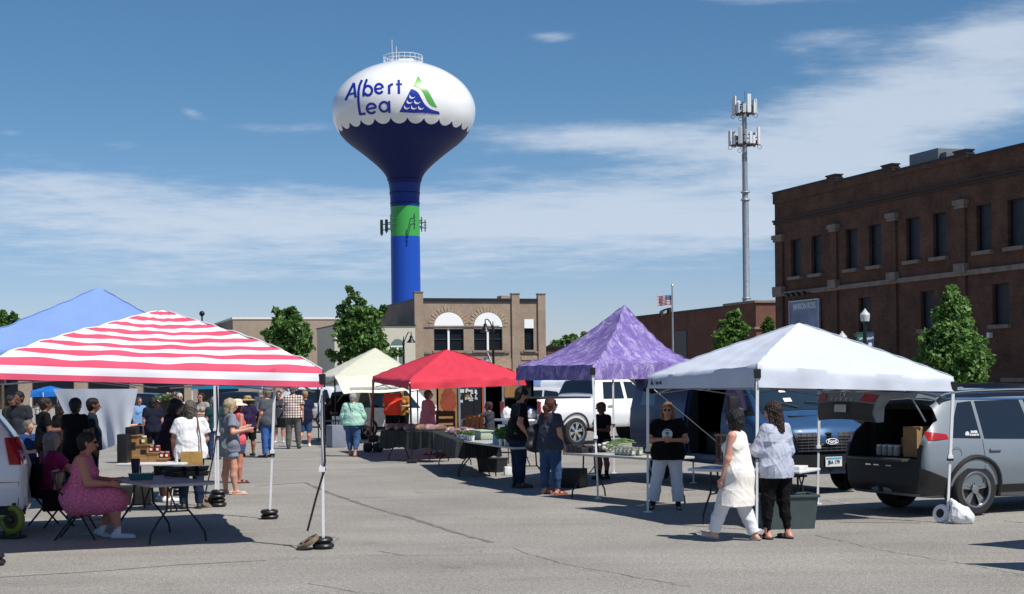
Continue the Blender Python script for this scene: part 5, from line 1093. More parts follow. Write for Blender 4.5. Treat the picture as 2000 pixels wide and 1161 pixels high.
def wheel(t, x, y, r, w=0.22, rimm=None, spokes=5, cap=None):
    sd = 1 if y > 0 else -1; q = MB(); q.lathe([(r * 0.66, -w / 2), (r * 0.9, -w / 2), (r * 0.985, -w / 2 + 0.03), (r, -w / 4), (r, w / 4), (r * 0.985, w / 2 - 0.03), (r * 0.9, w / 2), (r * 0.66, w / 2)], (x, y, r), 36, axis=(0, 1, 0), caps=False); wo = q.build('wheel', M_RUBBER, t, True, 35)
    q = MB(); q.lathe([(0.001, 0.0), (r * 0.6, -0.01), (r * 0.68, 0.05)], (x, y + sd * (w / 2 - 0.07), r), 28, axis=(0, sd, 0), caps=False); q.build('rim_well', M_BLACK, wo, True)
    q = MB()
    q.torus((x, y + sd * (w / 2 - 0.015), r), r * 0.655, 0.02, axis=(0, 1, 0), n=32, k=8); q.lathe([(r * 0.17, -0.03), (r * 0.16, 0.02), (0.01, 0.025)], (x, y + sd * (w / 2 - 0.04), r), 16, axis=(0, sd, 0))
    for k in range(spokes):
        a = 2 * math.pi * (k + 0.25) / spokes; c, s_ = math.cos(a), math.sin(a); yy = y + sd * (w / 2 - 0.03)
        for da in (-0.16, 0.16):
            c2, s2 = math.cos(a + da), math.sin(a + da); q.prism([(-0.016, 0), (0.016, 0), (0.026, 1), (-0.026, 1)], (x + c * r * 0.1, yy - sd * 0.012, r + s_ * r * 0.1), Vector((-s2, 0, c2)), Vector((c2, 0, s2)) * r * 0.56, 0.025 * sd if False else 0.025)
    q.build('rim', rimm or M_ALLOY, wo, True, 30); return wo
def side_part(t, cb, quad, name, m, sides=(1, -1), off=0.006, nu=10, nv=6, parent=None):
    r = []
    for sd in sides:
        vs, fs = poly_patch(lambda x, z: cb.side(x, z, off, sd), quad, nu, nv); r.append(mesh_obj(name, vs, fs if sd < 0 else [f[::-1] for f in fs], m, parent or t, True))
    return r
def end_part(t, cb, quad, name, m, front=True, off=0.008, nu=12, nv=5, parent=None):
    vs, fs = poly_patch(lambda y, z: cb.end(y, z, front, off), quad, nu, nv); return mesh_obj(name, vs, fs, m, parent or t, True)
def glass_part(t, cb, s0, s1, tlo, name='windscreen', m=None, off=0.008, n=10):
    q = MB(); m_ = 16; rows = []
    for i in range(n + 1):
        s_ = s0 + (s1 - s0) * i / n; row = []
        for j in range(m_ + 1):
            tt = tlo + (7 - tlo) * j / m_; row.append(cb.at(s_, tt))
        rows.append(row + [Vector((p.x, -p.y, p.z)) for p in row[-2::-1]])
    M2 = len(rows[0]); vs = []
    for i in range(n + 1):
        for j in range(M2):
            a = rows[min(i + 1, n)][j] - rows[max(i - 1, 0)][j]; b = rows[i][min(j + 1, M2 - 1)] - rows[i][max(j - 1, 0)]; nn = a.cross(b)
            nn = nn.normalized() if nn.length > 1e-9 else Vector((0, 0, 1)); nn = nn if nn.z > 0 else -nn; vs.append(rows[i][j] + nn * off)
    return mesh_obj(name, vs, [[i * M2 + j, i * M2 + j + 1, (i + 1) * M2 + j + 1, (i + 1) * M2 + j] for i in range(n) for j in range(M2 - 1)], m or M_GLASS, t, True)
def mirror_part(t, x, y, z, m, s=1.0):
    for sd in (1, -1): q = MB(); q.box((x, sd * (y + 0.13 * s), z), (0.10 * s, 0.2 * s, 0.16 * s), bev=0.035); q.bar((x + 0.02, sd * (y - 0.03), z - 0.06), (x, sd * (y + 0.1), z - 0.03), 0.025); q.build('mirror', m, t, True)
SUV_ST = lambda L=4.65, Hh=1.69: [  # x, zb, zm, zs, zr, wb, wm, ws, wr, rake, bow
    (-L / 2, 0.40, 0.62, 0.78, 0.86, 0.78, 0.82, 0.80, 0.70, 0.0, 0.05), (-L / 2 + 0.03, 0.33, 0.66, 0.90, 0.97, 0.82, 0.885, 0.865, 0.78, 0.0, 0.06), (-L / 2 + 0.10, 0.28, 0.70, 1.03, 1.16, 0.83, 0.915, 0.875, 0.76, 0.0, 0.05), (-L / 2 + 0.30, 0.26, 0.72, 1.06, 1.44, 0.83, 0.92, 0.875, 0.68, 0.0, 0.03),
    (-L / 2 + 0.62, 0.25, 0.72, 1.04, Hh - 0.06, 0.82, 0.92, 0.87, 0.62, 0, 0), (-L / 2 + 1.1, 0.24, 0.70, 1.02, Hh - 0.01, 0.83, 0.92, 0.87, 0.61, 0, 0), (-0.2, 0.22, 0.68, 0.99, Hh, 0.83, 0.92, 0.88, 0.62, 0, 0), (0.45, 0.22, 0.68, 0.97, Hh - 0.05, 0.83, 0.92, 0.88, 0.61, 0, 0),
    (0.95, 0.22, 0.68, 0.96, 1.36, 0.83, 0.92, 0.88, 0.64, 0, 0), (L / 2 - 1.02, 0.23, 0.68, 0.96, 1.07, 0.83, 0.92, 0.88, 0.70, 0, 0), (L / 2 - 0.6, 0.24, 0.66, 0.93, 1.01, 0.83, 0.92, 0.88, 0.70, 0, 0.02), (L / 2 - 0.16, 0.26, 0.62, 0.84, 0.92, 0.78, 0.88, 0.82, 0.66, 0, 0.08), (L / 2 - 0.02, 0.32, 0.56, 0.72, 0.78, 0.70, 0.78, 0.72, 0.58, 0, 0.12), (L / 2, 0.42, 0.54, 0.64, 0.68, 0.6, 0.66, 0.6, 0.5, 0, 0.12)]
def car(name, label, loc, heading, col, L=4.65, Hh=1.69, group=None, wr=0.35, rear=None, front=True, open_rear=False, xr=None, cat='car', tint=None, clad=False, spokes=5, rimm=None, st=None, details=True, tail=True):
    t = thing(name, label, cat, (loc[0], loc[1], 0), math.atan2(heading[1], heading[0]), group); cb = CarBody((st or SUV_ST)(L, Hh)); vs, fs = cb.body_geo(); pm = col if not isinstance(col, str) else paint(col)
    b = mesh_obj('body', vs, fs, [pm, M_DARK], t, True); xr = -L / 2 + 0.93 if xr is None else xr; xf = L / 2 - 0.92
    cuts = []
    for x in (xr, xf):
        for sd in (1, -1): cuts.append(ccyl(x, wr * 0.98, wr * 1.16, 0.62 if sd > 0 else -1.2, 1.2 if sd > 0 else -0.62, M_DARK))
    if open_rear:
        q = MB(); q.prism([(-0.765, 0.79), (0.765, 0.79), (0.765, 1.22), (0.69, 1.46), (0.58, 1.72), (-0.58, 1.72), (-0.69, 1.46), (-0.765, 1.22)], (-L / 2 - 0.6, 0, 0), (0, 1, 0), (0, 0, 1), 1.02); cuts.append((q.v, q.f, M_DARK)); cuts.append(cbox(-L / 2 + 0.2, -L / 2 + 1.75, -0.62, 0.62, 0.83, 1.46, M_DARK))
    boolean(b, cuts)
    for x in (xr, xf):
        for sd in (1, -1): wheel(t, x, sd * 0.80, wr, spokes=spokes, rimm=rimm)
    g = tint or M_GLASS; x0 = -L / 2 + 0.62
    zq = Hh - 0.12
    side_part(t, cb, [(x0 - 0.10, 1.08), (x0 + 0.44, 1.06), (x0 + 0.46, zq), (x0 + 0.22, zq - 0.02)], 'window', g)
    side_part(t, cb, [(x0 + 0.50, 1.055), (x0 + 1.36, 1.03), (x0 + 1.30, zq + 0.01), (x0 + 0.52, zq)], 'window', g)
    side_part(t, cb, [(x0 + 1.43, 1.03), (x0 + 2.42, 1.01), (x0 + 1.92, zq - 0.05), (x0 + 1.38, zq + 0.01)], 'window', g)
    glass_part(t, cb, 7.25, 8.85, 5.45)
    if not open_rear: glass_part(t, cb, 2.25, 3.7, 5.5, 'rear_window')
    if details:
        for x in (x0 + 0.60, x0 + 1.62):
            for sd in (1, -1): q = MB(); p = cb.side(x + 0.05, 0.90, 0.018, sd); q.box(p, (0.2, 0.03, 0.035), bev=0.012); q.build('door_handle', pm, t, True)
        for x in (x0 + 0.46, x0 + 1.40):
            for sd in (1, -1):
                q = MB(); q.tube([cb.side(x, z, 0.001, sd) for z in np.linspace(0.36, 1.04, 10)], 0.004, 5); q.build('door_seam', M_BLACK, t)
        mirror_part(t, 0.72, 0.88, 1.06, pm)
        side_part(t, cb, [(-L / 2 + 0.06, 0.30), (L / 2 - 0.1, 0.30), (L / 2 - 0.1, 0.40), (-L / 2 + 0.06, 0.42)], 'sill_trim', M_BLACK, nu=30, nv=2)
        for sd in (1, -1):
            end_part(t, cb, [(sd * 0.72, 0.66), (sd * 0.36, 0.66), (sd * 0.36, 0.74), (sd * 0.74, 0.78)], 'headlight', mat('headlight_glass', (0.5, 0.52, 0.55), 0.08, coat=0.8), True)
            if not tail: continue
            q = MB(); vs, fs = poly_patch(lambda x, z: cb.side(x, z, 0.012, sd), [(-L / 2 + 0.04, 0.86), (-L / 2 + 0.42, 0.95), (-L / 2 + 0.42, 1.02), (-L / 2 + 0.06, 1.05)], 10, 4); mesh_obj('tail_light', vs, fs if sd < 0 else [f[::-1] for f in fs], M_RED_LENS, t, True)
        end_part(t, cb, [(-0.34, 0.50), (0.34, 0.50), (0.34, 0.66), (-0.34, 0.66)], 'grille', M_BLACK, True)
    return t, cb


# ---- grey SUV with its tailgate up, right
hs = Vector((0.915, 0.404)).normalized(); wp = G(1905, 1008); Lg = 4.65; xr_ = -Lg / 2 + 0.93
rt = V2(hs.y, -hs.x)         # right-hand side of the car
root = V2(wp.x, wp.y) - V2(hs.x, hs.y) * xr_ - rt * 0.88
GS, gcb = car('grey_suv', 'pale grey SUV with its tailgate raised beside the white canopy', root, hs, mat('suv_grey', '727b83', 0.4, coat=0.35, var=0.03, vs=3), Lg, 1.69, open_rear=True, tail=False, wr=0.365, rimm=mat('two_tone_rim', (0.42, 0.43, 0.45), 0.25, 1.0))
def suv_details():
    t, cb, L = GS, gcb, Lg; k = M_BLACK
    # lower cladding and wheel arch trim
    for sd in (1, -1):
        for x in (-L / 2 + 0.93, L / 2 - 0.92):
            q = MB(); pts = [];
            for i in range(17):
                a = math.pi * (-0.08 + 1.16 * i / 16); X, Z = x + 0.455 * math.cos(a), 0.36 + 0.455 * math.sin(a)
                pts.append(cb.side(X, max(Z, 0.25), 0.004, sd))
            q.tube(pts, 0.032, 6); q.build('arch_trim', k, t, True)
    def bumper(y, z): return cb.end(y, z, False, 0.015)
    vs, fs = poly_patch(bumper, [(-0.84, 0.32), (0.84, 0.32), (0.84, 0.785), (-0.84, 0.785)], 24, 10); mesh_obj('bumper', vs, [f[::-1] for f in fs], k, t, True)
    side_part(t, cb, [(-L / 2 + 0.03, 0.32), (-L / 2 + 0.50, 0.30), (-L / 2 + 0.48, 0.52), (-L / 2 + 0.03, 0.68)], 'bumper_corner', k, off=0.012, nu=8, nv=5)
    q = MB(); q.box((-L / 2 - 0.02, 0, 0.775), (0.16, 1.24, 0.04), bev=0.015); q.build('load_sill', mat('sill_plastic', (0.05, 0.05, 0.053), 0.3), t, True)
    q = MB()
    for y in (-0.35, -0.08, 0.1): q.box((-L / 2 - 0.105, y, 0.70), (0.02, 0.12, 0.018))
    q.build('bumper_glint', M_CHROME, t)
    for sd in (1, -1):
        q = MB(); pts = [cb.at(s_, 5.45) for s_ in np.linspace(3.6, 7.4, 14)]; q.tube([Vector((p.x, sd * (p.y - 0.02), p.z + 0.05)) for p in pts], 0.018, 6); q.build('roof_rail', M_CHROME, t, True)
        vs, fs = poly_patch(lambda x, z: cb.side(x, z, 0.009, sd), [(-L / 2 + 0.62, 1.60), (1.0, 1.56), (1.0, 1.585), (-L / 2 + 0.62, 1.625)], 20, 1); mesh_obj('window_trim', vs, fs, M_CHROME, t, True)
    glass_part(t, cb, 3.75, 7.15, 5.02, 'roof_panel', mat('roof_black', (0.008, 0.009, 0.014), 0.15, coat=0.6), off=0.005, n=16)
    q = MB(); p = cb.side(-L / 2 + 0.60, 0.86, 0.002, -1); q.torus(p, 0.085, 0.003, axis=(0, 1, 0), n=24, k=4); q.build('fuel_flap', M_BLACK, t)
    q = MB()
    q.lathe([(0.035, 0), (0.035, 0.003)], cb.side(-L / 2 + 0.84, 1.125, 0.012, -1) + Vector((0, 0, 0)), 14, axis=(0, -1, 0)); put_text(q, 'RIVER\nRANCH', cb.side(-L / 2 + 0.96, 1.125, 0.013, -1), (1, 0, 0), (0, 0.1, 1), 0.045, 0.003); q.build('window_sticker', M_WHITE, t)
    for sd in (1, -1): vs, fs = poly_patch(lambda x, z: cb.side(x, z, 0.012, sd), [(-L / 2 + 0.15, 1.05), (-L / 2 + 0.50, 1.07), (-L / 2 + 0.48, 1.13), (-L / 2 + 0.18, 1.17)], 10, 4); mesh_obj('tail_light', vs, fs if sd < 0 else [f[::-1] for f in fs], M_RED_LENS, t, True)
    for sd in (1, -1): end_part(t, cb, [(sd * 0.77, 0.77), (sd * 0.84, 0.77), (sd * 0.84, 0.98), (sd * 0.77, 1.00)], 'boot_edge_shade', k, False, 0.012, 6, 6)  # black strips stand in for shade on the rear-facing edges of the opening
    # raised tailgate: outer skin profile from hinge to lower edge
    prof = [(-L / 2 + 0.52, 1.655), (-L / 2 + 0.02, 1.725), (-L / 2 - 0.40, 1.75), (-L / 2 - 0.57, 1.715), (-L / 2 - 0.62, 1.61), (-L / 2 - 0.64, 1.46), (-L / 2 - 0.60, 1.34)]
    inn = [(-L / 2 - 0.54, 1.35), (-L / 2 - 0.53, 1.55), (-L / 2 - 0.44, 1.66), (-L / 2 + 0.20, 1.66), (-L / 2 + 0.52, 1.62)]
    pts = prof + inn; n = 18; vs = []; half = lambda x: 0.60 + 0.16 * min(1, max(0, (-L / 2 + 0.5 - x) / 0.55)) - 0.12 * max(0, (-L / 2 - 0.5 - x) / 0.15)
    for j in range(n + 1):
        w = -1 + 2 * j / n
        for (x, z) in pts: vs.append((x + 0.07 * w * w * (1 if x < -L / 2 + 0.3 else 0), half(x) * w, z - 0.035 * w * w))
    m = len(pts); fs = [[j * m + i, j * m + (i + 1) % m, (j + 1) * m + (i + 1) % m, (j + 1) * m + i] for j in range(n) for i in range(m)] + [list(range(m)), list(range(n * m, n * m + m))[::-1]]
    tg = mesh_obj('tailgate', vs, fs, mat('suv_grey', '727b83'), t, True, None, 40)
    def gate(u, w, off=0.008):   # u along the skin
        k = min(int(u), len(prof) - 2); f = u - k; x = prof[k][0] * (1 - f) + prof[k + 1][0] * f; z = prof[k][1] * (1 - f) + prof[k + 1][1] * f; tx, tz = prof[k + 1][0] - prof[k][0], prof[k + 1][1] - prof[k][1]; l = math.hypot(tx, tz)
        return Vector((x + 0.07 * w * w * (1 if x < -L / 2 + 0.3 else 0) + off * (tz / l), half(x) * w, z - 0.035 * w * w + off * (-tx / l)))
    vs, fs = poly_patch(lambda u, w: gate(u, w), [(0.25, -0.8), (2.0, -0.88), (2.0, 0.88), (0.25, 0.8)], 8, 10); mesh_obj('rear_window', vs, fs, M_GLASS, tg, True)
    for sd in (1, -1): vs, fs = poly_patch(lambda u, w: gate(u, w, 0.012), [(3.1, sd * 0.62), (4.0, sd * 0.58), (4.0, sd * 0.98), (3.1, sd * 0.97)], 4, 5); mesh_obj('tail_light', vs, fs, M_RED_LENS, tg, True)
    vs, fs = poly_patch(lambda u, w: gate(u, w, 0.006), [(4.15, -0.97), (5.95, -0.95), (5.95, 0.95), (4.15, 0.97)], 6, 10); mesh_obj('lower_shade', vs, fs, mat('gate_shade', (0.03, 0.031, 0.033), 0.5), tg, True)  # shade on the hanging lower panel, painted as a near-black patch
    vs, fs = poly_patch(lambda u, w: gate(u, w, 0.01), [(4.25, -0.32), (5.25, -0.32), (5.25, 0.32), (4.25, 0.32)], 3, 4); mesh_obj('plate_recess', vs, fs, M_BLACK, tg)
    vs, fs = poly_patch(lambda u, w: gate(u, w, 0.018), [(4.45, -0.21), (5.1, -0.21), (5.1, 0.21), (4.45, 0.21)], 2, 2); mesh_obj('number_plate', vs, fs, mat('plate_grey', (0.45, 0.46, 0.47), 0.5, var=0.3, vs=40), tg)
    q = MB(); ex = Vector((0, -1, 0)); ey = (gate(3.6, 0) - gate(4.4, 0)).normalized()
    for i, ch in enumerate('ROGUE'): put_text(q, ch, gate(3.95, 0.34 - i * 0.17, 0.014), ex, ey, 0.065, 0.003)
    q.torus(gate(3.35, 0, 0.014), 0.05, 0.008, axis=ex.cross(ey), n=20, k=5); q.bar(gate(3.35, 0.09, 0.016), gate(3.35, -0.09, 0.016), 0.008); q.build('badge', M_CHROME, tg)
    q = MB(); q.bar((-L / 2 + 0.34, -0.58, 1.30), (-L / 2 + 0.02, -0.66, 1.68), 0.012); q.bar((-L / 2 + 0.34, 0.58, 1.30), (-L / 2 + 0.02, 0.66, 1.68), 0.012); q.build('gas_strut', M_STEEL, tg)
    # interior: seat backs, and cargo
    q = MB()
    for y in (-0.3, 0.3): q.box((-L / 2 + 1.6, y, 1.08), (0.14, 0.48, 0.5), bev=0.05); q.box((-L / 2 + 1.62, y, 1.42), (0.1, 0.22, 0.16), bev=0.04)
    q.build('seat_back', mat('seat_cloth', (0.02, 0.02, 0.022), 0.9), t, True)
    W = lambda x, y, z: root + V2(hs.x, hs.y) * x - rt * y + V2(0, 0, z); rz = math.atan2(hs.y, hs.x)
    for i, (x, y, sz, lab) in enumerate([(-L / 2 + 0.42, -0.36, (0.34, 0.30, 0.42), 'tall cardboard box at the right side of the open car boot'), (-L / 2 + 0.60, -0.08, (0.34, 0.28, 0.26), 'low cardboard box in the middle of the open car boot')]):
        b = thing('cardboard_box', lab, 'box', W(x, y, 0.805), rz, 'boxes in the car boot'); q = MB(); q.box((0, 0, sz[2] / 2), sz, bev=0.006); q.build('carton', mat('cardboard', '9a7a55', 0.8, var=0.12, vs=5), b); q = MB(); q.box((0, 0, sz[2] + 0.003), (sz[0] * 1.0, 0.05, 0.004)); q.build('tape', mat('tape', (0.45, 0.36, 0.25), 0.4), b)
    for i in range(4):
        for j in range(2):
            if i == 3 and j == 1: continue
            b = thing('jar_case', 'clear jar with a pale lid among the jars in the open car boot', 'jar', W(-L / 2 + 0.30 + j * 0.14, 0.38 - i * 0.13, 0.805), rz, 'jars in the car boot'); q = MB(); q.lathe([(0.045, 0), (0.048, 0.02), (0.048, 0.1), (0.038, 0.125)], (0, 0, 0), 12); q.build('jar', mat('jar_grey', (0.35, 0.34, 0.33), 0.3, var=0.4, vs=30), b, True); q = MB(); q.lathe([(0.042, 0.125), (0.042, 0.15), (0.01, 0.15)], (0, 0, 0), 12); q.build('lid', M_WHITE, b, True)
suv_details()


# ---- blue van facing the camera
hv = Vector((0.35, -0.937)).normalized(); fc = V2(D(1620, 741, 25.1).x, 25.1); vroot = fc - V2(hv.x, hv.y) * 2.85
def van():
    L = 5.7; t = thing('blue_van', 'dark blue delivery van with its side door open behind the white canopy', 'van', vroot, math.atan2(hv.y, hv.x))
    st = [(-L / 2, 0.5, 0.9, 1.3, 1.95, 0.84, 0.90, 0.88, 0.72, 0, 0.03), (-L / 2 + 0.05, 0.45, 0.9, 1.35, 2.05, 0.92, 0.99, 0.97, 0.80, 0, 0.03), (-L / 2 + 0.3, 0.42, 0.9, 1.35, 2.09, 0.93, 1.0, 0.98, 0.82, 0, 0), (0, 0.40, 0.9, 1.33, 2.10, 0.93, 1.0, 0.98, 0.82, 0, 0), (0.95, 0.40, 0.9, 1.30, 2.07, 0.93, 1.0, 0.97, 0.80, 0, 0),
          (1.25, 0.40, 0.88, 1.28, 1.98, 0.93, 1.0, 0.97, 0.78, 0, 0.02), (1.75, 0.40, 0.86, 1.25, 1.62, 0.93, 1.0, 0.96, 0.80, 0, 0.05), (2.10, 0.40, 0.84, 1.18, 1.33, 0.93, 1.0, 0.95, 0.82, 0, 0.08), (2.48, 0.38, 0.80, 1.10, 1.22, 0.92, 0.99, 0.92, 0.78, 0, 0.12), (2.74, 0.34, 0.70, 0.98, 1.08, 0.90, 0.96, 0.88, 0.70, 0, 0.16), (2.83, 0.34, 0.62, 0.86, 0.94, 0.84, 0.90, 0.82, 0.66, 0, 0.18), (2.85, 0.42, 0.6, 0.76, 0.82, 0.7, 0.75, 0.7, 0.56, 0, 0.18)]
    cb = CarBody(st); vs, fs = cb.body_geo(); pm = mat('van_blue', (0.028, 0.078, 0.175), 0.42, 0.2, coat=0.15, spec=0.3, var=0.05, vs=2); b = mesh_obj('body', vs, fs, [pm, M_DARK], t, True); wr = 0.35; xf, xr = 1.93, -1.75; cuts = []
    for x in (xf, xr):
        for sd in (1, -1): cuts.append(ccyl(x, 0.34, 0.43, 0.64 if sd > 0 else -1.3, 1.3 if sd > 0 else -0.64, M_DARK))
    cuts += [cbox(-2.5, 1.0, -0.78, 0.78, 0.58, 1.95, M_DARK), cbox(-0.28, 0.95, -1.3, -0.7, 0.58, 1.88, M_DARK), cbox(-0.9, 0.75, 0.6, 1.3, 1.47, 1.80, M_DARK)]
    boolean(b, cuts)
    for x in (xf, xr):
        for sd in (1, -1): wheel(t, x, sd * 0.86, wr)
    glass_part(t, cb, 5.12, 6.92, 5.4, m=mat('van_windscreen', (0.014, 0.028, 0.04), 0.05, spec=0.9, coat=0.4))
    side_part(t, cb, [(1.05, 1.34), (1.95, 1.29), (1.5, 1.72), (1.05, 1.86)], 'window', M_GLASS)
    side_part(t, cb, [(-2.3, 1.42), (-1.66, 1.42), (-1.66, 1.84), (-2.3, 1.84)], 'window', M_GLASS, sides=(-1,))
    for sd in (1, -1): q = MB(); q.box((1.62, sd * 1.12, 1.46), (0.16, 0.2, 0.34), bev=0.05); q.bar((1.66, sd * 0.95, 1.38), (1.62, sd * 1.1, 1.44), 0.035); q.build('mirror', M_BLACK, t, True)
    q = MB(); dr = cb.side(-0.95, 1.0, 0.06, -1).y; vs, fs = poly_patch(lambda x, z: cb.side(x, z, 0.06, -1), [(-1.62, 0.55), (-0.32, 0.55), (-0.32, 1.88), (-1.62, 1.88)], 10, 10); sd_ = mesh_obj('sliding_door', vs, fs, pm, t, True)
    q = MB(); q.box((-0.42, -1.06, 1.12), (0.06, 0.05, 0.2), bev=0.02); q.build('handle', M_BLACK, sd_)
    q = MB(); 
    grille = end_part(t, cb, [(-0.56, 0.70), (0.56, 0.70), (0.62, 1.02), (-0.62, 1.02)], 'grille', M_BLACK, True, 0.02, 16, 6)
    q = MB()
    for z in np.linspace(0.72, 1.0, 7): q.tube([cb.end(y, z, True, 0.03) for y in np.linspace(-0.55, 0.55, 13)], 0.008, 5)
    for y in np.linspace(-0.5, 0.5, 11): q.tube([cb.end(y, z, True, 0.03) for z in np.linspace(0.71, 1.01, 5)], 0.006, 5)
    q.build('bars', mat('grille_grey', (0.05, 0.05, 0.055), 0.3), grille)
    c = cb.end(0, 0.87, True, 0.045); ax = Vector((1, 0, 0.12)).normalized(); ey = Vector((-0.12, 0, 1)).normalized(); ex = Vector((0, 1, 0))
    q = MB(); q.prism([(0.118 * math.cos(a), 0.050 * math.sin(a)) for a in np.linspace(0, 6.283, 33)[:-1]], c, ex, ey, 0.012); q.build('badge', mat('badge_dark', (0.01, 0.02, 0.06), 0.3), grille)
    q = MB(); ring = [c + ax * 0.014 + ex * (0.113 * math.cos(a)) + ey * (0.046 * math.sin(a)) for a in np.linspace(0, 6.283, 33)[:-1]]; q.tube(ring, 0.007, 5, closed=True); put_text(q, 'Ford', c + ax * 0.018, ex, ey, 0.085, 0.003); q.build('badge_script', M_WHITE, grille)
    bp = end_part(t, cb, [(-0.84, 0.38), (0.84, 0.38), (0.86, 0.66), (-0.86, 0.66)], 'bumper', M_BLACK, True, 0.03, 22, 6)
    q = MB(); pc = cb.end(0.03, 0.54, True, 0.05); q.box(pc, (0.012, 0.31, 0.16), bev=0.005); pl = q.build('number_plate', mat('plate_white', (0.66, 0.70, 0.72), 0.5), t); q = MB(); put_text(q, 'JBA 179', pc + Vector((0.008, 0, -0.012)), (0, 1, 0), (0, 0, 1), 0.085, 0.003, sx=0.8); q.build('characters', mat('plate_ink', (0.02, 0.03, 0.05), 0.6), pl); q = MB(); q.box(pc + Vector((0.008, 0, 0.055)), (0.003, 0.28, 0.03)); q.build('plate_band', mat('plate_blue', (0.10, 0.3, 0.5), 0.6), pl)
    for sd in (1, -1):
        hl = end_part(t, cb, [(sd * 0.64, 0.86), (sd * 0.86, 0.88), (sd * 0.84, 1.06), (sd * 0.66, 1.04)], 'headlight', mat('headlight_dark', (0.10, 0.12, 0.14), 0.06, coat=1.0), True, 0.02, 6, 6); q = MB(); q.lathe([(0.05, 0), (0.05, 0.02), (0.01, 0.03)], cb.end(sd * 0.74, 0.95, True, 0.015), 14, axis=(1, 0, 0)); q.build('lamp', M_CHROME, hl, True)
    q = MB()
    for y0, y1 in ((-0.1, -0.62), (0.55, 0.08)): q.tube([cb.at(6.9, 6.6) * 0 + Vector((2.04, y0, 1.42)), Vector((1.96, (y0 + y1) / 2, 1.50)), Vector((1.95, y1, 1.51))], 0.012, 5)
    q.build('wiper', M_BLACK, t)
    for (s0, s1, t0, t1, nm) in ((5.55, 5.95, 6.55, 6.72, 'windscreen_paper'), (6.25, 6.45, 6.55, 6.75, 'windscreen_paper')):
        vs, fs = poly_patch(lambda a_, b_: Vector((cb.at(a_, b_).x, -cb.at(a_, b_).y, cb.at(a_, b_).z)) + Vector((0.016, 0, 0.016)), [(s0, t0), (s1, t0), (s1, t1), (s0, t1)], 3, 3); mesh_obj(nm, vs, fs, M_WHITE, t)
    q = MB(); q.box((2.3, -0.2, 1.275), (0.12, 0.5, 0.02)); q.build('bonnet_vent', M_BLACK, t)
    # goods seen in the dark doorway
    W = lambda x, y, z: vroot + V2(hv.x, hv.y) * x + V2(-hv.y, hv.x) * y + V2(0, 0, z)
    for i, (x, y, s) in enumerate([(-0.0, -0.45, (0.5, 0.4, 0.35)), (0.5, -0.5, (0.4, 0.35, 0.3))]):
        o = thing('storage_box', f'dark storage box on the van floor, {("rear", "front")[i]} side of the open door', 'box', W(x, y, 0.585), math.atan2(hv.y, hv.x)); q = MB(); q.box((0, 0, s[2] / 2), s, bev=0.02); q.build('tub', mat('tub_grey', (0.03, 0.03, 0.033), 0.5), o); q = MB(); q.box((0, 0, s[2] + 0.012), (s[0] + 0.03, s[1] + 0.03, 0.03), bev=0.01); q.build('lid', M_BLACK, o)
van()


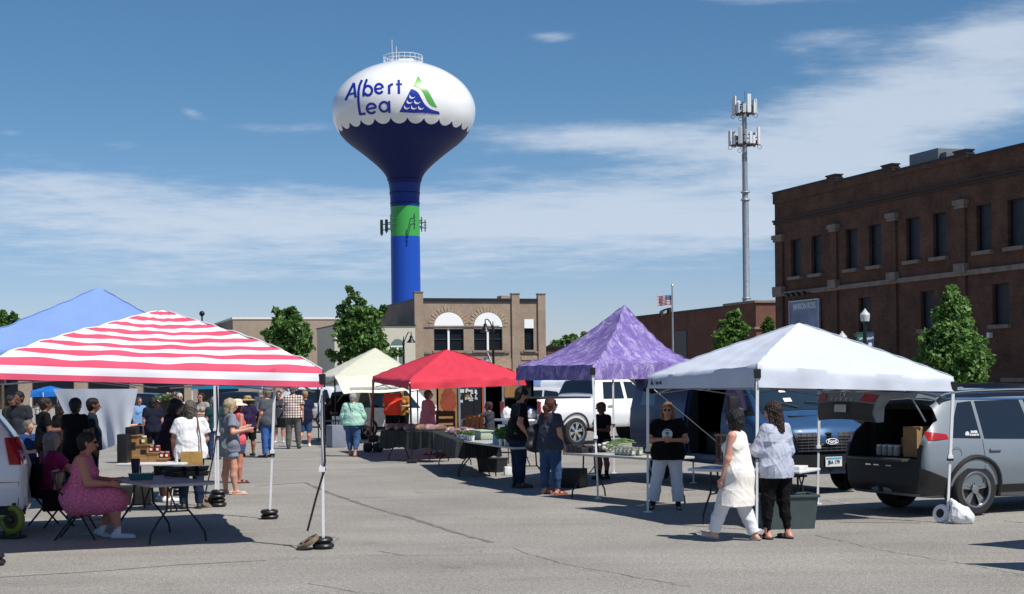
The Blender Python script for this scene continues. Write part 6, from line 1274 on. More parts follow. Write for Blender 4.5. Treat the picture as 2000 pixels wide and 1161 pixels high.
# ---- white pickup
hp = Vector((0.8, 0.6)); pw = V2(D(1122, 741, 44.3).x, 44.3)
def pickup():
    L = 5.8; xr = -L / 2 + 1.25; rtp = V2(hp.y, -hp.x); root = pw - V2(hp.x, hp.y) * xr - rtp * 0.93
    t = thing('white_pickup', 'big white pickup truck behind the purple canopy, its tailgate dropped', 'pickup truck', root, math.atan2(hp.y, hp.x))
    st = lambda *a: [(-L / 2, 0.62, 0.9, 1.1, 1.28, 0.85, 0.93, 0.92, 0.90, 0, 0), (-L / 2 + 0.05, 0.58, 0.95, 1.2, 1.38, 0.9, 1.0, 0.99, 0.96, 0, 0), (-L / 2 + 1.2, 0.55, 0.95, 1.2, 1.39, 0.92, 1.01, 1.0, 0.96, 0, 0), (-L / 2 + 1.95, 0.52, 0.93, 1.2, 1.38, 0.92, 1.01, 1.0, 0.95, 0, 0), (-L / 2 + 2.02, 0.52, 0.93, 1.24, 1.42, 0.92, 1.01, 0.97, 0.88, 0, 0), (-L / 2 + 2.22, 0.5, 0.93, 1.26, 1.90, 0.92, 1.01, 0.95, 0.74, 0, 0), (-L / 2 + 2.6, 0.5, 0.93, 1.26, 1.97, 0.92, 1.01, 0.95, 0.72, 0, 0), (0.55, 0.5, 0.92, 1.26, 1.96, 0.92, 1.01, 0.95, 0.72, 0, 0), (0.95, 0.5, 0.92, 1.26, 1.72, 0.92, 1.01, 0.95, 0.74, 0, 0), (1.4, 0.5, 0.9, 1.24, 1.36, 0.92, 1.01, 0.96, 0.80, 0, 0), (2.4, 0.48, 0.88, 1.18, 1.28, 0.92, 1.0, 0.95, 0.8, 0, 0.04), (L / 2 - 0.05, 0.5, 0.85, 1.05, 1.18, 0.88, 0.95, 0.9, 0.75, 0, 0.08), (L / 2, 0.55, 0.8, 0.95, 1.05, 0.8, 0.86, 0.82, 0.7, 0, 0.08)]
    cb = CarBody(st()); vs, fs = cb.body_geo(); pm = paint('e9eaec', 0.25); b = mesh_obj('body', vs, fs, [pm, M_DARK], t, True); cuts = []
    for x in (xr, L / 2 - 0.95):
        for sd in (1, -1): cuts.append(ccyl(x, 0.42, 0.52, 0.66 if sd > 0 else -1.3, 1.3 if sd > 0 else -0.66, M_DARK))
    cuts.append(cbox(-L / 2 - 0.4, -L / 2 + 1.85, -0.78, 0.78, 0.80, 1.8, M_DARK)); boolean(b, cuts)
    for x in (xr, L / 2 - 0.95):
        for sd in (1, -1): wheel(t, x, sd * 0.88, 0.41, 0.27, M_CHROME, 6)
    q = MB(); q.box((-L / 2 + 0.98, 0, 1.40), (1.9, 1.72, 0.04), bev=0.01); q.build('bed_cover', M_BLACK, t)
    q = MB(); q.box((-L / 2 - 0.28, 0, 0.78), (0.55, 1.5, 0.06), bev=0.015); q.build('tailgate', pm, t); q = MB(); q.box((-L / 2 - 0.05, 0, 0.55), (0.2, 1.9, 0.18), bev=0.03); q.build('bumper', M_CHROME, t)
    for sd in (1, -1): q = MB(); q.box((-L / 2 + 0.0, sd * 0.89, 1.12), (0.09, 0.14, 0.36), bev=0.02); q.build('tail_light', M_RED_LENS, t)
    glass_part(t, cb, 4.2, 4.95, 5.1, 'rear_window'); glass_part(t, cb, 7.2, 8.8, 5.4)
    x0 = -L / 2 + 2.34
    side_part(t, cb, [(x0, 1.34), (x0 + 0.80, 1.34), (x0 + 0.80, 1.84), (x0 + 0.12, 1.84)], 'window', M_GLASS); side_part(t, cb, [(x0 + 0.92, 1.34), (x0 + 2.15, 1.34), (x0 + 1.62, 1.82), (x0 + 0.92, 1.84)], 'window', M_GLASS)
    for x in (x0 + 0.1, x0 + 1.05):
        for sd in (1, -1): q = MB(); q.box(cb.side(x + 0.1, 1.13, 0.02, sd), (0.2, 0.04, 0.05), bev=0.015); q.build('door_handle', M_CHROME, t, True); q = MB(); q.tube([cb.side(x - 0.08, z, 0.001, sd) for z in np.linspace(0.55, 1.3, 8)], 0.005, 5); q.build('door_seam', M_BLACK, t)
    mirror_part(t, 0.75, 1.0, 1.38, M_CHROME, 1.3)
    for sd in (1, -1): q = MB(); pts = [cb.side(xr + 0.53 * math.cos(a), 0.42 + 0.53 * math.sin(a), 0.004, sd) for a in np.linspace(0.05, 3.1, 14)]; q.tube(pts, 0.028, 6); q.build('arch_trim', M_BLACK, t, True)
    W = lambda x, y, z: root + V2(hp.x, hp.y) * x + V2(-hp.y, hp.x) * y + V2(0, 0, z)
    for i, (x, y, z, s, m, lab) in enumerate([(-L / 2 + 0.1, -0.25, 0.815, 0.22, mat('tarp_blue', (0.01, 0.10, 0.5), 0.6), 'crumpled blue tarp bundle in the open pickup bed'), (-L / 2 + 0.0, -0.52, 0.815, 0.17, M_WHITE, 'white sack in the open pickup bed beside the blue bundle'), (-L / 2 - 0.35, 0.2, 0.815, 0.2, M_WHITE, 'white sack sitting on the lowered pickup tailgate')]):
        o = thing('bundle', lab, 'bag', W(x, y, z)); sdf_obj('cloth', [limb((0, 0, s * 0.7), (0.12, 0.05, s * 0.65), s * 0.75), limb((0.05, 0, s), (0, 0.1, s * 1.3), s * 0.4)], m, 0.025, o, k=0.06, wr=0.02, seed=i)
pickup()


# ---- other cars
hw = Vector((0.8, 0.6)); w0 = GP(718, 51.2)
rw = V2(hw.y, -hw.x); car('white_suv', 'white SUV with an open dark boot beside the cream canopy', V2(w0.x, w0.y) - V2(hw.x, hw.y) * (-4.9 / 2 + 0.93) - rw * 0.88, hw, 'e6e7e9', 4.9, 1.85, open_rear=True, wr=0.38)
hl = Vector((-0.96, -0.28)); lw = V2(-6.50, 20.4) + V2(hl.x, hl.y) * 2.35
LS, lcb = car('white_suv', 'white SUV cut by the left edge, only its red tail light corner in view', V2(lw.x, lw.y), hl, 'dfe2e6', 4.9, 1.86, wr=0.37, tail=False)
q = MB(); vs, fs = poly_patch(lambda x, z: lcb.side(x, z, 0.02, 1), [(-4.9 / 2 + 0.04, 0.94), (-4.9 / 2 + 0.25, 0.94), (-4.9 / 2 + 0.31, 1.28), (-4.9 / 2 + 0.13, 1.29)], 6, 6); mesh_obj('tail_light', vs, [f[::-1] for f in fs], M_RED_LENS, LS, True)
q = MB(); q.tube([lcb.side(x, z, 0.002, 1) for x, z in [(-2.30, 0.42), (-2.31, 0.72), (-2.0, 0.72), (-1.9, 0.74)]], 0.006, 5); q.tube([lcb.side(x, z, 0.002, 1) for x, z in [(-2.22, 1.29), (-1.98, 1.45), (-1.82, 1.72)]], 0.008, 5); q.build('panel_seam', M_BLACK, LS)
car('parked_car', 'white SUV parked behind the shoppers right of the striped canopy', GP(596, 66), (-0.9, 0.43), 'dcdfe2', 4.7, 1.74, group='cars parked beyond the market')
car('parked_car', 'black SUV parked by the dark red brick building, under the cone shaped tree', GP(1975, 46), (0.94, -0.34), '07080c', 4.8, 1.66, group='cars parked beyond the market')
car('parked_car', 'silver car roof glimpsed between the purple canopy and the pickup', GP(1090, 60), (0.9, -0.43), 'c9ccd0', 4.6, 1.62, group='cars parked beyond the market')
car('parked_car', 'dark grey car parked far behind the striped canopy', GP(460, 76), (-0.9, 0.43), '20242a', 4.6, 1.5, group='cars parked beyond the market')
car('parked_car', 'dark blue car at the far back under the striped canopy', GP(250, 72), (-0.9, 0.3), '10182a', 4.6, 1.5, group='cars parked beyond the market')
car('parked_car', 'white and red car seen through the window of the blue van', GP(1358, 50), (0.95, -0.3), 'e2e2e2', 4.6, 1.72, group='cars parked beyond the market')
car('parked_car', 'black car half hidden between the blue van and the grey SUV', GP(1700, 45), (0.94, -0.34), '0a0b0d', 4.6, 1.6, group='cars parked beyond the market')


# ---- vendor trailer with plywood and a farm sign
def trailer():
    d = 49.0; o = GP(852, d); t = thing('vendor_trailer', 'black market trailer with plywood panels and a farm sign behind the red canopy', 'trailer', o, 0); X = lambda px: D(px, 741, d).x - o.x; Z = lambda py: ZAT(930, py, d); zt = 1.98; w = X(1042); zb = Z(836)
    q = MB(); xo0, xo1 = X(948), X(980); q.box((w / 2, 2.05, (zt + zb) / 2), (w, 0.1, zt - zb)); q.box((w / 2, 1.0, zb - 0.05), (w, 2.1, 0.1)); q.box((w / 2, 1.0, zt + 0.05), (w + 0.1, 2.3, 0.1)); q.box((0.04, 1.0, (zt + zb) / 2), (0.08, 2.0, zt - zb)); q.box((w - 0.04, 1.0, (zt + zb) / 2), (0.08, 2.0, zt - zb))
    q.box((xo0 / 2, 0.05, (zt + zb) / 2), (xo0, 0.1, zt - zb)); q.box(((xo1 + w) / 2, 0.05, (zt + zb) / 2), (w - xo1, 0.1, zt - zb)); q.build('body', M_DARK, t)
    ply = mat('plywood', '9d7340', 0.7, var=0.22, vs=2.5, stretch=(6, 1, 1))
    for a, b, in ((856, 896), (985, 1014)):
        q = MB(); q.box(((X(a) + X(b)) / 2, -0.02, (zt + zb) / 2 - 0.05), (X(b) - X(a), 0.04, zt - zb - 0.1)); p = q.build('plywood_panel', ply, t)
        if a < 900:
            r = random.Random(3); pol = [(0.24 * math.cos(k * 0.2417) * (1 + r.uniform(-0.2, 0.2)), 0.40 * math.sin(k * 0.2417) * (1 + r.uniform(-0.12, 0.12))) for k in range(26)]; q = MB(); q.prism(pol, ((X(a) + X(b)) / 2 + 0.0, -0.046, Z(782)), (1, 0, 0), (0, 0, 1), 0.003); q.build('paint_patch', mat('red_primer', (0.28, 0.055, 0.025), 0.8, var=0.25, vs=5), p)
    q = MB(); xa, xb = X(898), X(941); q.box(((xa + xb) / 2, -0.02, (zt + zb) / 2), (xb - xa, 0.04, zt - zb)); s = q.build('sign_board', mat('sign_black', (0.008, 0.010, 0.014), 0.5), t)
    wt = mat('sign_white', (0.72, 0.72, 0.72), 0.6); k = d / FPX
    q = MB(); put_text(q, 'ill Farm', (X(915), -0.045, Z(763.5)), (1, 0, 0), (0, 0, 1), 9.5 * k, 0.012, sx=1.12); put_text(q, 'N', (X(900.5), -0.045, Z(784)), (1, 0, 0), (0, 0, 1), 6.5 * k, 0.01); put_text(q, 'MINNESOTA', (X(920), -0.045, Z(778.5)), (1, 0, 0), (0, 0, 1), 4.1 * k, 0.012, sx=1.0); put_text(q, 'GROWN', (X(921), -0.045, Z(782.5)), (1, 0, 0), (0, 0, 1), 2.8 * k, 0.003)
    pts = [(920, 776), (919, 771), (921, 768), (924, 769.5), (927, 768), (932, 769), (929, 772), (928, 776)]; q.tube([(X(a), -0.05, Z(b)) for a, b in pts], 0.018, 5); q.build('lettering', wt, s)
    q = MB(); put_text(q, 'y', (X(900), -0.045, Z(771)), (1, 0, 0), (0, 0, 1), 6 * k, 0.004); q.build('green_lettering', mat('sign_green', (0.10, 0.35, 0.15), 0.6), s)
    q = MB(); q.prism([(4 * k * math.cos(a), 4 * k * math.sin(a)) for a in np.linspace(0, math.pi, 14)], (X(913.5), -0.042, Z(775.5)), (1, 0, 0), (0, 0, 1), 0.003)
    for a in np.linspace(0.3, 2.9, 6): q.bar((X(913.5) + 5 * k * math.cos(a), -0.045, Z(775.5) + 5 * k * math.sin(a)), (X(913.5) + 6.6 * k * math.cos(a), -0.045, Z(775.5) + 6.6 * k * math.sin(a)), 0.008, 4)
    q.build('sun_mark', mat('sign_orange', (0.5, 0.2, 0.03), 0.6), s)
    q = MB(); q.box((X(943), -0.05, (zt + zb) / 2), (0.05, 0.06, zt - zb)); q.build('orange_post', mat('orange_paint', (0.55, 0.10, 0.02), 0.5), t)
    for px in (946.5, 982, 897): q = MB(); q.box((X(px), -0.06, (zt + zb) / 2), (0.06, 0.06, zt - zb)); q.build('metal_post', M_STEEL, t)
    for x in (1.0, 1.9): wheel(t, x, 0.9, 0.33, 0.2)
trailer()
# ================================================================== people
def plaid_mat():
    m = mat('plaid_shirt', (0.4, 0.35, 0.3), 0.85, spec=0.2); nt = m.node_tree; N = nt.nodes; L = nt.links; tc = N.new('ShaderNodeTexCoord'); res = None
    for ax in ('X', 'Z'):
        w = N.new('ShaderNodeTexWave'); w.bands_direction = ax; w.inputs['Scale'].default_value = 4.2; L.new(tc.outputs['Object'], w.inputs[0]); r = N.new('ShaderNodeValToRGB'); r.color_ramp.elements[0].color = (0.36, 0.28, 0.26, 1); r.color_ramp.elements[1].color = (0.85, 0.80, 0.76, 1); r.color_ramp.elements[0].position = 0.3; r.color_ramp.elements[1].position = 0.55; L.new(w.outputs[0], r.inputs[0])
        if res is None: res = r.outputs[0]
        else: x = N.new('ShaderNodeMix'); x.data_type = 'RGBA'; x.blend_type = 'MULTIPLY'; x.inputs[0].default_value = 1; L.new(res, x.inputs[6]); L.new(r.outputs[0], x.inputs[7]); res = x.outputs[2]
    L.new(res, N['Principled BSDF'].inputs['Base Color']); return m
HAIRM = {}
def hairm(h): return mat('hair_' + h, h, 0.55, var=0.35, vs=18, bump=0.5, bs=70, stretch=(4, 4, 0.6))
SK = 'c08a74'
def person(label, px, py, top, yaw, shirt=None, sleeve='short', bottom=None, shoes=('1a1a1c', 'shoe'), hair=('short', '2a1d15'), sk=SK, w=1.0, arms=None, legs=None, lean=0.0, side=0.0, head=(0, 0), vox=0.014, hem=0.06, loose=0.018, dress=None, hat=None, glasses=False, seat=None, fingers=False, face=False, female=True, socks=None, wr=0.004, group='shoppers in the market', Hm=None, bust=None, chest=None, seed=0, belly=0.0):
    w = 1 + (w - 1) * 0.62; g = G(px, py); dist = g.y; Ht = Hm or ZAT(px, top, dist)
    rz = R(yaw); t = None; UP = Vector((0, 0, 1)); H = Ht if seat is None else Hm
    nrm = lambda v: Vector(v).normalized()
    A = arms or [((-0.14, 0.02, -1), (-0.02, 0.18, -1)), ((0.14, 0.02, -1), (0.02, 0.18, -1))]
    Lg = legs or [((-0.05, 0.02, -1), (-0.02, -0.02, -1)), ((0.05, 0.02, -1), (0.02, -0.02, -1))]
    th, sh, ft = 0.245 * H, 0.235 * H, 0.042 * H
    T = Vector((math.sin(side), math.sin(lean) * math.cos(side), math.cos(lean) * math.cos(side))).normalized()
    Rt = Vector((1, 0, 0)); Rt = (Rt - T * Rt.dot(T)).normalized(); Fw = T.cross(Rt) * 1.0
    hips = [Vector((-0.052 * H * (0.7 + 0.3 * w), 0, 0)), Vector((0.052 * H * (0.7 + 0.3 * w), 0, 0))]
    knees = [hips[i] + nrm(Lg[i][0]) * th for i in (0, 1)]; ank = [knees[i] + nrm(Lg[i][1]) * sh for i in (0, 1)]
    zc = (seat if seat is not None else -min(a.z for a in ank) + ft); C0 = Vector((0, 0, zc))
    hips = [h + C0 for h in hips]; knees = [k + C0 for k in knees]; ank = [a + C0 for a in ank]
    if seat is not None:
        for i in (0, 1):
            if ank[i].z < ft: ank[i].z = ft
    belly_c = C0 + T * 0.10 * H; chest_c = C0 + T * 0.205 * H; Sc = C0 + T * 0.283 * H; Nk = C0 + T * 0.318 * H
    hy, hp_ = R(head[0]), R(head[1]); hf = (Fw * math.cos(hy) - Rt * math.sin(hy)); hup = (UP * 0.6 + T * 0.4).normalized(); hf = (hf - hup * hf.dot(hup)).normalized(); hf2 = (hf * math.cos(hp_) + hup * math.sin(hp_)).normalized(); hr = hf2.cross(hup).normalized(); hu = hr.cross(hf2)
    Hc = Nk + hup * 0.078 * H + hf * 0.022 * H
    ws = 0.62 + 0.38 * w; shl = [Sc - Rt * 0.104 * H * ws, Sc + Rt * 0.104 * H * ws]
    elb = [shl[i] + (Rt * A[i][0][0] + Fw * A[i][0][1] + UP * A[i][0][2]).normalized() * 0.170 * H for i in (0, 1)]
    fdir = [(Rt * A[i][1][0] + Fw * A[i][1][1] + UP * A[i][1][2]).normalized() for i in (0, 1)]; wri = [elb[i] + fdir[i] * 0.148 * H for i in (0, 1)]
    s = H
    def torso(inf=0.0, waist=1.0):
        f = (Fw, 0.74); b = 0.058 * (1 if bust is None else bust)
        P = [limb(C0 - Rt * 0.045 * s * w + T * 0.01 * s, C0 + Rt * 0.045 * s * w + T * 0.01 * s, 0.074 * s * w + inf, flat=(Fw, 0.86)), limb(belly_c - Rt * 0.03 * s * w, belly_c + Rt * 0.03 * s * w, (0.070 + belly) * s * w * waist + inf, flat=(Fw, 0.82)), limb(chest_c - Rt * 0.045 * s * ws, chest_c + Rt * 0.045 * s * ws, 0.072 * s * (0.4 + 0.6 * w) + min(inf, 0.012 + 0.4 * inf), flat=f),
             limb(Sc - Rt * 0.080 * s * ws - T * 0.016 * s, Sc + Rt * 0.080 * s * ws - T * 0.016 * s, 0.036 * s * ws + min(inf, 0.016)), limb(Sc - T * 0.03 * s, Nk, 0.042 * s * ws + inf * 0.5, 0.030 * s)]
        if female: P += [limb(chest_c + sd * Rt * 0.042 * s + Fw * 0.045 * s - T * 0.005 * s, chest_c + sd * Rt * 0.042 * s + Fw * 0.052 * s - T * 0.012 * s, 0.037 * s * (0.35 + 0.65 * w) + inf * 0.6) for sd in (-1, 1)]
        P += [limb(C0 + sd * Rt * 0.04 * s * w - Fw * 0.035 * s - T * 0.01 * s, C0 + sd * Rt * 0.04 * s * w - Fw * 0.04 * s - T * 0.03 * s, 0.052 * s * w + inf * 0.6) for sd in (-1, 1)]
        return P
    wa = 0.5 + 0.5 * w
    cov = -0.016 if (shirt or dress) else 0.0; lk = 0.80 if (bottom and bottom[0] == 'trousers') else 1.0; lt = 0.84 if (bottom or dress) else 1.0
    body = torso(cov) + [limb(Sc + sd * Rt * 0.07 * s * ws + T * 0.004 * s, Nk - T * 0.004 * s, 0.024 * s, 0.026 * s) for sd in (-1, 1)] + [limb(Nk - T * 0.03 * s, Hc - hup * 0.03 * s, 0.031 * s * wa, 0.029 * s)]
    body += [limb(Hc - hf2 * 0.012 * s + hu * 0.016 * s, Hc + hf2 * 0.004 * s + hu * 0.016 * s, 0.0535 * s, flat=(hr, 0.84), k=0.02), limb(Hc + hf2 * 0.014 * s - hu * 0.012 * s, Hc + hf2 * 0.022 * s - hu * 0.038 * s, 0.040 * s, 0.025 * s, flat=(hr, 0.92), k=0.03), limb(Hc + hf2 * 0.058 * s + hu * 0.006 * s, Hc + hf2 * 0.068 * s - hu * 0.014 * s, 0.006 * s, 0.0095 * s, k=0.012), limb(Hc + hf2 * 0.048 * s - hu * 0.034 * s, Hc + hf2 * 0.050 * s - hu * 0.034 * s, 0.011 * s, k=0.012)]
    body += [limb(Hc + sd * hr * 0.046 * s - hf2 * 0.006 * s + hu * 0.008 * s, Hc + sd * hr * 0.047 * s - hf2 * 0.003 * s - hu * 0.014 * s, 0.010 * s, 0.007 * s, k=0.006) for sd in (-1, 1)]
    for i in (0, 1):
        sd = (-1, 1)[i]
        body += [limb(shl[i], elb[i], 0.033 * s * wa, 0.025 * s * wa), limb(elb[i], wri[i], 0.0255 * s * wa, 0.0165 * s)]
        hd = fdir[i]; inw = (C0 + T * 0.15 * s - wri[i]); inw = (inw - hd * inw.dot(hd)).normalized(); lat = hd.cross(inw).normalized(); lat = lat if lat.dot(Fw) > 0 else -lat; pc = wri[i] + hd * 0.045 * s
        body += [limb(wri[i] + hd * 0.008 * s, pc, 0.018 * s, 0.023 * s, flat=(inw, 0.5), k=0.012)]
        if fingers:
            for q_ in range(4):
                o = (q_ - 1.5) * 0.0125 * s; b0 = pc + lat * o + hd * 0.006 * s; ln = (0.036, 0.042, 0.040, 0.031)[3 - q_] * s; k1 = b0 + (hd + lat * (q_ - 1.5) * 0.09 + inw * 0.22).normalized() * ln * 0.55; k2 = k1 + (hd * 0.8 + inw * 0.7).normalized() * ln * 0.55; body += [limb(b0, k1, 0.0052 * s, 0.0048 * s, k=0.004), limb(k1, k2, 0.0048 * s, 0.004 * s, k=0.003)]
            tb = wri[i] + hd * 0.018 * s + lat * 0.018 * s; tk = tb + (hd * 0.7 + lat * 0.6 + inw * 0.4).normalized() * 0.026 * s; body += [limb(tb, tk, 0.0075 * s, 0.006 * s, k=0.008), limb(tk, tk + (hd * 0.9 + inw * 0.4).normalized() * 0.02 * s, 0.006 * s, 0.0048 * s, k=0.004)]
        else: body += [limb(pc, pc + (hd + inw * 0.35).normalized() * 0.038 * s, 0.019 * s, 0.012 * s, flat=(inw, 0.55), k=0.01), limb(wri[i] + hd * 0.02 * s + lat * 0.015 * s, wri[i] + hd * 0.05 * s + lat * 0.028 * s, 0.008 * s, 0.006 * s, k=0.008)]
        cf = knees[i].lerp(ank[i], 0.35) - Vector((0, 0.012 * s, 0)) * (1 if seat is None else 0.4) * (lk > 0.9); body += [limb(hips[i], knees[i], 0.056 * s * wa * lt, 0.036 * s * wa * lk), limb(knees[i], cf, 0.036 * s * wa * lk, 0.036 * s * wa * lk), limb(cf, ank[i], 0.036 * s * wa * lk, 0.021 * s)]
    foots = []
    for i in (0, 1):
        shd = nrm(Lg[i][1]); pit = -0.55 if shd.y < -0.3 else (0.25 if (shd.y > 0.25 and seat is None) else 0.0); fd = Vector((0.12 * (-1, 1)[i], math.cos(pit), math.sin(pit))).normalized(); a0 = ank[i] + Vector((0, -0.02 * s, -0.022 * s)); toe = ank[i] + fd * 0.098 * s + Vector((0, 0, -0.024 * s)); foots.append((a0, toe)); body += [limb(ank[i], a0, 0.020 * s, 0.018 * s), limb(a0, toe, 0.019 * s, 0.017 * s, flat=((0, 0, 1), 0.72) if abs(pit) < 0.1 else None)]
    # hide: cut what clothes cover anyway is kept, the body stays whole
    V, Fc = sdf_geo(body, vox, k=0.022); o = np_obj('person', V, Fc, skin(sk)); o.location = (g.x, g.y, 0); o.rotation_euler = (0, 0, rz); tag(o, label, 'person', group)
    # --- clothes
    fin = 0.9
    if shirt:
        lo = loose; P = [dict(p, k=None) for p in torso(lo)][:-1 - 0]
        P = torso(lo); P[4] = limb(Sc - T * 0.03 * s, Sc + T * 0.014 * s, 0.042 * s, 0.036 * s); P += [limb(Sc + sd * Rt * 0.075 * s * ws + T * 0.002 * s, Nk - T * 0.010 * s, 0.024 * s + 0.008, 0.026 * s) for sd in (-1, 1)]
        hemc = C0 - T * hem * s; P.append(limb(belly_c - T * 0.0, hemc, 0.088 * s * w + lo * 1.2, 0.096 * s * w + lo * 1.3, flat=(Fw, 0.82), end=1))
        for i in (0, 1):
            u = elb[i] - shl[i]
            if sleeve == 'short': P.append(limb(shl[i] - T * 0.006 * s, shl[i] + u * 0.66, 0.035 * s * wa + 0.010, 0.033 * s * wa + lo * 0.9, end=1))
            elif sleeve == 'long': P += [limb(shl[i] - T * 0.006 * s, elb[i], 0.035 * s * wa + 0.010, 0.029 * s * wa + lo * 0.8), limb(elb[i], elb[i] + fdir[i] * 0.128 * s, 0.029 * s * wa + lo * 0.8, 0.022 * s + lo * 0.45, end=1)]
        cuts = [(tuple(hemc), tuple(-T))] if dress is None else []
        m = shirt if not isinstance(shirt, str) else cloth(shirt); sdf_obj('shirt', P, m, vox, o, k=0.03, wr=wr, seed=seed, cuts=cuts)
    if dress:
        m, hz, rb = dress; m = m if not isinstance(m, str) else cloth(m); lo = loose; P = torso(lo)[:4] + (torso(lo)[5:7] if female else []); P.append(limb(Sc - T * 0.03 * s, Sc + T * 0.012 * s, 0.040 * s + lo, 0.036 * s))
        if seat is None:
            av = (knees[0] + knees[1]) / 2; hc = Vector((av.x * 0.6, av.y * 0.6, hz)); P.append(limb(belly_c, C0 - T * 0.02 * s, 0.084 * s * w + lo, 0.098 * s * w + lo * 1.3, flat=(Fw, 0.84))); P.append(limb(C0 - T * 0.02 * s, hc, 0.100 * s * w + lo, rb, flat=(Fw, 0.80), end=1)); cuts = [((0, 0, hz), (0, 0, -1))]
        else:
            cuts = []
            for i in (0, 1): kn = hips[i].lerp(knees[i], 0.96); P += [limb(hips[i], kn, 0.078 * s * w + lo, 0.056 * s * w + lo), limb(kn - Vector((0, 0.10, 0)), kn + Vector((0, -0.05, -0.045 * s)), 0.050 * s * w + lo, 0.050 * s * w, end=1)]
            mk = (knees[0] + knees[1]) / 2; P += [limb(C0 + Vector((0, 0.05, 0.02)), mk + Vector((0, -0.05, 0.02)), 0.085 * s * w, 0.06 * s * w), limb(C0 + Vector((0, -0.02, 0.02)), C0 + Vector((0, 0.02, 0.0)), 0.092 * s * w, 0.09 * s * w), limb(mk - Vector((0, 0.16, 0.0)), mk - Vector((0, 0.18, 0.07 * s)), 0.06 * s * w, 0.05 * s * w, end=1)]
        if sleeve == 'short':
            for i in (0, 1): P.append(limb(shl[i], shl[i] + (elb[i] - shl[i]) * 0.5, 0.036 * s * wa + lo, 0.034 * s * wa + lo, end=1))
        sdf_obj('dress', P, m, vox, o, k=0.035, wr=wr, seed=seed, cuts=cuts)
    if bottom:
        kind, m = bottom[0], bottom[1]; m = m if not isinstance(m, str) else cloth(m, 0.18, 0.3); lo = 0.014; P = [p for p in torso(lo)[:2]] + (torso(lo)[-2:] if not dress else []); wl = C0 + T * 0.085 * s; cuts = [(tuple(wl), tuple(T))]
        for i in (0, 1):
            r1 = 0.060 * s * wa + lo
            if kind == 'skirt': continue
            if kind == 'shorts': P.append(limb(hips[i], hips[i].lerp(knees[i], bottom[2] if len(bottom) > 2 else 0.72), r1, 0.054 * s * wa + lo, end=1))
            else:
                e = bottom[2] if len(bottom) > 2 else 0.97; fl = bottom[3] if len(bottom) > 3 else 0.034 * s; ri = 0.040 * s * wa + lo; P += [limb(hips[i], knees[i], r1, ri), limb(knees[i], knees[i].lerp(ank[i], e * 0.5), ri, (ri + fl) / 2 + 0.002), limb(knees[i].lerp(ank[i], e * 0.5), knees[i].lerp(ank[i], e), (ri + fl) / 2, fl, end=1)]
        if kind == 'skirt': P.append(limb(C0, C0 + Vector((0, 0, -0.22 * s)), 0.10 * s * w, 0.125 * s * w, flat=(Fw, 0.8), end=1))
        sdf_obj('skirt' if kind == 'skirt' else 'shorts' if kind == 'shorts' else 'trousers', P, m, vox, o, k=0.02, wr=wr * 0.9, seed=seed + 5, cuts=cuts)
    if shoes:
        sm = mat('shoe_' + shoes[0], shoes[0], 0.55, var=0.1)
        for i in (0, 1):
            a0, toe = foots[i]; d_ = (toe - a0).normalized(); u_ = Vector((0, 0, 1)); u_ = (u_ - d_ * u_.dot(d_)).normalized()
            if shoes[1] == 'shoe': P = [limb(a0 + d_ * -0.008 * s, toe + d_ * 0.004 * s, 0.026 * s, 0.022 * s, flat=(u_, 0.8)), limb(a0 + u_ * 0.012 * s, ank[i] + u_ * 0.004 * s, 0.025 * s, 0.024 * s, end=1), limb(a0 - u_ * 0.012 * s - d_ * 0.01 * s, toe - u_ * 0.01 * s + d_ * 0.008 * s, 0.024 * s, 0.022 * s, flat=(u_, 0.35))]
            else:
                P = [limb(a0 - u_ * 0.016 * s - d_ * 0.01 * s, toe - u_ * 0.014 * s + d_ * 0.01 * s, 0.023 * s, 0.025 * s, flat=(u_, 0.3), k=0.004), limb(a0.lerp(toe, 0.72) - u_ * 0.004 * s, a0.lerp(toe, 0.9) - u_ * 0.004 * s, 0.0225 * s, flat=(u_, 0.85), k=0.004), limb(a0.lerp(toe, 0.18) + u_ * 0.016 * s, a0.lerp(toe, 0.30) + u_ * 0.008 * s, 0.0225 * s, k=0.004)]
            sdf_obj('shoe', P, sm, min(vox, 0.009), o, k=0.01)
            if socks: sdf_obj('sock', [limb(ank[i] - Vector((0, 0, 0.01)), ank[i] + (knees[i] - ank[i]).normalized() * socks[1] * s, 0.024 * s, 0.027 * s, end=1)], cloth(socks[0]), min(vox, 0.01), o, k=0.01)
    # --- hair, hat, glasses
    kind, hc_ = hair
    if kind:
        m = hairm(hc_); k = 0.02
        P = [limb(Hc - hf2 * 0.018 * s + hu * 0.024 * s, Hc - hf2 * 0.004 * s + hu * 0.027 * s, 0.0605 * s, 0.058 * s, flat=(hr, 0.9)), limb(Hc - hf2 * 0.028 * s + hu * 0.012 * s, Hc - hf2 * 0.03 * s - hu * 0.022 * s, 0.050 * s, 0.040 * s, flat=(hr, 0.98))]
        if kind in ('bob', 'long', 'big'):
            dn = {'bob': 0.060, 'long': 0.125, 'big': 0.046}[kind]; rr = {'bob': 0.026, 'long': 0.025, 'big': 0.027}[kind] * s
            P += [limb(Hc + sd * hr * 0.040 * s - hf2 * 0.008 * s + hu * 0.01 * s, Hc + sd * hr * 0.047 * s - hf2 * 0.014 * s - hu * dn * s, rr, rr * 0.75) for sd in (-1, 1)]; P += [limb(Hc - hf2 * 0.035 * s, Hc - hf2 * 0.044 * s - hu * dn * 1.05 * s, 0.044 * s, 0.034 * s)]
            if kind == 'big': P += [limb(Hc - hf2 * 0.02 * s + hu * 0.03 * s, Hc - hf2 * 0.03 * s - hu * 0.02 * s, 0.064 * s, 0.056 * s)]
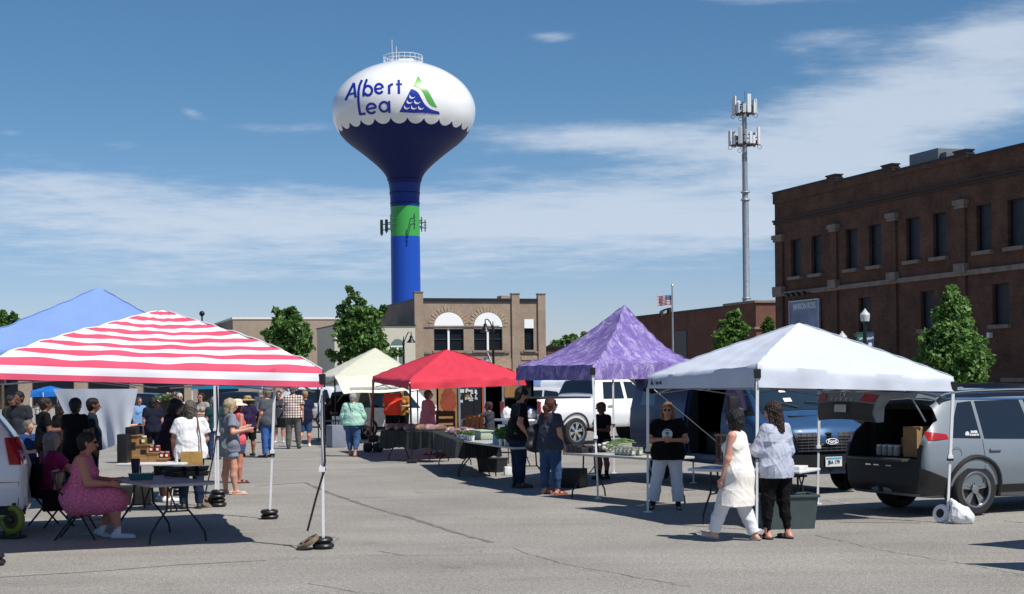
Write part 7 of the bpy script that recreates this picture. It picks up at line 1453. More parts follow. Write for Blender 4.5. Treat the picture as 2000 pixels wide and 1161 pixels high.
        if kind == 'pony': P += [limb(Hc - hf2 * 0.066 * s + hu * 0.012 * s, Hc - hf2 * 0.085 * s - hu * 0.02 * s, 0.016 * s, 0.024 * s), limb(Hc - hf2 * 0.085 * s - hu * 0.02 * s, Hc - hf2 * 0.075 * s - hu * 0.16 * s, 0.026 * s, 0.009 * s)]
        P += [limb(Hc + hf2 * 0.062 * s - hu * 0.012 * s, Hc + hf2 * 0.068 * s - hu * 0.06 * s, 0.047 * s, 0.05 * s, k=0.012, sub=True), limb(Hc + hf2 * 0.085 * s + hu * 0.016 * s, Hc + hf2 * 0.085 * s, 0.042 * s, k=0.012, sub=True)]
        sdf_obj('hair', P, m, vox * 0.8, o, k=k, wr=0.007 if kind in ('big', 'long', 'bob', 'pony') else 0.005, wf=2.6, seed=seed + 9)
    if hat:
        hk, hcol = hat; m = mat('hat_' + hcol, hcol, 0.8, var=0.15, vs=20, bump=0.2, bs=60); q = MB(); c = Hc + hu * 0.03 * s - hf2 * 0.006 * s
        if hk == 'sun': q.lathe([(0.14, -0.012), (0.11, 0.004), (0.066, 0.012), (0.062, 0.05), (0.045, 0.066), (0.004, 0.07)] and [(a * s, b * s) for a, b in [(0.128, -0.016), (0.10, 0.0), (0.066, 0.008), (0.061, 0.045), (0.044, 0.060), (0.002, 0.064)]], c, 24, axis=hu)
        else:
            q.lathe([(a * s, b * s) for a, b in [(0.062, -0.006), (0.062, 0.02), (0.050, 0.042), (0.028, 0.052), (0.002, 0.055)]], c, 20, axis=hu); q.prism([(-0.042 * s, 0.04 * s), (0.042 * s, 0.04 * s), (0.036 * s, 0.092 * s), (0.0, 0.105 * s), (-0.036 * s, 0.092 * s)], c - hu * 0.006 * s, hr, hf2, 0.006)
        q.build('hat', m, o, True)
    if glasses:
        q = MB(); c = Hc + hf2 * 0.056 * s + hu * 0.010 * s
        for sd in (-1, 1): q.ball(c + hr * sd * 0.019 * s, 0.0145 * s, 10, 0.75); q.bar(c + hr * sd * 0.03 * s, Hc + hr * sd * 0.047 * s + hu * 0.010 * s, 0.0028 * s, 5)
        q.bar(c - hr * 0.012 * s, c + hr * 0.012 * s, 0.0035 * s, 5); q.build('sunglasses', M_BLACK, o, True)
    elif face:
        for sd in (-1, 1): q = MB(); q.ball(Hc + hf2 * 0.0525 * s + hu * 0.006 * s + hr * sd * 0.019 * s, 0.0058 * s, 10); q.build('eye', mat('eye_dark', (0.02, 0.015, 0.012), 0.2), o, True)
    if face: q = MB(); q.ball(Hc + hf2 * 0.0575 * s - hu * 0.033 * s, 0.0095 * s, 10, 0.34, 1.5, 0.8); q.build('lips', mat('lips', (0.30, 0.10, 0.085), 0.45), o, True)
    W = lambda v: Matrix.Translation((g.x, g.y, 0)) @ Matrix.Rotation(rz, 4, 'Z') @ Vector(v)
    o_ = dict(o=o, W=W, H=H, C=C0, T=T, Fw=Fw, Rt=Rt, Sc=Sc, chest=chest_c, belly=belly_c, shl=shl, wri=wri, hips=hips, knees=knees, Hc=Hc, rz=rz, g=g, ank=ank); return o_
STAND_APART = [((-0.16, 0.0, -1), (-0.06, 0.0, -1)), ((0.10, 0.0, -1), (0.03, 0.0, -1))]
RELAX = [((-0.16, 0.05, -1), (-0.02, 0.22, -1)), ((0.16, 0.05, -1), (0.02, 0.22, -1))]
HOLD = [((-0.22, 0.15, -1), (0.35, 1, 0.05)), ((0.22, 0.15, -1), (-0.35, 1, 0.05))]
CLASP = [((-0.34, 0.06, -1), (0.80, 0.62, 0.02)), ((0.34, 0.06, -1), (-0.80, 0.62, 0.08))]
AKIMBO = [((-0.75, -0.25, -0.75), (0.62, 0.55, -0.5)), ((0.75, -0.25, -0.75), (-0.62, 0.55, -0.5))]
WALK = [((-0.03, 0.42, -1), (-0.02, 0.10, -1)), ((0.03, -0.20, -1), (0.02, -0.48, -1))]
M_KNIT = mat('cream_knit', (0.80, 0.765, 0.71), 0.9, var=0.05, vs=60, bump=0.5, bs=110, spec=0.1)
M_PINKDRESS = mat('pink_speckle', (0.50, 0.06, 0.19), 0.85, vs=60, col2=(0.74, 0.26, 0.42), var=0.3, bump=0.2, bs=40, spec=0.15)
M_DENIM = mat('denim', (0.035, 0.075, 0.16), 0.85, var=0.3, vs=7, bump=0.2, bs=80, spec=0.15); M_DENIM2 = mat('pale_denim', (0.20, 0.28, 0.38), 0.85, var=0.25, vs=7, bump=0.2, bs=80, spec=0.15); M_INDIGO = mat('dark_denim', (0.012, 0.022, 0.055), 0.85, var=0.3, vs=7, spec=0.15)
M_WHITEJ = mat('white_denim', (0.66, 0.68, 0.72), 0.85, var=0.06, vs=6, bump=0.2, bs=80, spec=0.15)

walker = person('person in a long cream sleeveless knit tunic and white trousers walking left', 1443, 1057, 797, 66, shirt=None, dress=(M_KNIT, 0.42, 0.285), sleeve=None, bottom=('trousers', M_WHITEJ, 0.95, 0.070), shoes=('9a9aa0', 'sandal'), hair=('big', '0a0a0d'), sk='c8937f', w=1.45,
    arms=[((-0.12, 0.18, -1), (0.02, 0.30, -1)), ((0.12, -0.12, -1), (0.0, 0.15, -1))], legs=[((-0.02, 0.46, -1), (-0.02, 0.34, -1)), ((0.02, -0.10, -1), (0.02, -0.36, -1))], vox=0.0068, fingers=True, face=True, head=(-28, -4), loose=0.022, wr=0.005, seed=2, lean=0.03)
sweat = person('person in an oversized pale grey blue sweatshirt and black leggings, dark brown hair', 1517, 1053, 784, 38, shirt=mat('sweat_fleece', (0.40, 0.43, 0.52), 0.9, var=0.06, vs=5, bump=0.3, bs=30, spec=0.1), sleeve='long', bottom=('trousers', '0b0b0d', 0.98, 0.036), shoes=('0d0d0e', 'sandal'), hair=('long', '2a1612'), w=1.12, arms=[((-0.22, 0.30, -1), (0.25, 0.9, 0.12)), ((0.28, 0.12, -1), (-0.2, 0.9, 0.15))], legs=[((-0.05, 0.10, -1), (-0.03, 0.0, -1)), ((0.05, -0.04, -1), (0.02, -0.16, -1))], vox=0.0075, fingers=True, face=True, loose=0.036, hem=0.075, wr=0.007, seed=4, head=(10, -10))
vendor = person('person in a black tee with a round white print, white flared jeans and sunglasses', 1306, 995, 785, 172, shirt=cloth('0c0c0f'), sleeve='short', bottom=('trousers', M_WHITEJ, 0.86, 0.088), shoes=('101012', 'sandal'), hair=('long', '7a5a3c'), sk='b8846e', w=1.35, arms=CLASP, legs=[((-0.10, 0.0, -1), (-0.04, 0.0, -1)), ((0.22, 0.02, -1), (0.16, -0.02, -1))], vox=0.009, fingers=True, face=True, glasses=True, loose=0.035, hem=0.06, wr=0.006, seed=6, socks=('2a2a33', 0.05), head=(0, -3))
def tee_print(p):
    q = MB(); c = p['chest'] - p['T'] * 0.022 * p['H']; base = p['o']; r = 0.078 * p['H'] / 1.6; fw = p['Fw']; rt = p['Rt']; up = p['T']; y0 = 0.122 * p['H']
    n = 24; vs = [c + fw * (y0 + 0.012)]
    for ring in (0.5, 1.0):
        for k in range(n): a = 2 * math.pi * k / n; u, v = math.cos(a) * r * ring, math.sin(a) * r * ring; vs.append(c + rt * u + up * v + fw * (y0 + 0.012 - 1.2 * u * u))
    fs = [[0, 1 + k, 1 + (k + 1) % n] for k in range(n)] + [[1 + k, 1 + n + k, 1 + n + (k + 1) % n, 1 + (k + 1) % n] for k in range(n)]; pr = mesh_obj('shirt_print', vs, fs, mat('print_white', (0.55, 0.66, 0.68), 0.8), base, True)
    q = MB(); f2 = fw * (y0 + 0.017)
    q.tube([c + f2 - up * r * 0.62, c + f2 - up * 0.1 * r, c + f2 + up * 0.25 * r], 0.006, 5); q.ball(c + f2 + up * r * 0.22, r * 0.30, 8, 0.5, 1.3, 0.1); q.box(c + f2 - up * r * 0.66, (r * 0.9, 0.004, r * 0.12)); q.box(c + f2 + up * r * 0.66, (r * 0.9, 0.004, r * 0.09)); q.build('print_ink', M_BLACK, pr)
tee_print(vendor)
beard = person('person with dark hair in a black short sleeved hoodie and dark jeans, hand on pocket', 1013, 953, 757, -72, shirt=cloth('101116'), sleeve='short', bottom=('trousers', M_INDIGO, 0.97, 0.062), shoes=('3a332d', 'shoe'), hair=('short', '14100e'), sk='b8826c', w=1.4, female=False, arms=[((-0.2, 0.25, -1), (0.1, 0.5, -0.8)), ((0.28, -0.30, -1), (-0.12, 0.55, -0.85))], vox=0.009, fingers=True, face=True, loose=0.03, hem=0.05, seed=8, head=(0, -22), lean=0.06)
sdf_obj('beard', [limb(beard['Hc'] + beard['Fw'] * 0.05 - Vector((0, 0, 0.075)), beard['Hc'] + beard['Fw'] * 0.07 - Vector((0, 0, 0.085)), 0.05)], hairm('14100e'), 0.012, beard['o'])
sdf_obj('hood', [limb(beard['Sc'] - beard['Fw'] * 0.05 - beard['Rt'] * 0.07, beard['Sc'] - beard['Fw'] * 0.05 + beard['Rt'] * 0.07, 0.062)], cloth('101116'), 0.012, beard['o'])
pony = person('person with a long reddish ponytail in a grey tee and rolled jeans', 1076, 966, 778, -52, shirt=cloth('3a3d48'), sleeve='short', bottom=('trousers', M_DENIM, 0.9, 0.052), shoes=('8a3a1c', 'sandal'), hair=('pony', '4a2114'), sk='c28e7a', w=1.6, arms=[((-0.2, 0.05, -1), (0, 0.35, -1)), ((0.2, 0.0, -1), (0, 0.35, -1))], legs=[((-0.05, -0.05, -1), (-0.03, -0.06, -1)), ((0.07, 0.06, -1), (0.04, 0.02, -1))], vox=0.009, fingers=True, face=True, glasses=True, loose=0.03, hem=0.05, wr=0.007, seed=10)
person('person in dark clothes and a tan head scarf behind the purple canopy table', 1178, 936, 786, 130, shirt=cloth('17161a'), bottom=('shorts', cloth('55565c', 0.5), 0.95), shoes=('141416', 'shoe'), hair=('short', '5a4130'), sk='7a5244', vox=0.012, arms=HOLD, head=(0, -18), hat=('cap', '6b4a34'), seed=12, w=0.95, socks=('15151a', 0.08))
pinkw = person('person in a pale pink shirt and black capri trousers under the red canopy', 836, 889, 762, -62, shirt=cloth('c9828f'), bottom=('trousers', '0a0a0c', 0.55, 0.062), shoes=('1a1a1a', 'sandal'), hair=('short', '5f5550'), sk='c08a76', w=1.25, arms=[((-0.25, 0.25, -1), (0.2, 0.9, 0.1)), ((0.2, 0.3, -1), (-0.1, 0.95, 0.1))], vox=0.013, loose=0.04, hem=0.07, seed=14, glasses=True, face=True)
person('person in a bright red tee and black shorts seen from behind beside the white SUV', 767, 862, 752, 8, shirt=cloth('d8402f'), bottom=('shorts', '0d0f16', 0.85), shoes=('c9c9c9', 'shoe'), hair=('short', '2a1d18'), w=1.2, vox=0.018, female=False, loose=0.04, seed=16, arms=HOLD)
person('person in a tan top standing between the red shirted person and the trailer', 789, 858, 758, 150, shirt=cloth('a8793e'), bottom=('trousers', '11131a'), hair=('bob', '3a2a1e'), vox=0.018, seed=18, arms=HOLD)
green = person('person with short grey hair in a mint green sweater and cropped jeans walking away', 690, 892, 768, -12, shirt=mat('mint_knit', (0.34, 0.58, 0.48), 0.9, var=0.12, vs=9, bump=0.3, bs=40), sleeve='long', bottom=('trousers', mat('mid_denim', (0.04, 0.10, 0.22), 0.85, var=0.2), 0.72, 0.062), shoes=('7a6a62', 'sandal'), hair=('short', '9a958c'), sk='b8846e', w=1.6, arms=[((-0.25, -0.05, -1), (0.05, 0.1, -1)), ((0.25, 0.15, -1), (0.0, 0.5, -1))], legs=[((-0.03, 0.12, -1), (0.02, 0.0, -1)), ((0.02, 0.0, -1), (-0.06, -0.30, -1))], vox=0.011, loose=0.035, hem=0.03, wr=0.008, seed=20, head=(-20, -8))
person('person in a dark grey shirt seated behind the plant table, arm stretched to a crate', 957, 876, 779, 70, shirt=cloth('3a3a44'), sleeve='short', bottom=('trousers', '16171c'), hair=('short', '3a2418'), sk='8a5a48', seat=0.5, Hm=1.72, vox=0.014, arms=[((-0.5, 0.85, -0.3), (-0.1, 1, -0.15)), ((0.3, 0.2, -1), (-0.1, 0.8, -0.2))], legs=[((-0.15, 1, -0.05), (0, 0.05, -1)), ((0.15, 1, -0.05), (0, 0.05, -1))], seed=22, female=False)
person('person in a tan plaid shirt, grey trousers and belt walking away', 573, 877, 752, 4, shirt=plaid_mat(), bottom=('trousers', '5e5c58', 0.97, 0.068), shoes=('15151a', 'shoe'), hair=('short', '6a5a4a'), w=1.22, female=False, arms=[((-0.2, 0.2, -1), (0.1, 0.6, -0.6)), ((0.2, -0.05, -1), (0.05, 0.2, -1))], legs=[((-0.06, 0.02, -1), (-0.02, -0.08, -1)), ((0.08, 0.05, -1), (0.04, 0.0, -1))], vox=0.013, loose=0.04, hem=0.035, seed=24)
person('person with blond hair in a navy tee, denim shorts and white trainers walking away', 597, 873, 763, 18, shirt=cloth('161d36'), bottom=('shorts', M_DENIM, 1.0), shoes=('d8d8da', 'shoe'), hair=('short', '9a7a52'), w=1.1, legs=[((-0.06, 0.08, -1), (-0.22, -0.30, -1)), ((0.03, 0.02, -1), (0.02, 0.0, -1))], vox=0.013, seed=26, loose=0.035)
person('person in a grey polo and blue jeans standing side on, hand at pocket', 524, 894, 758, 60, shirt=cloth('4c5056'), bottom=('trousers', mat('bright_denim', (0.03, 0.10, 0.30), 0.85, var=0.25), 0.97, 0.066), shoes=('1a1c22', 'shoe'), hair=('short', '7a746c'), w=1.22, female=False, arms=[((-0.15, 0.05, -1), (0.0, 0.35, -0.9)), ((0.2, 0.2, -1), (0, 0.6, -0.4))], vox=0.012, loose=0.035, seed=28)
person('person in a grey top and black skirt facing the camera behind the grey polo', 546, 865, 763, 185, shirt=cloth('3c3d45'), bottom=('skirt', '0c0c0e'), shoes=('c4c4c8', 'shoe'), hair=('short', '2a2018'), vox=0.016, arms=HOLD, glasses=True, seed=30, socks=('b8b4b0', 0.06))
person('person in a dark purple patterned top, straw brimmed hat and black bag', 486, 891, 774, 40, shirt=cloth('2a1c3c', 0.6), sleeve='short', bottom=('shorts', '121218', 1.0), shoes=('0d0d0e', 'shoe'), hair=('short', '3a2a20'), hat=('sun', 'a58a5c'), sk='8a5e4c', w=1.1, vox=0.014, arms=HOLD, legs=STAND_APART, seed=32, loose=0.04)
coral = person('person in a coral vest top, denim shorts and a wide white sun hat', 463, 944, 781, -48, shirt=cloth('e0606a'), sleeve=None, bottom=('shorts', M_DENIM, 0.6), shoes=('3a2a22', 'sandal'), hair=('bob', '3a251a'), hat=('sun', 'd8ccb0'), sk='b0745e', w=1.12, arms=[((-0.2, 0.1, -1), (0.2, 0.8, 0.0)), ((0.25, -0.2, -1), (-0.2, 0.8, -0.1))], vox=0.012, seed=34, loose=0.025, face=True)
person('person with blond hair in a loose grey tee, pale denim shorts and sandals', 449, 966, 778, -62, shirt=cloth('7a7f8a'), bottom=('shorts', M_DENIM2, 0.55), shoes=('c9a590', 'sandal'), hair=('bob', 'a8987c'), sk='c08a74', w=1.15, arms=[((-0.2, 0.3, -0.9), (0.1, 0.9, 0.25)), ((0.35, -0.1, -0.9), (0.0, 0.85, 0.15))], legs=[((-0.06, -0.05, -1), (-0.02, -0.04, -1)), ((0.08, 0.10, -1), (0.04, 0.06, -1))], vox=0.011, fingers=False, seed=36, loose=0.036, hem=0.08, wr=0.006)
bagw = person('person in a white tee and blue jeans with a tan shoulder bag, seen from behind', 374, 994, 782, 14, shirt=mat('white_cotton', (0.72, 0.73, 0.75), 0.85, var=0.04, bump=0.2, bs=40), bottom=('trousers', M_INDIGO, 0.97, 0.06), shoes=('2a241e', 'shoe'), hair=('bob', '5a5148'), sk='b8826c', w=1.2, arms=[((-0.25, 0.15, -1), (0.0, 0.6, -0.7)), ((0.2, 0.2, -1), (0, 0.7, 0.0))], vox=0.010, seed=38, loose=0.04, hem=0.06, wr=0.007)
person('person in a dark maroon dress bending over the jar table', 322, 980, 783, -58, dress=('2c1a24', 0.30, 0.20), sleeve='short', shoes=('d8d8da', 'shoe'), hair=('bob', '1c1412'), sk='8a5a4c', w=1.1, lean=0.30, arms=[((-0.15, 0.5, -0.8), (0.2, 0.9, 0.1)), ((0.15, 0.5, -0.8), (-0.1, 0.9, 0.15))], vox=0.012, seed=40, head=(0, -15), Hm=1.72)
SITR = [((-0.10, 1, -0.02), (-0.02, -0.10, -1)), ((0.14, 1, -0.06), (0.04, 0.22, -1))]
pink = person('person in a pink speckled sleeveless dress seated on a folding chair', 158, 1052, 845, -84, dress=(M_PINKDRESS, 0, 0), sleeve=None, shoes=('b8bcc4', 'shoe'), socks=('d0d2d8', 0.05), hair=('short', '17120f'), sk='b07a68', seat=0.50, Hm=1.78, w=1.75, arms=[((-0.1, 0.35, -0.9), (0.35, 0.9, 0.1)), ((0.2, 0.30, -0.9), (-0.35, 0.9, 0.0))], legs=[((-0.08, 1, -0.08), (-0.02, -0.55, -1)), ((0.10, 1, -0.04), (0.02, 0.12, -1))], lean=0.10, vox=0.009, fingers=True, face=True, seed=42, loose=0.02, wr=0.006, glasses=True)
magenta = person('person with long grey hair in a magenta tee seated beside the white SUV', 100, 1028, 838, -50, shirt=cloth('8a2458'), sleeve='short', bottom=('trousers', '101014'), shoes=('8a8680', 'shoe'), hair=('long', '8f8a86'), sk='b07a68', seat=0.52, Hm=1.64, w=1.25, arms=[((-0.1, 0.6, -0.8), (0.3, 0.9, 0.2)), ((0.2, 0.6, -0.7), (-0.4, 0.8, 0.5))], legs=SITR, vox=0.011, seed=44, loose=0.03)
DK = 'standing figures in the shade of the striped canopy'
person('person in black standing in front of the hanging sheet, back turned', 148, 978, 777, -25, shirt=cloth('0b0c10'), bottom=('trousers', '0c0d12'), hair=('short', '17120f'), sk='5e4034', w=1.25, vox=0.014, female=False, seed=46, group=DK)
person('person in a dark teal shirt in profile in front of the hanging sheet', 181, 968, 777, -78, shirt=cloth('14232c'), bottom=('trousers', '101218'), hair=('short', '120e0c'), sk='6e4a3c', w=1.3, vox=0.014, female=False, seed=48, group=DK, belly=0.02)
person('person in a black shirt standing between the white SUV and the hanging sheet', 88, 958, 776, -62, shirt=cloth('0d0d10'), bottom=('trousers', '0f1013'), hair=('short', '2a201a'), sk='6e4a3c', w=1.25, vox=0.016, female=False, seed=50, group=DK, arms=HOLD)
person('person in a dark grey shirt standing at the back behind the white SUV', 40, 938, 764, 165, shirt=cloth('2c2f36'), bottom=('trousers', '14151a'), hair=('short', '120e0c'), sk='6e4a3c', vox=0.016, female=False, seed=52, group=DK, w=1.15)
person('person with grey hair in a blue shirt seated behind the white SUV', 55, 955, 806, -120, shirt=cloth('1f3c6a'), bottom=('trousers', '14151a'), hair=('short', '6a6560'), seat=0.5, Hm=1.66, legs=SITR, arms=HOLD, vox=0.016, seed=54, group=DK)
person('small distant person in white by the bright blue canopy', 74, 830, 786, 150, shirt=cloth('b8b4ac'), bottom=('trousers', '22242a'), hair=('bob', '2a1a14'), vox=0.02, seed=56)
person('person in a pale blue sweatshirt and navy trousers beside the hanging sheet', 272, 880, 776, -140, shirt=cloth('6f8fb4'), sleeve='long', bottom=('trousers', '1a2238', 0.97, 0.07), hair=('bob', '4a3a30'), sk='c08c78', w=1.3, vox=0.014, seed=58, face=True, glasses=True, loose=0.035)
person('person with a white beard and sunglasses in a pale grey tee', 352, 880, 768, -165, shirt=cloth('a9abae'), bottom=('trousers', '2c2f38'), hair=('short', 'b8b2aa'), sk='c08c78', w=1.15, vox=0.014, female=False, glasses=True, face=True, seed=60)
person('person with dark hair and sunglasses in a beige top facing the jar table', 395, 884, 767, 160, shirt=cloth('9a9088'), sleeve='short', bottom=('trousers', '3a4260'), hair=('bob', '17110e'), sk='c08c78', vox=0.014, glasses=True, face=True, arms=HOLD, seed=62)
person('person with grey hair in a dark teal top behind the blond person', 420, 898, 775, 30, shirt=cloth('1d3a3c'), bottom=('trousers', '2a3a5a'), hair=('bob', '8a8078'), vox=0.016, seed=64)
person('distant person in a grey shirt bending by the far stalls', 503, 846, 776, -30, shirt=cloth('55575f'), bottom=('trousers', '1a1c22'), hair=('short', '8a8682'), vox=0.02, seed=66, female=False, lean=0.3, Hm=1.7)
person('person in black standing at the corner of the cream canopy', 641, 862, 778, -60, shirt=cloth('0f0f12'), bottom=('trousers', '121318'), hair=('short', '120e0c'), sk='7a5244', vox=0.018, seed=68, female=False, arms=HOLD)
person('person in a camouflage cap behind the grey SUV', 1877, 908, 756, 160, shirt=cloth('3a3f36'), bottom=('trousers', '22242a'), hair=('short', '4a3a2a'), hat=('cap', '8a7a62'), vox=0.016, seed=70, female=False)
person('person in a blue cap behind the grey SUV beside the black car', 1925, 900, 760, 100, shirt=cloth('22304a'), bottom=('trousers', '22242a'), hair=('short', '4a3a2a'), hat=('cap', '24408a'), vox=0.016, seed=72, female=False)
person('person in a navy top and dark jeans behind the jar table, face turned away', 300, 905, 775, 20, shirt=cloth('171c2c'), bottom=('trousers', '14161f'), hair=('bob', '1a1412'), vox=0.016, seed=80, w=1.15)
person('person with a black bob in charcoal between the maroon dress and the white tee', 352, 945, 786, -40, shirt=cloth('1b1c22'), bottom=('trousers', '14161c'), hair=('bob', '0e0d0d'), sk='8a5e4c', vox=0.014, seed=82, w=1.1)
person('person in a sleeveless top half hidden by the edge of the hanging sheet', 250, 905, 790, -80, shirt=cloth('2a3040'), sleeve=None, bottom=('trousers', '14161c'), hair=('short', '2a1c14'), sk='c89078', vox=0.016, seed=84, w=1.2, arms=HOLD)
person('person in a dark green jacket at the far left under the blue canopy', 20, 930, 772, -100, shirt=cloth('1d2620'), sleeve='long', bottom=('trousers', '121318'), hair=('short', '1c1512'), sk='7a5244', vox=0.018, seed=86, group=DK)
person('person in a brown top behind the grey haired person in magenta', 118, 945, 786, -45, shirt=cloth('2a1f1a'), bottom=('trousers', '0f1013'), hair=('bob', '241a15'), sk='6e4a3c', vox=0.016, seed=88, group=DK)
# carried bags
def bag_at(p, pos, label, m, size=(0.30, 0.11, 0.30), strap_to=None, name='shoulder_bag', rz=0.0):
    w = p['W'](pos); t = thing(name, label, 'bag', w, p['rz'] + rz); sx, sy, sz = size
    sdf_obj('pouch', [limb((-sx * 0.36, 0, -sz * 0.32), (sx * 0.36, 0, -sz * 0.32), sy * 0.62), limb((-sx * 0.33, 0, sz * 0.28), (sx * 0.33, 0, sz * 0.28), sy * 0.5), limb((0, 0, -sz * 0.3), (0, 0, sz * 0.3), sx * 0.42, flat=((0, 1, 0), sy / sx))], m, 0.012, t, k=0.06, wr=0.004)
    if strap_to:
        q = MB(); Mi = (Matrix.Translation(w) @ Matrix.Rotation(p['rz'] + rz, 4, 'Z')).inverted(); q.tube([Mi @ p['W'](v) for v in strap_to], 0.011, 5); q.build('strap', m, t, True)
    return t
s_ = bagw; b_ = s_['C'] + Vector((0.0, -0.235, -0.16)); t = thing('shoulder_bag', 'tan canvas shoulder bag hanging behind the person in the white tee', 'bag', s_['W'](b_), s_['rz']); q = MB(); q.box((0, 0, 0), (0.33, 0.10, 0.36), bev=0.035); q.build('pouch', mat('tan_canvas', '9a7a45', 0.85, var=0.2, vs=6, bump=0.3, bs=20), t, True); q = MB(); q.box((0, -0.055, 0.06), (0.335, 0.02, 0.24), bev=0.008); q.build('flap', mat('tan_canvas', '9a7a45', 0.85), t, True)
q = MB(); L_ = [b_ + Vector((0.15, 0.0, 0.17)), s_['belly'] + Vector((0.14, -0.175, 0.06)), s_['chest'] + Vector((0.12, -0.150, 0.04)), s_['Sc'] + Vector((0.10, -0.03, 0.085)), s_['chest'] + Vector((0.08, 0.15, 0.0))]; q.tube([v - b_ for v in L_], 0.012, 6); q.build('strap', mat('tan_leather', '6b4a30', 0.6), t, True)
s_ = pony; b_ = s_['C'] + Vector((-0.26, -0.10, 0.10)); bag_at(s_, b_, 'black soft bag hanging from the shoulder of the ponytailed person', mat('bag_black', (0.014, 0.016, 0.022), 0.6, var=0.3), (0.30, 0.14, 0.40), [b_ + Vector((0, 0, 0.2)), s_['shl'][0] + Vector((-0.02, 0, 0.09)), b_ + Vector((0, 0.1, 0.2))], rz=1.2)
s_ = green; b_ = s_['C'] + Vector((0.24, 0.12, 0.02)); bag_at(s_, b_, 'small grey crossbody bag of the person in mint green', mat('bag_grey', (0.08, 0.09, 0.10), 0.6), (0.2, 0.09, 0.18), [b_ + Vector((0, -0.05, 0.1)), s_['chest'] + Vector((0.03, -0.175, 0.0)), s_['Sc'] + Vector((-0.12, -0.04, 0.085))])
# ================================================================== tables, chairs and goods
class Table:
    def __init__(s, label, A, B, W, h=0.74, top=None, cloth_=None, name='folding_table', legs=True, group=None, thick=0.04):
        A, B = Vector(A), Vector(B); s.ex = V2((B - A).x, (B - A).y).normalized(); s.ey = V2(-s.ex.y, s.ex.x)
        if s.ey.y < 0: s.ey = -s.ey
        s.L = (V2(B.x, B.y) - V2(A.x, A.y)).length; s.W = W; s.h = h; c = V2(A.x, A.y) + s.ex * s.L / 2 + s.ey * W / 2; s.c = c; s.rz = math.atan2(s.ex.y, s.ex.x)
        t = thing(name, label, 'table', c, s.rz, group); s.t = t; L = s.L; q = MB(); q.box((0, 0, h - thick / 2), (L, W, thick), bev=0.018); q.build('table_top', top or mat('table_white', (0.62, 0.62, 0.61), 0.5, var=0.06), t, True)
        if legs:
            along = L >= W; n = L if along else W; m_ = W if along else L
            for e in (-1, 1):
                q = MB(); u = e * (n / 2 - 0.22)
                def pt(a, b, z): return (a, b, z) if along else (b, a, z)
                for sd in (-1, 1): q.tube([pt(u, sd * m_ * 0.14, h - thick), pt(u + e * 0.0, sd * m_ * 0.16, h * 0.55), pt(u + e * 0.01, sd * m_ * 0.30, h * 0.36), pt(u + e * 0.02, sd * m_ * 0.42, h * 0.16), pt(u + e * 0.02, sd * m_ * 0.44, 0.0)], 0.014, 7)
                q.tube([pt(u, -m_ * 0.17, h * 0.52), pt(u, m_ * 0.17, h * 0.52)], 0.010, 6); q.tube([pt(u, 0, h * 0.52), pt(u - e * 0.38, 0, h - thick)], 0.009, 6); q.build('leg', M_BLACKMETAL, t, True)
        if cloth_:
            q = MB(); nx = 40; vs = []; per = []
            for k in range(nx * 4):
                sdn, f = divmod(k, nx); f /= nx; X, Y = [(-L / 2 + L * f, -W / 2), (L / 2, -W / 2 + W * f), (L / 2 - L * f, W / 2), (-L / 2, W / 2 - W * f)][sdn]; per.append((X, Y))
            for lev, (zz, o) in enumerate([(h + 0.004, 0.0), (h - 0.02, 0.015), (h - 0.20, 0.03), (h - cloth_[1], 0.04)]):
                for k, (X, Y) in enumerate(per): r_ = 1 + 0.0; wv = o * (1 + 0.5 * math.sin(k * 0.7) + 0.3 * math.sin(k * 1.9)); vs.append((X + (wv if X > L / 2 - 1e-3 else -wv if X < -L / 2 + 1e-3 else 0), Y + (wv if Y > W / 2 - 1e-3 else -wv if Y < -W / 2 + 1e-3 else 0), zz - (0.03 * math.sin(k * 0.31) if lev == 3 else 0)))
            N4 = nx * 4; fs = [[l * N4 + k, l * N4 + (k + 1) % N4, (l + 1) * N4 + (k + 1) % N4, (l + 1) * N4 + k] for l in range(3) for k in range(N4)] + [list(range(N4))]
            o = mesh_obj('tablecloth', [Vector(v) + c for v in vs], fs, cloth_[0], None, False); 
            me = o.data; M = Matrix.Translation(c) @ Matrix.Rotation(s.rz, 4, 'Z') @ Matrix.Translation(-c); me.transform(M); tag(o, cloth_[2], 'tablecloth')
    def at(s, u, v, z=0.0): return s.c + s.ex * u + s.ey * v + V2(0, 0, s.h + 0.002 + z)
    def px(s, px, py, z=0.0):   # point of the table top under a photo point
        g = G(px, py, s.h); return V2(g.x, g.y, s.h + 0.002 + z)
def jar(p, label, col, r=0.036, h=0.10, group=None, lid=None):
    t = thing('jar', label, 'jar', p, 0, group); q = MB(); q.lathe([(r * 0.9, 0), (r, 0.008), (r, h * 0.72), (r * 0.8, h * 0.84), (r * 0.8, h * 0.88)], (0, 0, 0), 14); q.build('glass', mat('jar_' + col, col, 0.12, coat=0.6), t, True); q = MB(); q.lathe([(r * 0.86, h * 0.86), (r * 0.86, h), (0.002, h + 0.002)], (0, 0, 0), 14); q.build('lid', lid or M_WHITE, t, True); q = MB(); q.box((0, -r * 0.98, h * 0.4), (r * 0.9, 0.006, h * 0.35)); q.build('label', M_WHITE, t); return t
def block(name, label, cat, p, size, m, rz=0.0, bev=0.02, group=None, part='body', taper=0.0):
    t = thing(name, label, cat, p, rz, group); q = MB(); sx, sy, sz = size
    if taper: q.add([(sx / 2 * a * k, sy / 2 * b * k, z) for z, k in ((0, 1 - taper), (sz, 1)) for a, b in ((-1, -1), (1, -1), (1, 1), (-1, 1))], [[3, 2, 1, 0], [0, 1, 5, 4], [1, 2, 6, 5], [2, 3, 7, 6], [3, 0, 4, 7], [4, 5, 6, 7]])
    else: q.box((0, 0, sz / 2), size, bev=bev)
    q.build(part, m, t, bool(bev) and not taper); return t


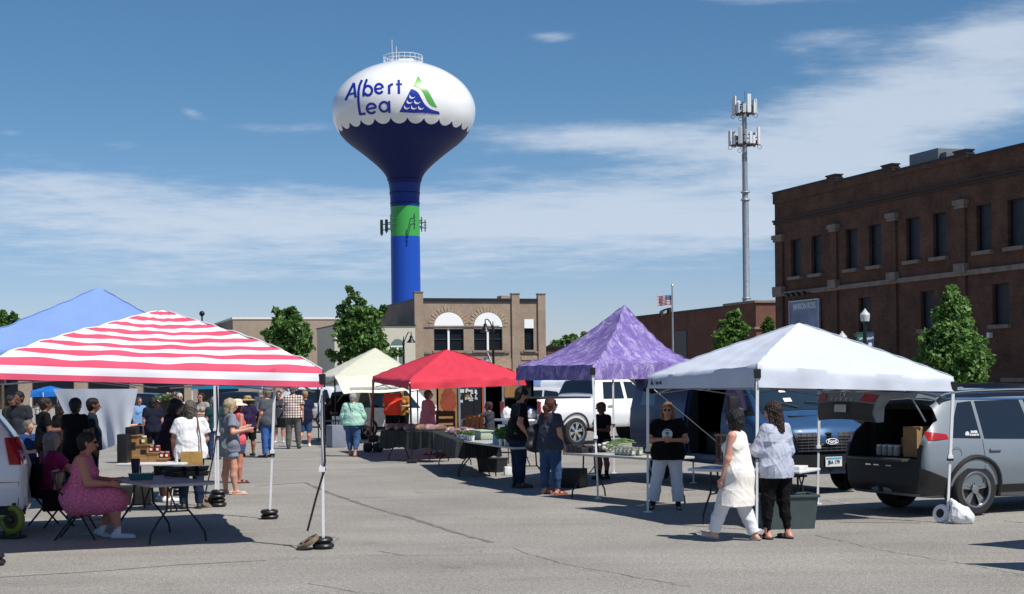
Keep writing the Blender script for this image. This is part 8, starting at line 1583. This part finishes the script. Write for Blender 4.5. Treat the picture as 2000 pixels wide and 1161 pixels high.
# ---- striped canopy: grey table with trays
TG = Table('grey folding table with black trays in front of the seated people', G(293, 947, 0.74), G(420, 941, 0.74), 1.75, top=mat('table_grey', (0.30, 0.30, 0.32), 0.55, var=0.08))
TRM = mat('tray_black', (0.018, 0.018, 0.02), 0.4)
for r_ in range(2):
    for k in range(3):
        p = TG.px(342 + k * 24, 931 - k * 0.6) + TG.ey * 0.06; t = thing('plant_tray', f'black plastic cell tray, {("bottom", "top")[r_]} layer, {("left", "middle", "right")[k]} of the tray block on the grey table', 'tray', (p.x, p.y, p.z + r_ * 0.068), TG.rz + 0.1, 'black trays on the grey table'); q = MB(); sx, sy, sz = 0.145, 0.36, 0.055
        q.add([(sx / 2 * a * kk, sy / 2 * b * kk, z) for z, kk in ((0, 0.86), (sz, 1)) for a, b in ((-1, -1), (1, -1), (1, 1), (-1, 1))], [[3, 2, 1, 0], [0, 1, 5, 4], [1, 2, 6, 5], [2, 3, 7, 6], [3, 0, 4, 7], [4, 5, 6, 7]]); q.build('tub', TRM, t); q = MB(); q.box((0, 0, sz + 0.004), (sx + 0.012, sy + 0.012, 0.012), bev=0.004); q.build('rim', mat('tray_rim', (0.05, 0.05, 0.055), 0.25), t)
p = TG.px(272, 931) + TG.ey * 0.15; t = thing('tumbler', 'dark purple insulated tumbler on the grey table', 'cup', p); q = MB(); q.lathe([(0.045, 0), (0.058, 0.16), (0.062, 0.2), (0.055, 0.205), (0.05, 0.22)], (0, 0, 0), 18); q.build('cup', mat('cup_purple', (0.035, 0.02, 0.06), 0.35), t, True); q = MB(); q.lathe([(0.06, 0.205), (0.056, 0.225), (0.002, 0.227)], (0, 0, 0), 18); q.build('lid', M_BLACK, t, True)
p = TG.px(276, 937); t = block('teal_tray', 'shallow teal plastic tray beside the purple tumbler', 'tray', p, (0.28, 0.2, 0.07), mat('teal_plastic', (0.02, 0.13, 0.13), 0.4), TG.rz, taper=0.15, bev=0); q = MB(); q.torus((0, 0, 0.07), 0.1, 0.006, n=4, k=5) if False else q.box((0, 0, 0.072), (0.29, 0.21, 0.008), bev=0.003); q.build('rim', mat('teal_plastic', (0.02, 0.13, 0.13), 0.4), t)
# chairs
def folding_chair(label, p, rz, seatm, name='folding_chair'):
    t = thing(name, label, 'chair', p, rz, None); q = MB(); q.box((0, 0.02, 0.44), (0.40, 0.38, 0.03), bev=0.012); q.build('seat', seatm, t, True); q = MB(); q.box((0, -0.235, 0.73), (0.42, 0.03, 0.2), bev=0.012, rx=-0.15); q.build('backrest', seatm, t, True)
    for sd in (-1, 1): q = MB(); q.tube([(sd * 0.22, -0.28, 0.86), (sd * 0.22, -0.20, 0.62), (sd * 0.22, 0.02, 0.40), (sd * 0.22, 0.24, 0.0)], 0.013, 7); q.build('leg', M_BLACKMETAL, t, True); q = MB(); q.tube([(sd * 0.20, 0.16, 0.43), (sd * 0.20, -0.05, 0.27), (sd * 0.20, -0.26, 0.0)], 0.013, 7); q.build('leg', M_BLACKMETAL, t, True)
    q = MB(); q.tube([(-0.22, -0.28, 0.86), (0.22, -0.28, 0.86)], 0.013, 7); q.build('top_rail', M_BLACKMETAL, t); q = MB(); q.bar((-0.2, -0.22, 0.06), (0.2, -0.22, 0.06), 0.01); q.build('stretcher', M_BLACKMETAL, t); return t
pg = pink['g']; folding_chair('brown metal folding chair under the person in the pink dress', (pg.x - 0.03, pg.y, 0), pink['rz'], mat('chair_tan', (0.13, 0.10, 0.085), 0.5, 0.2))
mg = magenta['g']; t = thing('camp_chair', 'black fabric camp chair with pockets behind the pink dress', 'chair', (mg.x, mg.y, 0), magenta['rz']); q = MB(); q.box((0, 0.0, 0.42), (0.52, 0.46, 0.05), bev=0.02); q.build('seat', cloth('0d0d0f'), t, True); q = MB(); q.box((0, -0.27, 0.66), (0.54, 0.06, 0.44), bev=0.025, rx=-0.2); q.build('backrest', cloth('0d0d0f'), t, True)
for a in (-1, 1):
    for b in (-1, 1): q = MB(); q.bar((a * 0.26, b * 0.22, 0), (a * 0.24, -b * 0.16, 0.44), 0.014); q.build('leg', M_BLACKMETAL, t)
    q = MB(); q.box((a * 0.28, 0.0, 0.62), (0.05, 0.42, 0.03), bev=0.01); q.build('armrest', M_BLACK, t)
q = MB(); q.box((0.31, -0.1, 0.38), (0.06, 0.3, 0.3), bev=0.02); q.build('side_pocket', cloth('101012'), t, True)
# green fan and hand truck wheel by the SUV
p = G(24, 1052); t = thing('floor_fan', 'round lime green floor fan at the left edge beside the white SUV', 'fan', p, -0.3); q = MB(); q.torus((0, 0, 0.24), 0.15, 0.045, axis=(0.1, 1, 0), n=26, k=8); q.build('housing', mat('fan_green', (0.16, 0.20, 0.02), 0.45), t, True); q = MB(); q.lathe([(0.14, -0.02), (0.14, 0.03)], (0, 0, 0.24), 22, axis=(0.1, 1, 0)); q.ball((0, -0.04, 0.24), 0.045, 10)
for k in range(6): a = k * math.pi / 3; q.bar((0, -0.05, 0.24), (0.13 * math.cos(a), -0.05, 0.24 + 0.13 * math.sin(a)), 0.004)
q.build('grille', mat('fan_dark', (0.03, 0.035, 0.012), 0.5), t, True); q = MB(); q.box((0, 0, 0.025), (0.3, 0.2, 0.04), bev=0.015); q.bar((-0.12, 0, 0.04), (-0.12, 0, 0.24), 0.018); q.bar((0.12, 0, 0.04), (0.12, 0, 0.24), 0.018); q.build('base', M_BLACK, t); q = MB(); q.box((0, 0, 0.44), (0.12, 0.04, 0.03), bev=0.01); q.build('handle', M_BLACK, t)
# ---- jar table with wooden steps
TJ = Table('white folding table with wooden steps of jars behind the grey table', G(226, 906, 0.74), G(356, 905, 0.74), 0.76)
p = TJ.px(284, 903) + TJ.ey * 0.12; st_ = thing('display_steps', 'stepped wooden display stand with jars on the white table', 'display stand', p, TJ.rz); kx = 23.6 / 3000
for i, (x0, x1, h) in enumerate([(-0.33, -0.12, 0.40), (-0.12, 0.04, 0.25), (0.04, 0.20, 0.13), (0.20, 0.33, 0.035)]):
    q = MB(); q.box(((x0 + x1) / 2, 0, h / 2), (x1 - x0 - 0.004, 0.24, h), bev=0.004); b = q.build('step', M_WOOD, st_); q = MB(); q.box(((x0 + x1) / 2, -0.005, h + 0.01), (x1 - x0 + 0.03, 0.27, 0.02), bev=0.004); q.build('shelf', mat('pale_wood', '8a6a45', 0.6, var=0.2, vs=5), b)
    if h > 0.2: q = MB(); q.box(((x0 + x1) / 2 + 0.01, -0.121, h * 0.62), ((x1 - x0) * 0.6, 0.006, h * 0.3)); q.build('recess', M_DARK, b)
SP = lambda x, z: p + TJ.ex * x + V2(0, 0, z) - TJ.ey * 0.03
jar(SP(-0.05, 0.272), 'yellow green jar of pickles on the second wooden step', '7a6a0a', 0.05, 0.13)
for i, (x, z, lab) in enumerate([(0.07, 0.152, 'left amber jar on the third wooden step'), (0.17, 0.152, 'right amber jar on the third wooden step'), (0.235, 0.057, 'left amber jar on the lowest wooden step'), (0.315, 0.057, 'right amber jar on the lowest wooden step')]): jar(SP(x, z), lab, '8a2408', 0.042, 0.10, 'amber jars on the wooden steps', mat('gold_lid', (0.6, 0.55, 0.45), 0.35, 0.5))
block('black_case', 'black case standing at the left end of the jar table', 'case', TJ.px(238, 905) + TJ.ey * 0.12, (0.16, 0.24, 0.44), M_BLACK, TJ.rz); block('black_basket', 'black basket on the topmost wooden step', 'basket', SP(-0.23, 0.422), (0.18, 0.18, 0.12), M_BLACK, TJ.rz)
t = thing('bottle', 'small clear bottle at the right end of the jar table', 'bottle', TJ.px(343, 904) + TJ.ey * 0.05); q = MB(); q.lathe([(0.025, 0), (0.025, 0.09), (0.01, 0.13), (0.01, 0.16)], (0, 0, 0), 12); q.build('glass', mat('bottle_pale', (0.5, 0.5, 0.52), 0.15), t, True); q = MB(); q.lathe([(0.012, 0.16), (0.012, 0.18), (0.002, 0.181)], (0, 0, 0), 10); q.build('cap', M_WHITE, t)
block('black_crate', 'black crate on the ground under the jar table', 'crate', G(262, 985), (0.55, 0.4, 0.30), M_BLACK, 0.2)
# hanging flowers far behind
p = GP(326, 66); t = thing('flower_planter', 'tall dark planter of pink and white flowers behind the jar table', 'planter', p); zf = ZAT(326, 786, 66); q = MB(); q.lathe([(0.3, 0), (0.2, 0.2), (0.18, zf - 0.5), (0.45, zf), (0.4, zf)], (0, 0, 0), 14); q.build('pedestal', M_BLACK, t, True)
r_ = np.random.default_rng(4); cc = np.stack([r_.uniform(-0.5, 0.5, 26), r_.uniform(-0.3, 0.3, 26), zf + r_.uniform(0, 0.32, 26)], 1); leaves_mesh('flowers', cc[:16], np.full(16, 0.16), 30, 0.05, [(0.55, 0.12, 0.2), (0.75, 0.6, 0.62)], t, r_); leaves_mesh('foliage', cc[16:], np.full(10, 0.22), 40, 0.07, LEAFC, t, r_)
# shrub behind the shoppers
p = GP(505, 66); t = thing('shrub', 'low green shrub behind the shoppers', 'shrub', p); cc = np.stack([r_.uniform(-0.5, 0.5, 14), r_.uniform(-0.4, 0.4, 14), r_.uniform(0.2, 0.85, 14)], 1); leaves_mesh('foliage', cc, np.full(14, 0.3), 50, 0.08, LEAFC, t, r_)

# ---- cream canopy: cooler and a dark table
block('tote_box', 'grey storage tote standing at the corner of the cream canopy', 'box', G(657, 874), (0.46, 0.5, 0.66), mat('tote_grey', (0.20, 0.22, 0.27), 0.5, var=0.1), 0.5, 0.03)
TC = Table('dark folding table at the open boot under the cream canopy', GP(664, 47.5) + V2(0, 0, 0.74), GP(712, 48.6) + V2(0, 0, 0.74), 0.7, top=mat('table_dark', (0.10, 0.10, 0.11), 0.5))
# ---- red canopy: cloth covered tables with bread
M_CLOTH = mat('charcoal_cloth', (0.022, 0.026, 0.024), 0.85, var=0.2, vs=4)
TR = Table('table with a charcoal cloth and bagged loaves under the red canopy', G(745, 841, 0.74), G(846, 843, 0.74), 0.75, cloth_=(M_CLOTH, 0.42, 'charcoal tablecloth on the long loaf table under the red canopy'))
M_LOAF = [mat('loaf_bag', (0.30, 0.19, 0.19), 0.35, var=0.35, vs=14, bump=0.3, bs=30), mat('loaf_brown', (0.22, 0.13, 0.09), 0.5, var=0.35, vs=14)]
def loaf(p, rz, label, grp, m, s=1.0): t = thing('bagged_loaf', label, 'bread', p, rz, grp); sdf_obj('loaf', [limb((-0.10 * s, 0, 0.055 * s), (0.10 * s, 0, 0.055 * s), 0.062 * s), limb((-0.08 * s, 0, 0.09 * s), (0.08 * s, 0, 0.09 * s), 0.045 * s)], m, 0.02, t, k=0.03, wr=0.008, seed=int(abs(p.x) * 100)); q = MB(); q.lathe([(0.035 * s, 0), (0.015 * s, 0.05 * s), (0.03 * s, 0.10 * s)], (0.13 * s, 0, 0.06 * s), 8, axis=(1, 0, 0)); q.build('bag_end', m, t, True)
for k in range(10): loaf(TR.at(-TR.L / 2 + 0.16 + (k % 5) * (TR.L - 0.3) / 4.4, -0.2 + 0.3 * (k // 5)), random.uniform(1.2, 1.9) + TR.rz, 'bagged loaf among the loaves on the charcoal cloth table', 'bagged loaves on the long cloth table', M_LOAF[k % 2], 1.15)
TR2 = Table('angled table with a charcoal cloth, right of the pink shirted person', G(850, 846, 0.74), G(893, 861, 0.74), 0.85, cloth_=(M_CLOTH, 0.34, 'charcoal tablecloth on the angled table beside the potted plants'))
for k in range(8): loaf(TR2.at(-TR2.L / 2 + 0.2 + (k % 4) * TR2.L / 4.2, -0.1 + 0.32 * (k // 4)), random.uniform(0, 3), 'bagged loaf on the angled charcoal cloth table', 'bagged loaves on the angled cloth table', M_LOAF[0], 1.0)
p = GP(869, 38.5); t = thing('bread_crate', 'dark slatted wooden crate stack beside the pink shirted person', 'crate', (p.x, p.y, 0.0), 0.1); q = MB(); zt = ZAT(869, 805, 38.5)
for k in range(7): q.box((0, -0.2, 0.1 + k * (zt - 0.15) / 6), (0.42, 0.03, (zt - 0.15) / 9))
q.build('slats', mat('dark_wood', (0.06, 0.03, 0.018), 0.7, var=0.3), t)
for sx in (-1, 1): q = MB(); q.box((sx * 0.22, 0, zt / 2), (0.03, 0.42, zt)); q.build('side_panel', mat('dark_wood', (0.06, 0.03, 0.018), 0.7, var=0.3), t)
q = MB(); q.box((0, 0, zt + 0.01), (0.46, 0.44, 0.02)); q.build('top', mat('dark_wood', (0.06, 0.03, 0.018), 0.7, var=0.3), t)
p = GP(926, 39.5); t = thing('slat_rack', 'orange brown wooden slat rack in front of the farm sign', 'rack', (p.x, p.y, 0), 0.05); za, zb = 0.0, ZAT(926, 811, 39.5)
for k in range(4): q = MB(); q.box((-0.18 + k * 0.12, 0, zb / 2), (0.085, 0.03, zb), bev=0.004); q.build('slat', mat('orange_wood', (0.34, 0.13, 0.035), 0.6, var=0.25, vs=5, stretch=(1, 1, 0.2)), t)
q = MB(); q.box((0, 0.03, zb * 0.85), (0.5, 0.03, 0.06)); q.box((0, 0.03, zb * 0.3), (0.5, 0.03, 0.06)); q.build('rail', M_WOOD, t)
t = thing('white_chair', 'white plastic chair back beside the farm sign', 'chair', GP(908, 39.8), 0.6); q = MB(); q.tube([(-0.2, 0.1, 0), (-0.2, 0, 0.45), (-0.18, -0.12, 0.92), (0.0, -0.14, 0.98), (0.18, -0.12, 0.92), (0.2, 0, 0.45), (0.2, 0.1, 0)], 0.022, 8); q.build('frame', M_WHITE, t, True); q = MB(); q.box((0, 0.1, 0.45), (0.42, 0.42, 0.03), bev=0.012); q.build('seat', M_WHITE, t, True)
# ---- plant table
TP = Table('long folding table of potted plants beside the person in the black hoodie', G(884, 858, 0.74), G(1002, 874, 0.74), 0.76, top=mat('table_pale', (0.42, 0.42, 0.40), 0.5))
M_POT = mat('pot_black', (0.02, 0.02, 0.022), 0.5); M_POTW = M_WHITE
def potted(p, label, grp, m, r=0.055, hh=0.10, fol=0.12, n=6, cols=LEAFC, sd=0):
    t = thing('potted_plant', label, 'potted plant', p, random.uniform(0, 3), grp); q = MB(); q.lathe([(r * 0.75, 0), (r, hh), (r * 1.08, hh), (r * 1.08, hh + 0.012), (r * 0.9, hh + 0.012), (r * 0.85, hh - 0.01), (0.002, hh - 0.01)], (0, 0, 0), 14); q.build('pot', m, t, True); rr = np.random.default_rng(sd); cc = np.stack([rr.uniform(-1, 1, n) * fol * 0.6, rr.uniform(-1, 1, n) * fol * 0.6, hh + fol * rr.uniform(0.3, 1.2, n)], 1); leaves_mesh('foliage', cc, np.full(n, fol * 0.55), 22, fol * 0.24, cols, t, rr)
    q = MB(); q.tube([(0, 0, hh - 0.01), (0.01, 0, hh + fol)], 0.004, 5); q.build('stem', M_LEAF if False else mat('stem_green', (0.06, 0.12, 0.03), 0.6), t); return t
for k in range(9): potted(TP.at(-TP.L / 2 + 0.10 + k * 0.135, -0.28 + 0.03 * (k % 2)), 'small white pot with a sprig in the front row of the plant table', 'white pots along the plant table', M_POTW, 0.045, 0.09, 0.07, 4, sd=k)
for k in range(24): potted(TP.at(TP.L / 2 - 0.12 - (k % 8) * 0.20, -0.24 + 0.24 * (k // 8) + (0.06 if k % 8 > 4 and k < 8 else 0)), 'leafy green seedling in a black pot on the plant table', 'green seedlings on the plant table', M_POT, 0.055, 0.10, random.uniform(0.12, 0.18), 9, [(0.05, 0.13, 0.025), (0.16, 0.29, 0.07)], sd=30 + k)
t = block('seed_tray', 'long pale green tray behind the white pots', 'tray', TP.at(-TP.L / 2 + 0.42, 0.12), (0.8, 0.26, 0.17), mat('pale_green_plastic', (0.42, 0.50, 0.36), 0.5), TP.rz, 0.015); q = MB(); q.box((0, 0, 0.175), (0.84, 0.3, 0.02), bev=0.006); q.build('rim', mat('pale_green_plastic', (0.42, 0.50, 0.36), 0.5), t)
p = TP.px(969, 869); t = thing('price_sign', 'blue price card in a clear stand at the front of the plant table', 'sign', p, TP.rz + 0.5); q = MB(); q.box((0, 0, 0.11), (0.16, 0.012, 0.22), rx=-0.1); q.build('card', mat('card_blue', (0.12, 0.26, 0.42), 0.5, var=0.3, vs=30), t); q = MB(); q.box((0, 0.03, 0.004), (0.16, 0.08, 0.008)); q.build('stand', M_WHITE, t)
for i, px in enumerate((978, 988, 994)): potted(TP.px(px, 871), 'white cup of seedlings at the right end of the plant table', 'white seedling cups', M_POTW, 0.04, 0.11, 0.06, 4, sd=60 + i)
p = G(962, 922); t = block('black_tote', 'black ribbed crate on the ground under the plant table', 'crate', p, (0.52, 0.4, 0.28), M_BLACK, -0.6, taper=0.1, bev=0); q = MB(); q.box((0, 0, 0.285), (0.55, 0.43, 0.02), bev=0.005); q.build('rim', M_BLACK, t)
block('white_tub', 'small white tub on the ground beside the black ribbed crate', 'tub', G(992, 928), (0.15, 0.15, 0.17), M_WHITE, 0.2, 0.02)
p = G(983, 905); t = thing('wire_rack', 'black wire shelf rack standing behind the plant table legs', 'rack', p, -0.6)
for a in (-1, 1):
    for b in (-1, 1): q = MB(); q.bar((a * 0.25, b * 0.15, 0), (a * 0.25, b * 0.15, 0.62), 0.012); q.build('post', M_BLACKMETAL, t)
for z in (0.25, 0.58): q = MB(); q.box((0, 0, z), (0.52, 0.32, 0.02)); q.build('shelf', M_BLACKMETAL, t)
# ---- purple canopy table
TU = Table('folding table of garlic, jars and dark punnets under the purple canopy', G(1098, 884, 0.74), G(1280, 895, 0.74), 0.76, top=mat('table_pale', (0.42, 0.42, 0.40), 0.5))
for k in range(12): block('punnet', 'small dark punnet of berries at the left end of the garlic table', 'punnet', TU.at(-TU.L / 2 + 0.10 + (k % 4) * 0.12, -0.27 + 0.17 * (k // 4)), (0.11, 0.15, random.uniform(0.07, 0.14)), mat('berry_dark', (0.025, 0.018, 0.022), 0.35, var=0.8, vs=40, bump=0.6, bs=60), TU.rz, 0.012, 'dark punnets on the garlic table', 'punnet_tub')
gp = TU.px(1192, 884); rr = np.random.default_rng(9); SC_ = [mat('scape_green', (0.24, 0.36, 0.13), 0.5), mat('garlic_white', (0.66, 0.66, 0.58), 0.5, var=0.1)]
for k in range(16):
    a = rr.uniform(-0.35, 0.35); p = gp + TU.ex * rr.uniform(-0.14, 0.12) + TU.ey * rr.uniform(-0.12, 0.2) + V2(0, 0, rr.uniform(0, 0.13)); t = thing('garlic_plant', 'white bulb with long green stalk in the garlic heap', 'garlic', p, TU.rz + a + 0.25, 'garlic heap on the table'); q = MB(); q.lathe([(0.004, -0.03), (0.026, -0.012), (0.03, 0.01), (0.02, 0.035), (0.009, 0.05)], (-0.12, 0, 0.03), 10, axis=(1, 0, 0.1)); q.build('bulb', SC_[1], t, True); q = MB(); q.tube([(-0.08, 0, 0.035), (0.05, 0.01, 0.06 + rr.uniform(0, 0.04)), (0.20, rr.uniform(-0.04, 0.04), 0.07 + rr.uniform(-0.02, 0.06)), (0.34, rr.uniform(-0.06, 0.06), 0.07 + rr.uniform(-0.03, 0.08))], 0.007, 5); q.build('stalk', SC_[0], t, True)
for k in range(10): jar(TU.at(0.14 + (k % 5) * 0.105, -0.28 + 0.14 * (k // 5)), 'clear lidded jar of pale preserves on the garlic table', ('8a8f78', '9aa08a', '7d8a62', 'a09a84')[k % 4], 0.042, 0.13, 'jars on the garlic table', mat('tin_lid', (0.5, 0.5, 0.5), 0.35, 0.6))
p = TU.at(0.46, 0.12); t = thing('yellow_sign', 'yellow and white price sign standing behind the jars', 'sign', p, TU.rz); q = MB(); q.box((0, 0, 0.13), (0.14, 0.012, 0.26)); q.build('card', mat('sign_yellow', (0.62, 0.48, 0.03), 0.5), t); q = MB(); q.box((0, -0.008, 0.20), (0.13, 0.006, 0.09)); q.build('header', mat('sign_cream', (0.62, 0.60, 0.50), 0.6, var=0.3, vs=50), t); q = MB(); q.box((0, 0.0, 0.005), (0.3, 0.12, 0.012)); q.build('base', mat('sign_yellow', (0.62, 0.48, 0.03), 0.5), t)
block('dark_crate', 'black crate on the ground behind the legs of the ponytailed person', 'crate', G(1115, 952), (0.5, 0.4, 0.34), M_BLACK, -0.4, 0.02)
# ---- white canopy table
TW = Table('white folding table of bracelets and cards in front of the blue van', G(1342, 915, 0.74), G(1562, 920, 0.74), 0.74)
p = TW.px(1406, 909) + TW.ey * 0.25; t = thing('bracelet_stand', 'wooden rack hung with beaded strings on the white table', 'display stand', p, TW.rz); q = MB(); q.box((0, 0, 0.40), (0.34, 0.10, 0.03)); q.box((0, 0, 0.01), (0.34, 0.14, 0.02)); q.bar((-0.15, 0, 0), (-0.15, 0, 0.4), 0.012); q.bar((0.15, 0, 0), (0.15, 0, 0.4), 0.012); q.build('frame', M_WOOD, t)
for k in range(9): q = MB(); c_ = ('5a3a1c', '2a1c14', '8a6a3a', '3a3a40')[k % 4]; q.tube([(-0.14 + k * 0.035, -0.045, 0.38 - j * 0.05 + 0.004 * (j % 2)) for j in range(7)], 0.012, 6); q.build('beads', mat('bead_' + c_, c_, 0.4, var=0.4, vs=60), t, True)
q = MB(); q.box((0.10, -0.06, 0.22), (0.06, 0.004, 0.07)); q.build('price_tag', M_WHITE, t)
for k in range(14): block('card', 'flat printed card laid out on the white table', 'card', TW.at(-TW.L / 2 + 0.12 + (k % 7) * 0.10, -0.24 + 0.15 * (k // 7)), (0.085, 0.12, 0.008), mat(('card_pale', 'card_sky')[k % 2], ((0.5, 0.55, 0.6), (0.10, 0.28, 0.45))[k % 2], 0.4, var=0.4, vs=40), TW.rz + random.uniform(-0.2, 0.2), 0, 'cards on the white table', 'paper')
block('box_stack', 'small blue and white box on the white table by the bracelet rack', 'box', TW.at(-0.30, 0.05), (0.09, 0.07, 0.11), mat('card_sky', (0.10, 0.28, 0.45), 0.4), TW.rz, 0.006); block('paper_stack', 'stack of white sheets at the right end of the white table', 'papers', TW.at(TW.L / 2 - 0.14, -0.18), (0.24, 0.3, 0.05), M_WHITE, TW.rz, 0.005)
p = G(1543, 1033); t = thing('storage_tub', 'big grey green plastic tub on the ground behind the black leggings', 'tub', (p.x, p.y + 0.12, 0), 0.12); q = MB(); sx, sy, sz = 0.66, 0.46, 0.42
q.add([(sx / 2 * a * k, sy / 2 * b * k, z) for z, k in ((0, 0.86), (sz, 1)) for a, b in ((-1, -1), (1, -1), (1, 1), (-1, 1))], [[3, 2, 1, 0], [0, 1, 5, 4], [1, 2, 6, 5], [2, 3, 7, 6], [3, 0, 4, 7]]); m_ = mat('tub_greygreen', (0.055, 0.075, 0.08), 0.45, var=0.12); q.build('tub', m_, t)
q = MB()
for a in (-1, 1): q.box((a * sx / 2, 0, sz), (0.04, sy + 0.05, 0.035), bev=0.01); q.box((0, a * sy / 2, sz), (sx, 0.04, 0.035), bev=0.01)
q.build('rim', m_, t, True); q = MB(); q.box((0, 0, sz * 0.55), (sx * 0.86, sy * 0.86, 0.02)); q.build('contents', M_DARK, t)
p = G(1548, 990); t = thing('folding_stool', 'small black folding stool behind the grey green tub', 'stool', p, 0.2); q = MB(); q.box((0, 0, 0.46), (0.36, 0.3, 0.03), bev=0.01); q.build('seat', M_BLACK, t)
for sd in (-1, 1):
    q = MB(); q.bar((sd * 0.16, -0.18, 0), (sd * 0.16, 0.14, 0.46), 0.012); q.build('leg', M_BLACKMETAL, t); q = MB(); q.bar((sd * 0.13, 0.18, 0), (sd * 0.13, -0.14, 0.46), 0.012); q.build('leg', M_BLACKMETAL, t)
